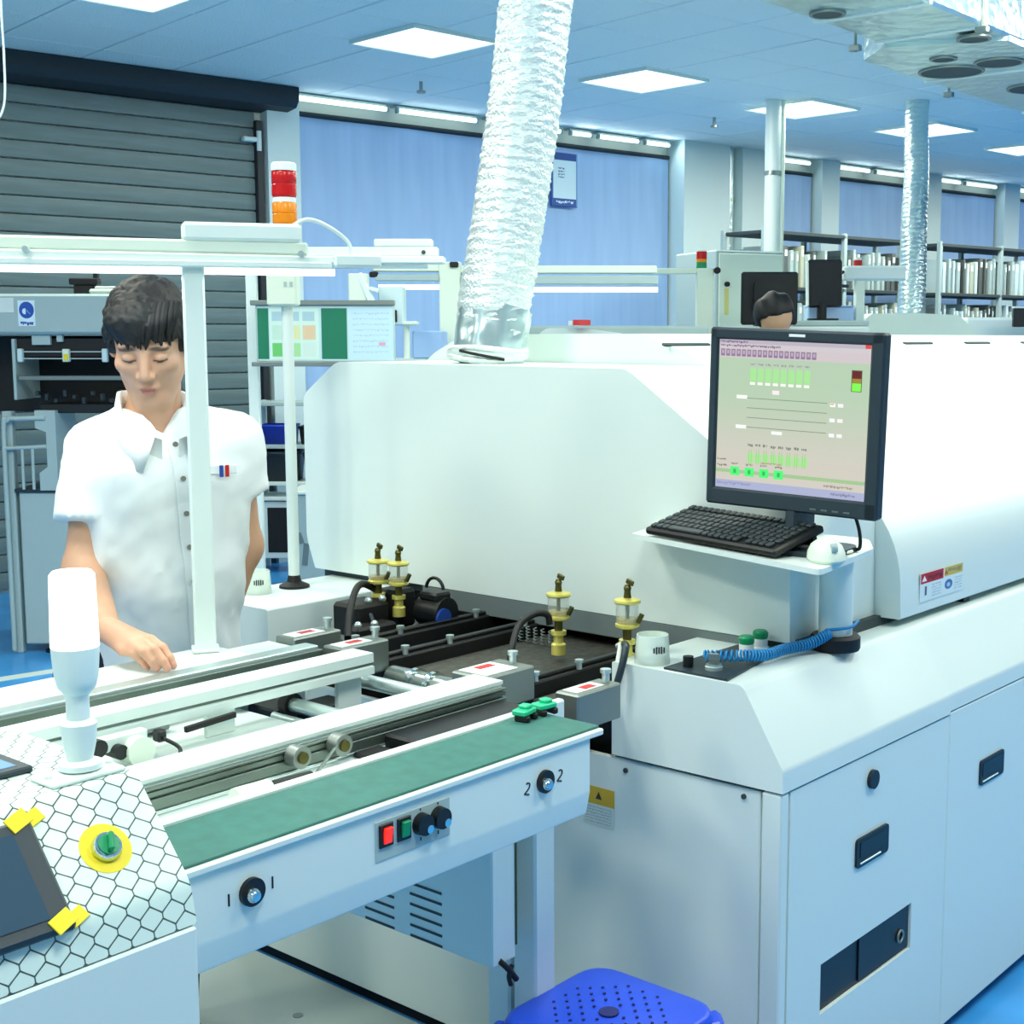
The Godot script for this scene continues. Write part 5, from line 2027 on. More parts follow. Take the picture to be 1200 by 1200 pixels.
	var nd := head.affine_inverse() * (neck + Vector3(0.0, 0.0, 0.0))
	q.cap(Vector3(0, -0.065, -0.030), nd, 0.050, 0.054, 0.03)
	var gh := G()
	gh.xf = head
	q.net(gh, 9, func(p: Vector3) -> Color:
		var c := Color(0.635, 0.355, 0.235)
		if p.z > 0.06:
			var lip := Vector2(p.x / 0.021, (p.y + 0.0700) / 0.0105).length()
			if lip < 1.0: c = c.lerp(Color(0.46, 0.17, 0.14), smoothstep(1.0, 0.6, lip))
			for s: float in [-1.0, 1.0]:
				var e := Vector2((p.x - s * 0.031) / 0.0145, (p.y + 0.0055) / 0.0032).length()
				if e < 1.0: c = Color(0.06, 0.035, 0.03)
				var b := Vector2((p.x - s * 0.033) / 0.022, (p.y - 0.023 + absf(p.x) * 0.10 - 0.002) / 0.0052).length()
				if b < 1.2: c = c.lerp(Color(0.05, 0.035, 0.03), smoothstep(1.2, 0.7, b) * 0.9)
				var k := Vector2((p.x - s * 0.043) / 0.02, (p.y + 0.03) / 0.02).length()
				c = c.lerp(Color(0.60, 0.31, 0.21), clampf(1.0 - k, 0.0, 1.0) * 0.6)
		return c)
	# joined to the body: one skin
	for i in gh.v.size():
		g.v.append(gh.v[i]); g.sg.append(gh.sg[i]); g.uv.append(gh.uv[i]); g.col.append(gh.col[i])
	put("body", g, M["skin"], o)
	# ---- hair
	var hn := FastNoiseLite.new()
	hn.seed = 3
	hn.frequency = 1.0
	var hr := Field.new(Vector3(-0.12, -0.12, -0.14), Vector3(0.12, 0.16, 0.14), 0.004)
	hr.ell(Vector3(0, 0.046, -0.014), Vector3(0.089, 0.090, 0.107), 0.02)
	hr.ell(Vector3(-0.012, 0.072, 0.060), Vector3(0.060, 0.040, 0.040), 0.03)
	for s: float in [-1.0, 1.0]:
		hr.cap(Vector3(s * 0.074, 0.030, 0.022), Vector3(s * 0.075, -0.020, 0.020), 0.013, 0.007, 0.02)
	hr.change(func(p: Vector3, w: float) -> float:
		var l := Vector3(p.x * 60.0 + p.y * 30.0, p.y * 14.0, p.z * 60.0)
		w += 0.0045 * hn.get_noise_3dv(l) + 0.004 * hn.get_noise_3dv(p * 26.0)
		# the face stays free below a ragged fringe
		var line := 0.040 + 0.010 * sin(p.x * 95.0 + 0.8) + 0.008 * hn.get_noise_2d(p.x * 120.0, 4.0)
		line += clampf(absf(p.x) - 0.045, 0.0, 0.1) * -0.9
		var cutf := minf(line - p.y, p.z - 0.034 - clampf(0.02 - p.y, -0.03, 0.05) * 0.2)
		w = maxf(w, cutf)
		w = maxf(w, -0.055 - p.y - clampf(-p.z, 0.0, 0.08) * 0.3)
		if p.z > -0.035 and p.y < -0.012:
			w = maxf(w, -0.012 - p.y + 0.0)
		return w)
	var gq := G()
	gq.xf = head
	hr.net(gq, 11)
	# loose locks over the forehead
	for k in 17:
		var x := -0.060 + k * 0.0074 + rng.randf_range(-0.003, 0.003)
		var zf := sqrt(maxf(0.0, 1.0 - pow(x / 0.085, 2.0)))
		var tip := 0.028 + rng.randf_range(-0.014, 0.010)
		var lean := rng.randf_range(-0.012, 0.008)
		gq.tube(curve([Vector3(x + 0.012, 0.108, 0.045 * zf + 0.012), Vector3(x + 0.006, 0.080, 0.083 * zf + 0.008), Vector3(x + lean * 0.3, 0.052, 0.094 * zf + 0.004), Vector3(x + lean, tip, 0.087 * zf + 0.004)], 4), 0.006, 6, [0.010, 0.0095, 0.009, 0.009, 0.0085, 0.008, 0.0075, 0.007, 0.006, 0.005, 0.004, 0.0025, 0.0008])
	put("hair", gq, M["hair"], o)
	# ---- shirt
	var sf := Field.new(Vector3(1.30, 0.82, -2.84), Vector3(2.00, 1.46, -2.14), 0.0115)
	var ch := Vector3(1.664, 1.265, -2.480)
	var be := Vector3(1.672, 1.060, -2.505)
	var lo := Vector3(1.664, 0.86, -2.535)
	for s: float in [-1.0, 1.0]:
		sf.cap(ch + right * 0.054 * s, be + right * 0.044 * s, 0.110, 0.106, 0.05)
		sf.cap(be + right * 0.044 * s, lo + right * 0.060 * s, 0.106, 0.114, 0.05)
	sf.cap(sl + Vector3(0.01, 0.004, 0), neck + Vector3(-0.010, -0.018, -0.012), 0.060, 0.062, 0.05)
	sf.cap(sr, neck + Vector3(0.015, -0.018, 0.005), 0.060, 0.062, 0.05)
	var ul := el - sl
	var ur := er - sr
	var trunk := sf.d.duplicate()
	sf.cap(sl, sl + ul * 0.75, 0.065, 0.076, 0.035)
	sf.cap(sr, sr + ur * 0.68, 0.064, 0.072, 0.035)
	var wn := FastNoiseLite.new()
	wn.seed = 9
	wn.frequency = 1.0
	var cl := sl + ul * 0.60
	var cr := sr + ur * 0.50
	var nl := ul.normalized()
	var nr := (ur.normalized() + right * 0.15).normalized()
	sf.change(func(p: Vector3, w: float) -> float:
		var s := (p - ch).dot(right)
		var low := clampf((1.28 - p.y) / 0.25, 0.0, 1.0)
		w += 0.010 * low * wn.get_noise_3dv(Vector3(s * 15.0 + p.y * 8.0, p.y * 4.0, p.z * 5.0)) + 0.005 * wn.get_noise_3dv(p * 16.0) + 0.0025 * wn.get_noise_3dv(Vector3(s * 48.0 - p.y * 30.0, p.y * 16.0, p.z * 20.0))
		w += 0.0035 * sin(s * 55.0 + p.y * 26.0) * clampf((1.2 - p.y) * 3.0, 0.0, 1.0) * clampf(1.0 - absf(s + 0.05) * 6.0, 0.0, 1.0)
		# sleeve hems: cut square where the cloth is sleeve and not trunk
		var ix := (p - sf.o) / sf.c
		var away_t := trunk[(roundi(ix.z) * sf.ny + roundi(ix.y)) * sf.nx + roundi(ix.x)] - 0.012
		var hem := minf((p - cl).dot(nl), 0.105 - off_axis(p, sl, el))
		hem = maxf(hem, minf((p - cr).dot(nr), 0.105 - off_axis(p, sr, er)))
		w = maxf(w, minf(hem, away_t))
		# open neck: a round opening and a narrow V down to the first button
		var t := p - neck
		var away := Vector2(t.dot(right), t.dot(fwd))
		if p.y > 1.40:
			w = maxf(w, 0.060 - away.length())
		if away.y > 0.0 and p.y > 1.33:
			w = maxf(w, clampf((p.y - 1.350) * 0.62, -0.05, 0.055) - absf(away.x + 0.004))
		return w)
	var gs := G()
	sf.net(gs, 13)
	put("shirt", gs, M["shirt"], o)
	# collar: a band round the neck that stands up and falls open in front
	var co := G()
	co.begin()
	co.group += 2
	var nk := neck + Vector3(0, 0.010, 0)
	var rows := []
	for k in 41:
		var a := lerpf(-2.98, 2.98, k / 40.0)           # from the first button round the back
		var f2 := smoothstep(1.2, 3.0, absf(a))
		var side := signf(a)
		var dir := -fwd * cos(a) + right * sin(a)
		var r := lerpf(0.062, 0.104, f2)
		var ao := a - side * 0.34 * f2
		var dout := -fwd * cos(ao) + right * sin(ao)
		var top := nk + dir * r + Vector3(0, 0.040 - 0.094 * f2, 0)
		var mid := nk + dout.lerp(dir, 0.6).normalized() * (r + 0.008) + Vector3(0, 0.038 - 0.086 * f2, 0)
		var out := nk + dout * (r + 0.016) + Vector3(0, 0.0 - 0.118 * f2, 0)
		var ins := nk + dir * (r - 0.003) + Vector3(0, 0.0 - 0.094 * f2, 0)
		rows.append([ins, top, mid, out, out - dout * 0.005])
	for k in 40:
		for j in 4:
			co.quad(rows[k][j], rows[k + 1][j], rows[k + 1][j + 1], rows[k][j + 1], co.group)
		co.quad(rows[k][4], rows[k + 1][4], rows[k + 1][0], rows[k][0], co.group + 1)
	co.close()
	put("collar", co, M["shirt"], o)
	# placket, buttons, badge, pocket: laid on the shirt front
	var front_at := func(s: float, y: float) -> Vector3:
		var p := Vector3(ch.x, y, ch.z) + right * s + fwd * 0.22
		for i in 60:
			var at := (p - sf.o) / sf.c
			var kx := clampi(int(at.x), 0, sf.nx - 2)
			var ky := clampi(int(at.y), 0, sf.ny - 2)
			var kz := clampi(int(at.z), 0, sf.nz - 2)
			var v := 0.0
			for dx in 2:
				for dy in 2:
					for dz in 2:
						var wt := (at.x - kx if dx else 1.0 - at.x + kx) * (at.y - ky if dy else 1.0 - at.y + ky) * (at.z - kz if dz else 1.0 - at.z + kz)
						v += wt * sf.d[((kz + dz) * sf.ny + ky + dy) * sf.nx + kx + dx]
			if v < 0.0005:
				break
			p -= fwd * clampf(v * 0.8, 0.0008, 0.02)
		return p
	var pg := G()
	pg.begin()
	pg.group += 2
	var prev := []
	for k in 24:
		var y := lerpf(1.352, 0.90, k / 23.0)
		var s := lerpf(-0.012, 0.030, k / 23.0)
		var p1: Vector3 = front_at.call(s - 0.016, y) + fwd * 0.0025
		var p2: Vector3 = front_at.call(s + 0.016, y) + fwd * 0.0025
		var row := [p1 - fwd * 0.006, p1, p2, p2 - fwd * 0.006]
		if prev.size():
			for j in 3:
				pg.quad(prev[j], prev[j + 1], row[j + 1], row[j], pg.group + j)
		prev = row
	put("placket", pg, M["shirt"], o)
	for y in [1.340, 1.272, 1.200, 1.130, 1.06]:
		var s := lerpf(-0.012, 0.030, (1.352 - y) / 0.452)
		var p: Vector3 = front_at.call(s, y) + fwd * 0.0035
		g = G()
		g.cyl(p, p + fwd * 0.0025, 0.0055, 12)
		put("button", g, M["button"], o)
	var bp: Vector3 = front_at.call(0.070, 1.268)
	var pk := look(bp + fwd * 0.003, right, Vector3.UP)
	g = G()
	g.xf = pk
	g.box(Vector3(0, 0.018, 0), Vector3(0.075, 0.018, 0.003), 0.001)
	put("pocket_flap", g, M["shirt"], o)
	g = G()
	g.xf = pk
	g.box(Vector3(0.004, 0.015, 0.003), Vector3(0.008, 0.024, 0.002), 0.0005)
	put("badge", g, M["blue print"], o)
	g = G()
	g.xf = pk
	g.box(Vector3(0.016, 0.015, 0.003), Vector3(0.008, 0.024, 0.002), 0.0005)
	put("badge_edge", g, M["red plastic"], o)
	# ---- trousers and shoes, hidden by the conveyor from here
	var tf := Field.new(Vector3(1.44, 0.04, -2.74), Vector3(1.90, 1.0, -2.36), 0.016)
	tf.cap(hip - right * 0.07, hip + right * 0.07, 0.104, 0.104, 0.04)
	for s: float in [-1.0, 1.0]:
		var hj := hip + right * (0.066 * s - 0.052) - Vector3(0, 0.05, 0)
		var kn := Vector3(hj.x, 0.48, hj.z) + fwd * 0.02
		var an := Vector3(hj.x, 0.085, hj.z) - fwd * 0.02
		tf.cap(hj, kn, 0.092, 0.068, 0.02)
		tf.cap(kn, an, 0.068, 0.058, 0.02)
	g = G()
	tf.net(g, 15)
	put("trousers", g, M["trousers"], o)
	for s: float in [-1.0, 1.0]:
		var hj := hip + right * (0.066 * s - 0.052)
		var an := Vector3(hj.x, 0.045, hj.z)
		var bf := Field.new(an - Vector3(0.22, 0.06, 0.22), an + Vector3(0.22, 0.12, 0.22), 0.012)
		bf.cap(an - fwd * 0.06, an + fwd * 0.13 - Vector3(0, 0.008, 0), 0.046, 0.040, 0.02)
		bf.change(func(p: Vector3, w: float) -> float: return maxf(w, 0.003 - p.y))
		g = G()
		bf.net(g, 17)
		put("shoe", g, M["shoe"], o)
	second_person()


func off_axis(p: Vector3, a: Vector3, b: Vector3) -> float:
	var d := (b - a).normalized()
	return ((p - a) - d * (p - a).dot(d)).length()


# a man bending over a machine beyond the oven: only the top of his head shows
func second_person() -> void:
	var at := Vector3(6.325, 0, -3.893)
	var o := thing("person", "dark-haired person bent low before the black screens beyond the oven", "person", at)
	var b := Basis(Vector3.UP, deg_to_rad(-50.0))
	var R := b * Vector3.RIGHT
	var F := b * Vector3.BACK
	var f := Field.new(at + Vector3(-0.45, 0, -0.45), at + Vector3(0.45, 1.82, 0.45), 0.022)
	var hd := at + Vector3(0, 1.665, 0) + F * 0.02
	f.ell(hd, Vector3(0.078, 0.108, 0.095), 0.02)
	f.cap(hd - Vector3(0, 0.10, 0), at + Vector3(0, 1.42, 0), 0.054, 0.06, 0.03)
	for s: float in [-1.0, 1.0]:
		var sh := at + Vector3(0, 1.39, 0) + R * 0.16 * s
		f.cap(at + Vector3(0, 1.40, 0), sh, 0.07, 0.06, 0.04)
		f.cap(sh, sh + Vector3(0, -0.27, 0) + F * 0.05, 0.05, 0.042, 0.03)
		f.cap(sh + Vector3(0, -0.27, 0) + F * 0.05, sh + Vector3(0, -0.40, 0) + F * 0.26, 0.042, 0.03, 0.03)
		var hj := at + Vector3(0, 0.9, 0) + R * 0.09 * s
		f.cap(hj, at + Vector3(0, 0.48, 0) + R * 0.09 * s, 0.09, 0.06, 0.03)
		f.cap(at + Vector3(0, 0.48, 0) + R * 0.09 * s, at + Vector3(0, 0.06, 0) + R * 0.09 * s, 0.06, 0.045, 0.03)
		f.cap(at + Vector3(0, 0.05, 0) + R * 0.09 * s, at + Vector3(0, 0.04, 0) + R * 0.09 * s + F * 0.14, 0.045, 0.035, 0.03)
	f.cap(at + Vector3(0, 1.27, 0), at + Vector3(0, 0.95, 0), 0.145, 0.13, 0.05)
	var g := G()
	f.net(g, 5, func(p: Vector3) -> Color:
		return Color(0.55, 0.33, 0.21) if p.y > 1.46 else (Color(0.82, 0.86, 0.86) if p.y > 0.95 else Color(0.05, 0.06, 0.10)))
	put("body", g, M["skin"], o)
	var h := Field.new(hd - Vector3.ONE * 0.16, hd + Vector3.ONE * 0.16, 0.010)
	h.ell(hd + Vector3(0, 0.020, 0) - F * 0.010, Vector3(0.094, 0.112, 0.112), 0.02)
	h.change(func(p: Vector3, w: float) -> float:
		var q := p - hd
		w += 0.006 * sin(q.x * 70.0 + q.z * 50.0)
		return maxf(w, minf(0.004 + q.dot(R) * 0.25 - q.y, q.dot(F) - 0.02)))
	g = G()
	h.net(g, 7)
	put("hair", g, M["hair"], o)


func left_background() -> void:
	# stencil printer behind the man: x right in the picture, z to the camera
	var o := thing("stencil_printer", "grey printing machine with open black mouth behind the man at the left", "machine", Vector3(3.597, 0, -6.252), LOOK_TURN)
	var g := G(o)
	g.span(Vector3(-0.72, 1.572, -0.75), Vector3(0.40, 1.765, 0.02), 0.012)
	put("top_cover", g, M["grey enamel"], o)
	g = G(o)
	g.span(Vector3(-0.50, 1.185, -0.72), Vector3(0.40, 1.565, -0.30), 0.005)
	g.span(Vector3(-0.205, 1.46, -0.30), Vector3(0.38, 1.555, -0.03), 0.005)
	put("mouth", g, M["black rubber"], o)
	g = G(o)
	g.span(Vector3(-0.215, 1.255, -0.30), Vector3(-0.20, 1.55, 0.0), 0.003)
	put("side_plate", g, M["grey enamel"], o)
	g = G(o)
	g.span(Vector3(-0.12, 1.520, -0.035), Vector3(-0.03, 1.572, -0.01), 0.003)
	g.span(Vector3(0.0, 1.535, -0.035), Vector3(0.03, 1.572, -0.01), 0.003)
	put("hanger", g, M["grey enamel"], o)
	g = G(o)
	g.span(Vector3(-0.17, 1.485, -0.03), Vector3(0.24, 1.490, -0.02))
	g.span(Vector3(-0.17, 1.452, -0.03), Vector3(0.24, 1.457, -0.02))
	put("guide_rod", g, M["aluminium"], o)
	for x in [-0.18, 0.23]:
		g = G(o)
		g.box(Vector3(x, 1.47, -0.02), Vector3(0.025, 0.065, 0.03), 0.004)
		put("rod_holder", g, M["column paint"], o)
	g = G(o)
	g.box(Vector3(0.045, 1.47, -0.012), Vector3(0.032, 0.062, 0.03), 0.004)
	put("slider", g, M["cream plastic"], o)
	g = G(o)
	g.box(Vector3(0.048, 1.462, 0.0045), Vector3(0.02, 0.03, 0.004), 0.001)
	put("yellow_mark", g, M["yellow tape"], o)
	g = G(o)
	g.span(Vector3(-0.19, 1.350, -0.06), Vector3(0.36, 1.372, 0.0), 0.003)
	put("squeegee_bar", g, M["dull steel"], o)
	g = G(o)
	for k in 11:
		g.box(Vector3(-0.12 + k * 0.045, 1.285 - (k % 3) * 0.018, -0.06), Vector3(0.018, 0.022 + (k % 2) * 0.012, 0.03), 0.003)
	put("nozzle", g, M["bezel"], o)
	g = G(o)
	g.span(Vector3(-0.10, 1.19, -0.25), Vector3(0.36, 1.235, -0.02), 0.004)
	put("lower_rail", g, M["dark enamel"], o)
	g = G(o)
	g.prism(PackedVector2Array([Vector2(-0.112, 1.205), Vector2(-0.012, 1.205), Vector2(-0.012, 0.815), Vector2(-0.10, 0.815), Vector2(-0.10, 0.90), Vector2(-0.06, 0.93), Vector2(-0.06, 1.10), Vector2(-0.112, 1.12)]), Transform3D(Basis(), Vector3(0, 0, -0.25)), 0.27)
	put("step_cover", g, M["grey enamel"], o)
	g = G(o)
	g.span(Vector3(-0.215, 0.045, -0.70), Vector3(0.34, 0.805, 0.0), 0.006)
	put("cabinet", g, M["grey enamel"], o)
	g = G(o)
	g.span(Vector3(-0.23, 0.805, -0.70), Vector3(0.36, 0.822, 0.015), 0.003)
	put("cabinet_top", g, M["bezel"], o)
	g = G(o)
	for x in [-0.10, 0.02, 0.28]:
		g.cyl(Vector3(x, 0, -0.03), Vector3(x, 0.05, -0.03), 0.012, 10)
		g.cyl(Vector3(x, 0, -0.03), Vector3(x, 0.014, -0.03), 0.03, 12)
	put("levelling_foot", g, M["black rubber"], o)
	g = G(o)
	g.tube(curve([Vector3(-0.265, 0.02, 0.02), Vector3(-0.265, 1.05, 0.02), Vector3(-0.245, 1.155, 0.02), Vector3(-0.19, 1.165, 0.02), Vector3(-0.06, 1.168, 0.02)]), 0.012, 10)
	g.cyl(Vector3(-0.265, 1.02, 0.02), Vector3(-0.06, 1.03, 0.02), 0.010, 10)
	for x in [-0.18, -0.13]:
		g.cyl(Vector3(x, 0.82, 0.02), Vector3(x, 1.02, 0.02), 0.008, 8)
	put("guard_rail", g, M["grey enamel"], o)
	g = G(o)
	g.span(Vector3(-0.28, 0.0, -0.05), Vector3(-0.232, 1.20, 0.0), 0.004)
	put("corner_column", g, M["grey enamel"], o)
	plate("mandatory_sign", Transform3D(Basis(), Vector3(-0.125, 1.672, 0.021)), 0.082, 0.122, printed("mandatory print", mandatory_image()), o)
	plate("pale_label", Transform3D(Basis(), Vector3(-0.245, 1.71, 0.021)), 0.12, 0.07, M["wall paint"], o)
	# things lying on the printer
	var t := thing("hand_tool", "black hand tool lying on top of the grey printing machine", "tool", o.global_transform * Vector3(0.12, 1.765, -0.10), LOOK_TURN)
	g = G(t)
	g.box(Vector3(0, 0.062, 0), Vector3(0.14, 0.032, 0.06), 0.005)
	g.box(Vector3(0.055, 0.094, 0), Vector3(0.022, 0.05, 0.03), 0.004)
	g.box(Vector3(0, 0.023, 0), Vector3(0.10, 0.046, 0.05), 0.005)
	put("body", g, M["black rubber"], t)
	var w := thing("folded_wipe", "folded cream cloth wipe on the printing machine behind the man's head", "cloth", o.global_transform * Vector3(0.235, 1.765, -0.05), LOOK_TURN)
	g = G(w)
	g.box(Vector3(0, 0.012, 0), Vector3(0.13, 0.023, 0.10), 0.008)
	put("lower_fold", g, M["cream plastic"], w)
	g = G(w)
	g.box(Vector3(0.01, 0.030, 0), Vector3(0.10, 0.012, 0.08), 0.005)
	put("upper_fold", g, M["cream plastic"], w)
	# second lamp with the white stand that carries the green board
	var l := thing("overhead_lamp", "second white overhead lamp, on a thin white stand behind the signal light", "work lamp", Vector3(3.059, 0, -3.419), LOOK_TURN)
	g = G(l)
	g.span(Vector3(-0.386, 0.0, -0.015), Vector3(-0.352, 1.80, 0.015), 0.003)
	put("post", g, M["white enamel"], l)
	g = G(l)
	g.span(Vector3(-0.40, 1.812, -0.03), Vector3(0.235, 1.842, 0.02), 0.004)
	g.span(Vector3(-0.40, 1.79, -0.045), Vector3(0.255, 1.812, 0.035), 0.003)
	put("lamp_housing", g, M["white enamel"], l)
	g = G(l)
	g.span(Vector3(0.03, 1.842, -0.03), Vector3(0.218, 1.868, 0.02), 0.005)
	put("ballast_box", g, M["white enamel"], l)
	g = G(l)
	g.cyl(Vector3(-0.36, 1.785, -0.005), Vector3(0.20, 1.785, -0.005), 0.010, 12)
	put("tube", g, M["white paper"], l)
	g = G(l)
	g.cyl(Vector3(0.19, 1.825, 0.02), Vector3(0.19, 1.825, 0.024), 0.007, 10)
	put("screw", g, M["joint"], l)
	var b := thing("notice_board", "green and white notice board hung between the pole and the oven hood", "notice board", Vector3(2.905, 1.436, -3.52), LOOK_TURN)
	g = G(b)
	g.span(Vector3(-0.17, 0.038, -0.006), Vector3(0.275, 0.222, 0.006), 0.003)
	put("backing", g, M["grey enamel"], b)
	plate("print", Transform3D(Basis(), Vector3(0.054, 0.130, 0.006)), 0.436, 0.172, printed("board print", board_image()), b)
	g = G(b)
	g.span(Vector3(-0.185, 0.026, -0.014), Vector3(0.275, 0.040, 0.014), 0.002)
	g.span(Vector3(-0.185, 0.220, -0.014), Vector3(0.275, 0.236, 0.014), 0.002)
	put("rail", g, M["dull steel"], b)
	# bench with bins by the far wall
	var tr := thing("equipment_trolley", "white trolley loaded with bins seen between the man and the oven", "trolley", Vector3(5.80, 0, -7.30), LOOK_TURN)
	g = G(tr)
	for x in [-0.20, 0.34]:
		for z in [-0.3, 0.0]:
			g.span(Vector3(x - 0.015, 0.0, z - 0.015), Vector3(x + 0.015, 1.14, z + 0.015), 0.003)
	put("post", g, M["white enamel"], tr)
	for y in [1.125, 0.845, 0.60, 0.50]:
		g = G(tr)
		g.span(Vector3(-0.22, y - 0.012, -0.32), Vector3(0.36, y + 0.012, 0.02), 0.003)
		put("shelf", g, M["white enamel"] if y < 1.0 and y != 0.845 else M["grey enamel"], tr)
	g = G(tr)
	g.span(Vector3(-0.22, 0.10, -0.32), Vector3(0.36, 0.48, 0.0), 0.004)
	put("case", g, M["white enamel"], tr)
	g = G(tr)
	g.span(Vector3(-0.13, 0.14, -0.001), Vector3(0.02, 0.44, 0.002))
	put("dark_opening", g, M["black rubber"], tr)
	var tb := tr.global_transform
	for q in [[Vector3(-0.06, 0.857, -0.12), Vector3(0.22, 0.13, 0.20), "blue bin", "bright blue storage bin on the trolley's upper shelf", "blue bin"], [Vector3(0.20, 0.857, -0.12), Vector3(0.22, 0.12, 0.20), "black plastic", "black storage box on the trolley beside the blue bin", "dark box"],
			[Vector3(-0.05, 0.612, -0.12), Vector3(0.26, 0.20, 0.22), "bezel", "grey equipment case below the blue bin", "equipment case"], [Vector3(0.22, 0.612, -0.12), Vector3(0.2, 0.19, 0.22), "old brass", "brownish equipment case below the black box", "equipment case"]]:
		var bn := thing(q[4].replace(" ", "_"), q[3], "bin" if "bin" in q[3] else "box", tb * (q[0] as Vector3), LOOK_TURN)
		var s: Vector3 = q[1]
		g = G(bn)
		loft(g, [scaled_box(s.x * 0.9, s.z * 0.9, 0.0, true), scaled_box(s.x * 0.9, s.z * 0.9, 0.0), scaled_box(s.x, s.z, s.y * 0.86), scaled_box(s.x * 1.06, s.z * 1.06, s.y * 0.88), scaled_box(s.x * 1.06, s.z * 1.06, s.y), scaled_box(s.x * 0.96, s.z * 0.96, s.y), scaled_box(s.x * 0.86, s.z * 0.86, 0.012), scaled_box(s.x * 0.86, s.z * 0.86, 0.012, true)])
		put("tub", g, M[q[2]], bn)
	var cab := thing("white_cabinet", "plain white cabinet with a grey scuff beside the oven's rear edge", "cabinet", Vector3(5.453, 0, -6.693), LOOK_TURN)
	g = G(cab)
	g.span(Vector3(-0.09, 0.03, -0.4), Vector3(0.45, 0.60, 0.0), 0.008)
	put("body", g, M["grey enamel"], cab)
	g = G(cab)
	g.span(Vector3(-0.10, 0.60, -0.41), Vector3(0.46, 0.62, 0.012), 0.004)
	put("top", g, M["white enamel"], cab)
	g = G(cab)
	g.span(Vector3(-0.07, 0.0, -0.38), Vector3(0.43, 0.03, -0.02))
	put("plinth", g, M["black rubber"], cab)
	g = G(cab)
	g.box(Vector3(-0.03, 0.33, 0.001), Vector3(0.03, 0.07, 0.003), 0.001, Basis(Vector3.BACK, 0.3))
	g.box(Vector3(0.0, 0.23, 0.001), Vector3(0.035, 0.14, 0.003), 0.001, Basis(Vector3.BACK, -0.1))
	put("scuff", g, M["dull steel"], cab)
	# hanging cord at the photo's left edge
	var hc := thing("hanging_cord", "thin white cord hanging down at the photo's left edge", "cord", Vector3(2.665, 2.33, -4.885))
	g = G()
	g.tube(curve([Vector3(2.70, CEIL, -4.93), Vector3(2.672, 2.762, -4.905), Vector3(2.662, 2.579, -4.885), Vector3(2.653, 2.426, -4.875), Vector3(2.640, 2.359, -4.880), Vector3(2.615, 2.325, -4.895), Vector3(2.58, 2.34, -4.92)]), 0.0045, 8)
	put("cord", g, M["column paint"], hc)


func scaled_box(w: float, d: float, y: float, point := false) -> PackedVector3Array:
	var k := 0.001 if point else 1.0
	return PackedVector3Array([Vector3(-w / 2 * k, y, -d / 2 * k), Vector3(w / 2 * k, y, -d / 2 * k), Vector3(w / 2 * k, y, d / 2 * k), Vector3(-w / 2 * k, y, d / 2 * k)])


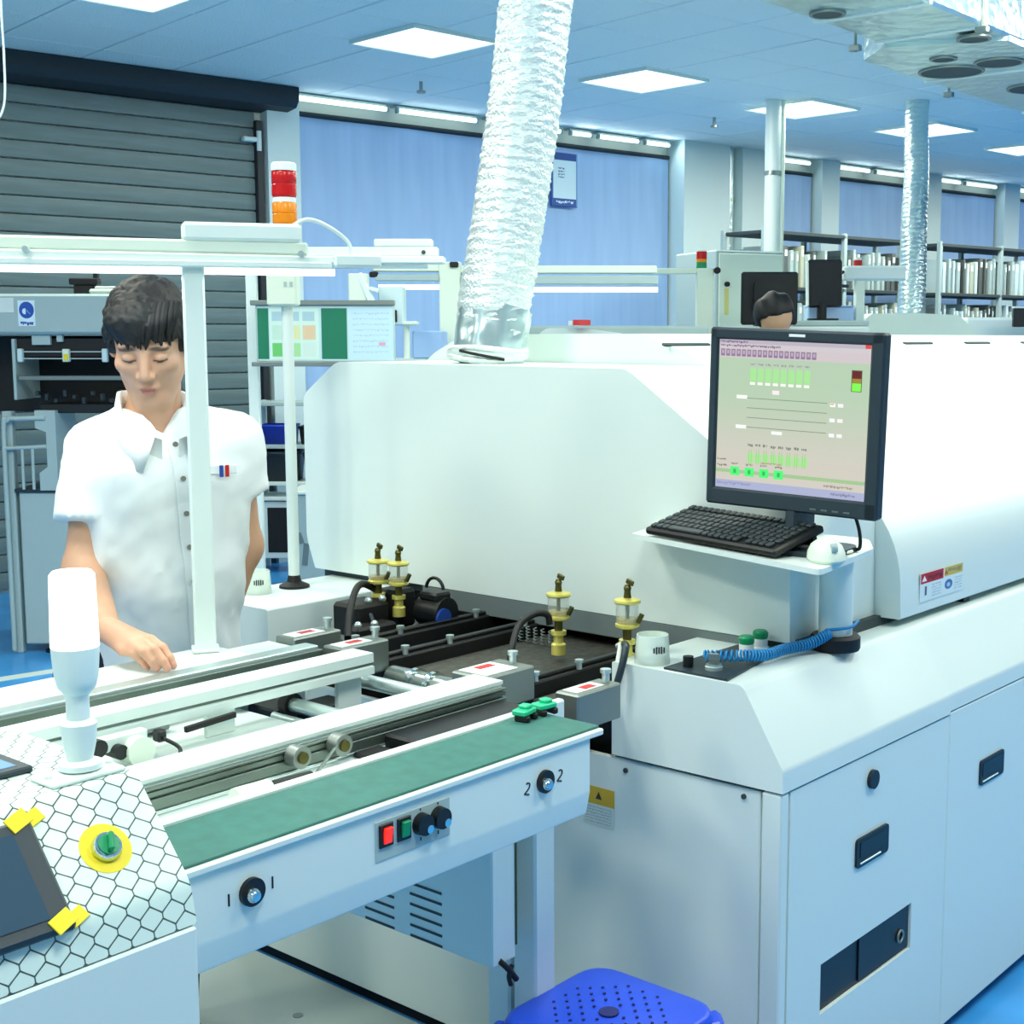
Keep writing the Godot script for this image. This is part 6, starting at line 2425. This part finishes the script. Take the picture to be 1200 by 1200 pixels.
func right_background() -> void:
	# third lamp on its thick post behind the foil hose
	var l := thing("overhead_lamp", "third overhead lamp, on a thick cream post behind the big foil hose", "work lamp", Vector3(3.95, 0, -3.923), LOOK_TURN)
	var g := G(l)
	g.span(Vector3(-0.04, 0.0, -0.03), Vector3(0.045, 1.85, 0.03), 0.004)
	put("post", g, M["cream plastic"], l)
	g = G(l)
	g.span(Vector3(-0.30, 1.812, -0.03), Vector3(-0.04, 1.846, 0.03), 0.004)
	g.span(Vector3(0.045, 1.805, -0.03), Vector3(0.815, 1.835, 0.03), 0.004)
	put("beam", g, M["cream plastic"], l)
	g = G(l)
	g.span(Vector3(-0.29, 1.775, -0.04), Vector3(-0.04, 1.80, 0.04), 0.003)
	g.span(Vector3(0.045, 1.762, -0.04), Vector3(0.82, 1.795, 0.04), 0.003)
	put("lamp_housing", g, M["grey enamel"], l)
	g = G(l)
	g.cyl(Vector3(-0.28, 1.752, 0.01), Vector3(-0.04, 1.752, 0.01), 0.010, 12)
	g.cyl(Vector3(0.045, 1.742, 0.01), Vector3(0.82, 1.742, 0.01), 0.010, 12)
	put("tube", g, M["tube light"], l)
	for p in [Vector3(-0.295, 1.80, 0.032), Vector3(0.02, 1.838, 0.032)]:
		g = G(l)
		g.box(p, Vector3(0.034, 0.022, 0.02), 0.004)
		put("black_clamp", g, M["black rubber"], l)
	var al := AreaLight3D.new()
	al.name = "work_lamp"
	l.add_child(al)
	al.area_size = Vector2(0.7, 0.02)
	al.position = Vector3(0.42, 1.728, 0.01)
	al.rotation_degrees = Vector3(-90, 0, 0)
	al.light_energy = 0.06
	al.light_color = Color(0.94, 1.0, 0.98)
	al.shadow_enabled = true
	# testing station: grey boxes left of that lamp
	var st := thing("testing_station", "beige and grey control boxes on a stand left of the big foil hose", "machine", Vector3(3.535, 0, -3.951), LOOK_TURN)
	g = G(st)
	g.span(Vector3(0.02, 0.0, -0.25), Vector3(0.24, 1.475, -0.02), 0.006)
	put("cabinet", g, M["grey enamel"], st)
	g = G(st)
	g.span(Vector3(-0.06, 1.655, -0.02), Vector3(0.01, 1.79, 0.04), 0.005)
	put("control_box", g, M["cream plastic"], st)
	g = G(st)
	g.span(Vector3(0.04, 1.60, -0.12), Vector3(0.135, 1.745, -0.03), 0.005)
	put("switch_box", g, M["column paint"], st)
	g = G(st)
	g.box(Vector3(0.105, 1.635, -0.026), Vector3(0.012, 0.045, 0.014), 0.003)
	put("handle", g, M["black plastic"], st)
	g = G(st)
	g.bar(Vector3(-0.02, 1.79, 0.03), Vector3(0.04, 1.66, 0.045), 0.022, 0.022, 0.003)
	g.bar(Vector3(0.02, 1.735, 0.045), Vector3(0.055, 1.725, 0.045), 0.016, 0.016, 0.003)
	g.bar(Vector3(0.045, 1.46, -0.06), Vector3(0.045, 1.66, -0.06), 0.03, 0.03, 0.003)
	put("bracket", g, M["white enamel"], st)
	g = G(st)
	g.span(Vector3(0.135, 1.600, -0.06), Vector3(0.19, 1.615, 0.0), 0.004)
	g.cyl(Vector3(0.145, 1.475, -0.04), Vector3(0.145, 1.60, -0.04), 0.012, 10)
	put("tray_arm", g, M["cream plastic"], st)
	g = G(st)
	g.span(Vector3(0.165, 1.475, -0.24), Vector3(0.28, 1.58, -0.04), 0.005)
	put("blue_case", g, M["blind"], st)
	# low grey machine beyond the hood
	var mt := thing("placement_machine", "low grey placement machine seen over the oven hood", "machine", Vector3(5.144, 0, -4.059), LOOK_TURN)
	g = G(mt)
	g.span(Vector3(-0.48, 0.05, -0.9), Vector3(0.44, 1.560, 0.0), 0.01)
	put("body", g, M["grey enamel"], mt)
	g = G(mt)
	g.span(Vector3(-0.55, 1.560, -0.92), Vector3(0.47, 1.612, -0.10), 0.012)
	put("lid", g, M["grey enamel"], mt)
	g = G(mt)
	g.prism(rounded([Vector2(-0.35, 1.56), Vector2(-0.30, 1.60), Vector2(-0.12, 1.60), Vector2(0.06, 1.575), Vector2(0.06, 1.56)], [0.01, 0.02, 0.05, 0.01, 0.0], 4), Transform3D(Basis(), Vector3(0, 0, -0.10)), 0.08)
	put("white_cover", g, M["white enamel"], mt)
	g = G(mt)
	g.span(Vector3(-0.20, 1.545, 0.0), Vector3(0.0, 1.556, 0.004))
	put("dark_slot", g, M["joint"], mt)
	g = G(mt)
	g.span(Vector3(-0.44, 0, -0.85), Vector3(0.40, 0.05, -0.05))
	put("plinth", g, M["black rubber"], mt)
	for q in [[Vector3(5.05, 1.612, -4.155), "red and white tape roll on the grey machine left of the cream gate"], [Vector3(5.62, 1.575, -3.66), "red tape roll on the machine edge above the monitor"]]:
		var tp := thing("tape_roll", q[1], "tape roll", q[0], LOOK_TURN, "red tape rolls on the machine tops")
		g = G(tp)
		g.lathe([Vector2(0.018, 0), Vector2(0.042, 0), Vector2(0.042, 0.026), Vector2(0.018, 0.026), Vector2(0.018, 0)], Transform3D(), 22)
		put("tape", g, M["red pale"], tp)
		g = G(tp)
		g.cyl(Vector3(-0.05, 0.0, 0.01), Vector3(-0.05, 0.022, 0.01), 0.012, 12)
		put("core", g, M["white paper"], tp)
	var ms := thing("machine_shelf", "grey machine top carrying the red tape roll behind the monitor", "machine", Vector3(5.62, 0, -3.70), LOOK_TURN)
	g = G(ms)
	g.span(Vector3(-0.07, 0.05, -0.35), Vector3(0.62, 1.565, 0.12), 0.01)
	put("body", g, M["grey enamel"], ms)
	g = G(ms)
	g.span(Vector3(-0.08, 1.563, -0.37), Vector3(0.64, 1.575, 0.14), 0.004)
	put("top", g, M["column paint"], ms)
	g = G(ms)
	g.span(Vector3(-0.12, 0, -0.3), Vector3(0.58, 0.05, 0.08))
	put("plinth", g, M["black rubber"], ms)
	# cream gate post with its small signal light, arm to the left
	var gp := thing("gate_frame", "cream square gate post with a long arm above the oven", "gate frame", Vector3(6.258, 0, -4.291), LOOK_TURN)
	g = G(gp)
	g.span(Vector3(-0.045, 0.0, -0.04), Vector3(0.045, 1.925, 0.04), 0.005)
	put("post", g, M["cream plastic"], gp)
	g = G(gp)
	g.span(Vector3(-0.40, 1.895, -0.03), Vector3(-0.045, 1.925, 0.03), 0.004)
	put("arm", g, M["cream plastic"], gp)
	g = G(gp)
	g.cyl(Vector3(0.062, 1.912, 0.03), Vector3(0.062, 1.912, 0.06), 0.018, 14)
	put("black_knob", g, M["black rubber"], gp)
	var sb := thing("signal_tower", "tiny red, amber and green signal light on the cream gate post", "signal light", gp.global_transform * Vector3(-0.018, 1.926, 0), LOOK_TURN)
	for k in [[0.0, 0.032, "beacon green"], [0.032, 0.048, "beacon amber"], [0.048, 0.088, "beacon red"]]:
		g = G(sb)
		g.cyl(Vector3(0, k[0], 0), Vector3(0, k[1], 0), 0.028, 18)
		put("lens", g, M[k[2]], sb)
	g = G(sb)
	g.cyl(Vector3(0, 0.088, 0), Vector3(0, 0.095, 0), 0.026, 18)
	put("cap", g, M["white paper"], sb)
	# grey cabinet
	var gc := thing("grey_cabinet", "tall greenish grey cabinet behind the black screens", "cabinet", Vector3(7.53, 0, -4.97), LOOK_TURN + 24.0)
	g = G(gc)
	g.span(Vector3(-0.10, 0.05, -0.55), Vector3(0.40, 2.11, 0.0), 0.008)
	put("body", g, M["grey enamel"], gc)
	g = G(gc)
	g.span(Vector3(-0.085, 0.08, 0.0), Vector3(0.39, 2.09, 0.012), 0.004)
	put("door", g, M["cream plastic"], gc)
	g = G(gc)
	g.cyl(Vector3(-0.03, 1.895, 0.012), Vector3(-0.03, 1.895, 0.03), 0.016, 12)
	put("knob", g, M["black rubber"], gc)
	g = G(gc)
	g.span(Vector3(-0.045, 1.70, 0.012), Vector3(-0.015, 1.87, 0.014))
	put("yellow_strip", g, M["yellow pale"], gc)
	g = G(gc)
	g.span(Vector3(-0.08, 0, -0.5), Vector3(0.34, 0.05, -0.03))
	put("plinth", g, M["black rubber"], gc)
	# machine that carries the screens
	var mb := thing("placement_machine", "white placement machine under the two black screens", "machine", Vector3(7.30, 0, -4.16), LOOK_TURN)
	g = G(mb)
	g.span(Vector3(-0.62, 0.06, -0.50), Vector3(0.22, 1.62, 0.30), 0.012)
	put("body", g, M["white enamel"], mb)
	g = G(mb)
	g.span(Vector3(-0.22, 1.62, -0.45), Vector3(0.23, 1.655, 0.22), 0.008)
	put("top_cover", g, M["grey enamel"], mb)
	g = G(mb)
	g.span(Vector3(-0.58, 0, -0.45), Vector3(0.18, 0.06, 0.25))
	put("plinth", g, M["black rubber"], mb)
	var bl := thing("parts_box", "pale blue box below the second black screen", "box", mb.global_transform * Vector3(0.06, 1.655, -0.36), LOOK_TURN)
	g = G(bl)
	g.box(Vector3(0.04, 0.045, 0), Vector3(0.28, 0.09, 0.14), 0.008)
	put("body", g, M["blind pale"], bl)
	g = G(bl)
	g.box(Vector3(0.04, 0.093, 0), Vector3(0.29, 0.008, 0.15), 0.003)
	put("lid", g, M["blind pale"], bl)
	# two black screens seen from behind
	var m1 := thing("monitor", "back of a black monitor behind the bent-over person", "monitor", Vector3(6.755, 1.62, -4.178), LOOK_TURN)
	g = G(m1)
	g.box(Vector3(-0.01, 0.155, -0.02), Vector3(0.318, 0.295, 0.03), 0.01)
	put("shell", g, M["black plastic"], m1)
	g = G(m1)
	g.prism(rounded([Vector2(-0.10, 0.06), Vector2(0.09, 0.06), Vector2(0.09, 0.25), Vector2(-0.10, 0.25)], [0.03], 4), Transform3D(Basis(), Vector3(0, 0, -0.005)), 0.03)
	put("back_bulge", g, M["black plastic"], m1)
	g = G(m1)
	g.box(Vector3(0, 0.006, -0.04), Vector3(0.18, 0.011, 0.12), 0.003)
	g.box(Vector3(0, 0.03, -0.045), Vector3(0.06, 0.05, 0.02), 0.003)
	put("stand", g, M["black plastic"], m1)
	var m2 := thing("monitor", "black monitor on a round foot right of the bent-over person", "monitor", Vector3(7.46, 1.655, -4.24), LOOK_TURN + 25.0)
	g = G(m2)
	g.box(Vector3(0, 0.225, 0), Vector3(0.245, 0.285, 0.03), 0.012, Basis(Vector3.BACK, 0.03))
	put("shell", g, M["black plastic"], m2)
	g = G(m2)
	g.box(Vector3(-0.12, 0.22, -0.01), Vector3(0.012, 0.26, 0.03), 0.004, Basis(Vector3.BACK, 0.03))
	put("pale_edge", g, M["white enamel"], m2)
	g = G(m2)
	g.cyl(Vector3(-0.02, 0.012, 0.0), Vector3(-0.02, 0.11, 0), 0.03, 14)
	put("neck", g, M["black plastic"], m2)
	g = G(m2)
	g.cyl(Vector3(-0.01, 0, 0), Vector3(-0.01, 0.016, 0), 0.095, 24)
	put("foot", g, M["black plastic"], m2)
	# white arm unit beside it
	var ar := thing("inspection_arm", "white machine arm running into the distant foil hose", "machine", Vector3(7.839, 0, -4.116), LOOK_TURN)
	g = G(ar)
	g.span(Vector3(-0.19, 1.905, -0.05), Vector3(0.19, 1.995, 0.05), 0.012)
	put("arm", g, M["white enamel"], ar)
	g = G(ar)
	g.span(Vector3(-0.115, 0.05, -0.04), Vector3(-0.06, 1.905, 0.04), 0.005)
	put("post", g, M["cream plastic"], ar)
	g = G(ar)
	g.span(Vector3(-0.17, 0.0, -0.15), Vector3(0.0, 0.05, 0.15), 0.005)
	put("foot", g, M["black rubber"], ar)
	g = G(ar)
	g.tube(curve([Vector3(-0.19, 1.96, 0.03), Vector3(-0.23, 1.93, 0.04), Vector3(-0.22, 1.88, 0.03), Vector3(-0.16, 1.87, 0.03)]), 0.010, 8)
	put("cable", g, M["bezel"], ar)
	var rc := thing("red_cap", "red and white cap button standing on the white machine arm", "button", ar.global_transform * Vector3(-0.10, 1.995, 0), LOOK_TURN)
	g = G(rc)
	g.cyl(Vector3.ZERO, Vector3(0, 0.035, 0), 0.026, 16)
	put("red_part", g, M["red plastic"], rc)
	g = G(rc)
	g.cyl(Vector3(0, 0.035, 0), Vector3(0, 0.05, 0), 0.022, 16)
	put("white_part", g, M["white paper"], rc)
	# white machine lids at the right, black screen beyond
	var ld := thing("second_oven", "white machine hood with slanted end seen beyond the oven at the right", "oven", Vector3(8.42, 0, -4.07), LOOK_TURN)
	g = G(ld)
	g.prism(PackedVector2Array([Vector2(-0.40, 0.05), Vector2(-0.40, 1.68), Vector2(-0.36, 1.71), Vector2(-0.05, 1.71), Vector2(0.18, 1.70), Vector2(0.30, 1.60), Vector2(0.30, 0.05)]), Transform3D(Basis(), Vector3(0, 0, -0.3)), 0.5)
	put("hood_end", g, M["cream plastic"], ld)
	g = G(ld)
	g.span(Vector3(0.31, 0.05, -0.4), Vector3(1.1, 1.69, -0.10), 0.02)
	put("hood", g, M["white enamel"], ld)
	g = G(ld)
	g.span(Vector3(-0.35, 0, -0.25), Vector3(1.0, 0.05, -0.15))
	put("plinth", g, M["black rubber"], ld)
	var m3 := thing("monitor", "black screen cut by the photo's right edge", "monitor", ld.global_transform * Vector3(0.70, 1.625, 0.12), LOOK_TURN)
	g = G(m3)
	g.span(Vector3(-0.145, 0.0, -0.02), Vector3(0.22, 0.118, 0.02), 0.006)
	put("shell", g, M["black plastic"], m3)
	g = G(m3)
	g.span(Vector3(-0.15, 0.118, -0.022), Vector3(0.225, 0.130, 0.022), 0.003)
	put("top_edge", g, M["white enamel"], m3)
	g = G(m3)
	g.span(Vector3(-0.02, -1.625, -0.05), Vector3(0.04, 0.0, -0.01), 0.003)
	put("stand", g, M["white enamel"], m3)
	# pipes to the ceiling
	var p1 := thing("white_pipe", "slim white pipe from floor to ceiling right of the wide column", "pipe", Vector3(8.64, 0, -5.35))
	g = G(p1)
	g.cyl(Vector3(0, 0, 0), Vector3(0, CEIL - 0.003, 0), 0.058, 24)
	put("tube", g, M["white enamel"], p1)
	g = G(p1)
	g.cyl(Vector3(0.035, 0.0, 0.05), Vector3(0.035, CEIL - 0.003, 0.05), 0.022, 14)
	put("conduit", g, M["cream plastic"], p1)
	g = G(p1)
	g.cyl(Vector3(0, 2.7, 0), Vector3(0, 2.73, 0), 0.062, 24)
	put("clamp", g, M["steel"], p1)
	foil_hose("foil_hose", "distant foil exhaust hose dropping from the ceiling onto the white machines", [Vector3(9.30, CEIL - 0.004, -4.575), Vector3(9.279, 3.07, -4.569), Vector3(9.246, 2.729, -4.542), Vector3(9.225, 2.56, -4.535), Vector3(9.205, 2.40, -4.53), Vector3(9.173, 2.13, -4.513), Vector3(9.140, 1.85, -4.50), Vector3(9.125, 1.70, -4.49)], 0.080, 0.098, 0.034, "smooth foil")
	var pd := thing("hose_pedestal", "white machine block under the distant foil hose", "machine", Vector3(9.125, 0, -4.49), LOOK_TURN)
	g = G(pd)
	g.span(Vector3(-0.25, 0.05, -0.25), Vector3(0.25, 1.69, 0.25), 0.01)
	put("body", g, M["white enamel"], pd)
	g = G(pd)
	g.cyl(Vector3(0, 1.69, 0), Vector3(0, 1.72, 0), 0.12, 24)
	put("collar", g, M["grey enamel"], pd)
	g = G(pd)
	g.span(Vector3(-0.22, 0, -0.22), Vector3(0.22, 0.05, 0.22))
	put("plinth", g, M["black rubber"], pd)
	racks()


# crinkled flexible hose: rings along the path, a smooth foil cuff at the foot
func foil_hose(called: String, label: String, path: Array, r0: float, r1: float, pitch: float, skin := "foil") -> void:
	var o := thing(called, label, "exhaust hose", path[-1], 0.0, "")
	var line := curve(path, 24)
	var length := 0.0
	for k in line.size() - 1:
		length += line[k].distance_to(line[k + 1])
	var n := int(length / (pitch / 5.0))
	var pts := []
	var radii := []
	var at := 0.0
	var k := 0
	var done := 0.0
	var hose_noise := FastNoiseLite.new()
	hose_noise.seed = 21
	hose_noise.frequency = 1.0
	for i in n + 1:
		var want := length * i / n
		while k < line.size() - 2 and done + line[k].distance_to(line[k + 1]) < want:
			done += line[k].distance_to(line[k + 1])
			k += 1
		var seg: float = line[k].distance_to(line[k + 1])
		pts.append((line[k] as Vector3).lerp(line[k + 1], clampf((want - done) / maxf(seg, 1e-5), 0.0, 1.0)))
		var ph := want / pitch * TAU
		radii.append(lerpf(r0, r1, want / length) * (1.0 + 0.013 * sin(ph)))
	var g := G()
	var nn := 44
	g.tube(pts, r0, nn, radii, func(ring_k: int, i: int) -> float:
		var a := TAU * i / nn
		return 1.0 + 0.045 * hose_noise.get_noise_3d(cos(a) * 7.0, sin(a) * 7.0, ring_k * 0.32) + 0.055 * hose_noise.get_noise_3d(cos(a) * 15.0, sin(a) * 15.0, ring_k * 0.8))
	put("hose", g, M[skin], o)


func racks() -> void:
	var boards := 0
	var ordinals := "first second third fourth fifth sixth seventh eighth ninth tenth eleventh twelfth thirteenth fourteenth fifteenth sixteenth seventeenth eighteenth nineteenth twentieth twenty-first twenty-second twenty-third twenty-fourth twenty-fifth twenty-sixth twenty-seventh twenty-eighth twenty-ninth thirtieth".split(" ")
	for sec in [[3.55, 5.58, "left rack"], [5.95, 7.95, "right rack"]]:
		var s0: float = sec[0]
		var s1: float = sec[1]
		var o := thing("stencil_rack", "grey steel stencil rack below the blue blinds, %s of the distant foil hose" % ("left" if sec[2] == "left rack" else "right"), "rack", wall((s0 + s1) / 2, 0, 0.95), WALL_TURN)
		var hw := (s1 - s0) / 2
		var g := G(o)
		for x in [-hw, 0.0, hw]:
			for z in [-0.22, 0.22]:
				g.span(Vector3(x - 0.02, 0, z - 0.02), Vector3(x + 0.02, 2.43, z + 0.02), 0.003)
		put("upright", g, M["grey enamel"], o)
		for y in [2.40, 1.955, 1.50, 1.05, 0.6]:
			g = G(o)
			g.span(Vector3(-hw, y - 0.014, -0.24), Vector3(hw, y + 0.014, 0.24), 0.003)
			put("shelf", g, M["joint"], o)
		for row in [[1.969, 0.34, "upper"], [1.514, 0.36, "lower"]]:
			var s := s0 + 0.07
			var count := 0
			while s < s1 - 0.06:
				var th := rng.randf_range(0.018, 0.05)
				var hh: float = row[1] * rng.randf_range(0.80, 1.0)
				if absf(s - (s0 + s1) / 2) > 0.05 and rng.randf() > 0.12:
					var pick := rng.randi_range(0, 4)
					var word: String = ["greyish", "steel", "cream", "greyish", "whitish"][pick]
					var b := thing("solder_stencil", "%s stencil frame standing %s from the left in the %s row of the %s" % [word, ordinals[count], row[2], sec[2]], "stencil frame", wall(s, row[0], 0.95), WALL_TURN, "stencil frames in the %s row of the %s" % [row[2], sec[2]])
					count += 1
					g = G(b)
					g.box(Vector3(0, hh / 2, 0), Vector3(th, hh, 0.40), 0.003)
					put("frame", g, M[["grey enamel", "dull steel", "stencil cream", "grey enamel", "column paint"][pick]], b)
					g = G(b)
					g.box(Vector3(0, hh * 0.82, 0.201), Vector3(th * 0.6, 0.05, 0.003))
					put("edge_label", g, M["white paper"], b)
					boards += 1
				s += th + rng.randf_range(0.022, 0.055)


func small_things() -> void:
	# the big exhaust hose out of the oven hood
	foil_hose("foil_hose", "big crinkled foil exhaust hose rising from the oven hood to the ceiling", [Vector3(2.80, CEIL - 0.004, -2.33), Vector3(2.752, 2.80, -2.33), Vector3(2.698, 2.504, -2.333), Vector3(2.668, 2.379, -2.340), Vector3(2.632, 2.17, -2.339), Vector3(2.597, 1.961, -2.348), Vector3(2.557, 1.753, -2.356), Vector3(2.532, 1.63, -2.362), Vector3(2.527, 1.560, -2.366)], 0.089, 0.089, 0.026)
	var o := thing("hose_cuff", "smooth foil cuff with loose wraps where the big hose meets the hood", "hose cuff", Vector3(2.515, 1.488, -2.366))
	var g := G()
	var cn := FastNoiseLite.new()
	cn.seed = 5
	cn.frequency = 1.0
	var pts := []
	var radii := []
	for k in 13:
		var t := k / 12.0
		pts.append(Vector3(2.507, 1.487, -2.366).lerp(Vector3(2.536, 1.625, -2.362), t))
		radii.append(lerpf(0.086, 0.092, t))
	g.tube(pts, 0.09, 40, radii, func(k: int, i: int) -> float:
		return 1.0 + 0.02 * sin(i * TAU / 40 * 9.0) + 0.02 * cn.get_noise_2d(i * 3.0, k * 0.6))
	put("cuff", g, M["smooth foil"], o)
	g = G()
	for k in 3:
		var rp := []
		for i in 33:
			var a := TAU * i / 32.0
			rp.append(Vector3(2.512 + cos(a) * 0.093, 1.503 + k * 0.010 + 0.006 * sin(a * 2.0 + k), -2.366 + sin(a) * 0.093))
		g.tube(rp, 0.009, 6)
	put("foil_wrap", g, M["foil"], o)
	g = G()
	var da := []
	for i in 12:
		var a := lerpf(2.0, 3.1, i / 11.0)
		da.append(Vector3(2.512 + cos(a) * 0.103, 1.500 + 0.002 * i, -2.366 + sin(a) * 0.103))
	g.tube(da, 0.004, 6)
	put("clamp_wire", g, M["black rubber"], o)
	# foil clad duct under the ceiling
	var d := thing("air_duct", "large foil-clad air duct under the ceiling at the upper right", "air duct", Vector3(7.5, 2.8, -2.68))
	g = G()
	g.span(Vector3(3.9, 2.802, -2.905), Vector3(12.0, 3.17, -2.425), 0.012)
	put("main_duct", g, M["smooth foil"], d)
	g = G()
	g.prism(rounded([Vector2(5.55, 2.90), Vector2(5.75, 3.10), Vector2(9.4, 3.10), Vector2(9.4, 2.43), Vector2(5.75, 2.43)], [0.02], 3), Transform3D(Basis(Vector3(1, 0, 0), Vector3(0, 0, -1), Vector3(0, 1, 0)), Vector3(0, 2.785, 0)), 0.38)
	put("wide_duct", g, M["smooth foil"], d)
	for x in [4.45, 5.0, 5.5]:
		g = G()
		g.span(Vector3(x - 0.012, 2.792, -2.915), Vector3(x + 0.012, 3.165, -2.415), 0.003)
		put("seam_flange", g, M["foil"], d)
	for x in [6.4, 7.6, 8.8]:
		g = G()
		g.span(Vector3(x - 0.015, 2.776, -3.11), Vector3(x + 0.015, 3.165, -2.42), 0.003)
		put("seam_flange", g, M["foil"], d)
	for q in [[Vector3(6.23, 2.785, -2.90), 0.15], [Vector3(6.16, 2.785, -2.64), 0.11], [Vector3(5.93, 2.785, -2.80), 0.06], [Vector3(4.90, 2.80, -2.80), 0.07], [Vector3(5.62, 2.785, -2.52), 0.07], [Vector3(6.9, 2.785, -2.75), 0.15]]:
		var sp := sub("outlet", d)
		var p: Vector3 = q[0]
		var r: float = q[1]
		g = G()
		g.lathe([Vector2(r - 0.012, -0.008), Vector2(r, -0.008), Vector2(r + 0.002, -0.004), Vector2(r, 0.004), Vector2(r - 0.012, 0.004), Vector2(r - 0.012, -0.008)], Transform3D(Basis(), p), 28)
		put("collar", g, M["dull steel"], sp)
		g = G()
		g.cyl(p + Vector3(0, -0.006, 0), p + Vector3(0, 0.002, 0), r - 0.011, 26)
		put("damper", g, M["joint"], sp)
	for x in [4.2, 5.4, 6.7, 8.5]:
		for z in [-2.95 if x < 5.5 else -3.13, -2.39]:
			g = G()
			g.cyl(Vector3(x, 2.75, z), Vector3(x, CEIL - 0.002, z), 0.008, 8)
			g.box(Vector3(x, 2.765, z), Vector3(0.03, 0.025, 0.05), 0.003)
			put("hanger_rod", g, M["steel"], d)
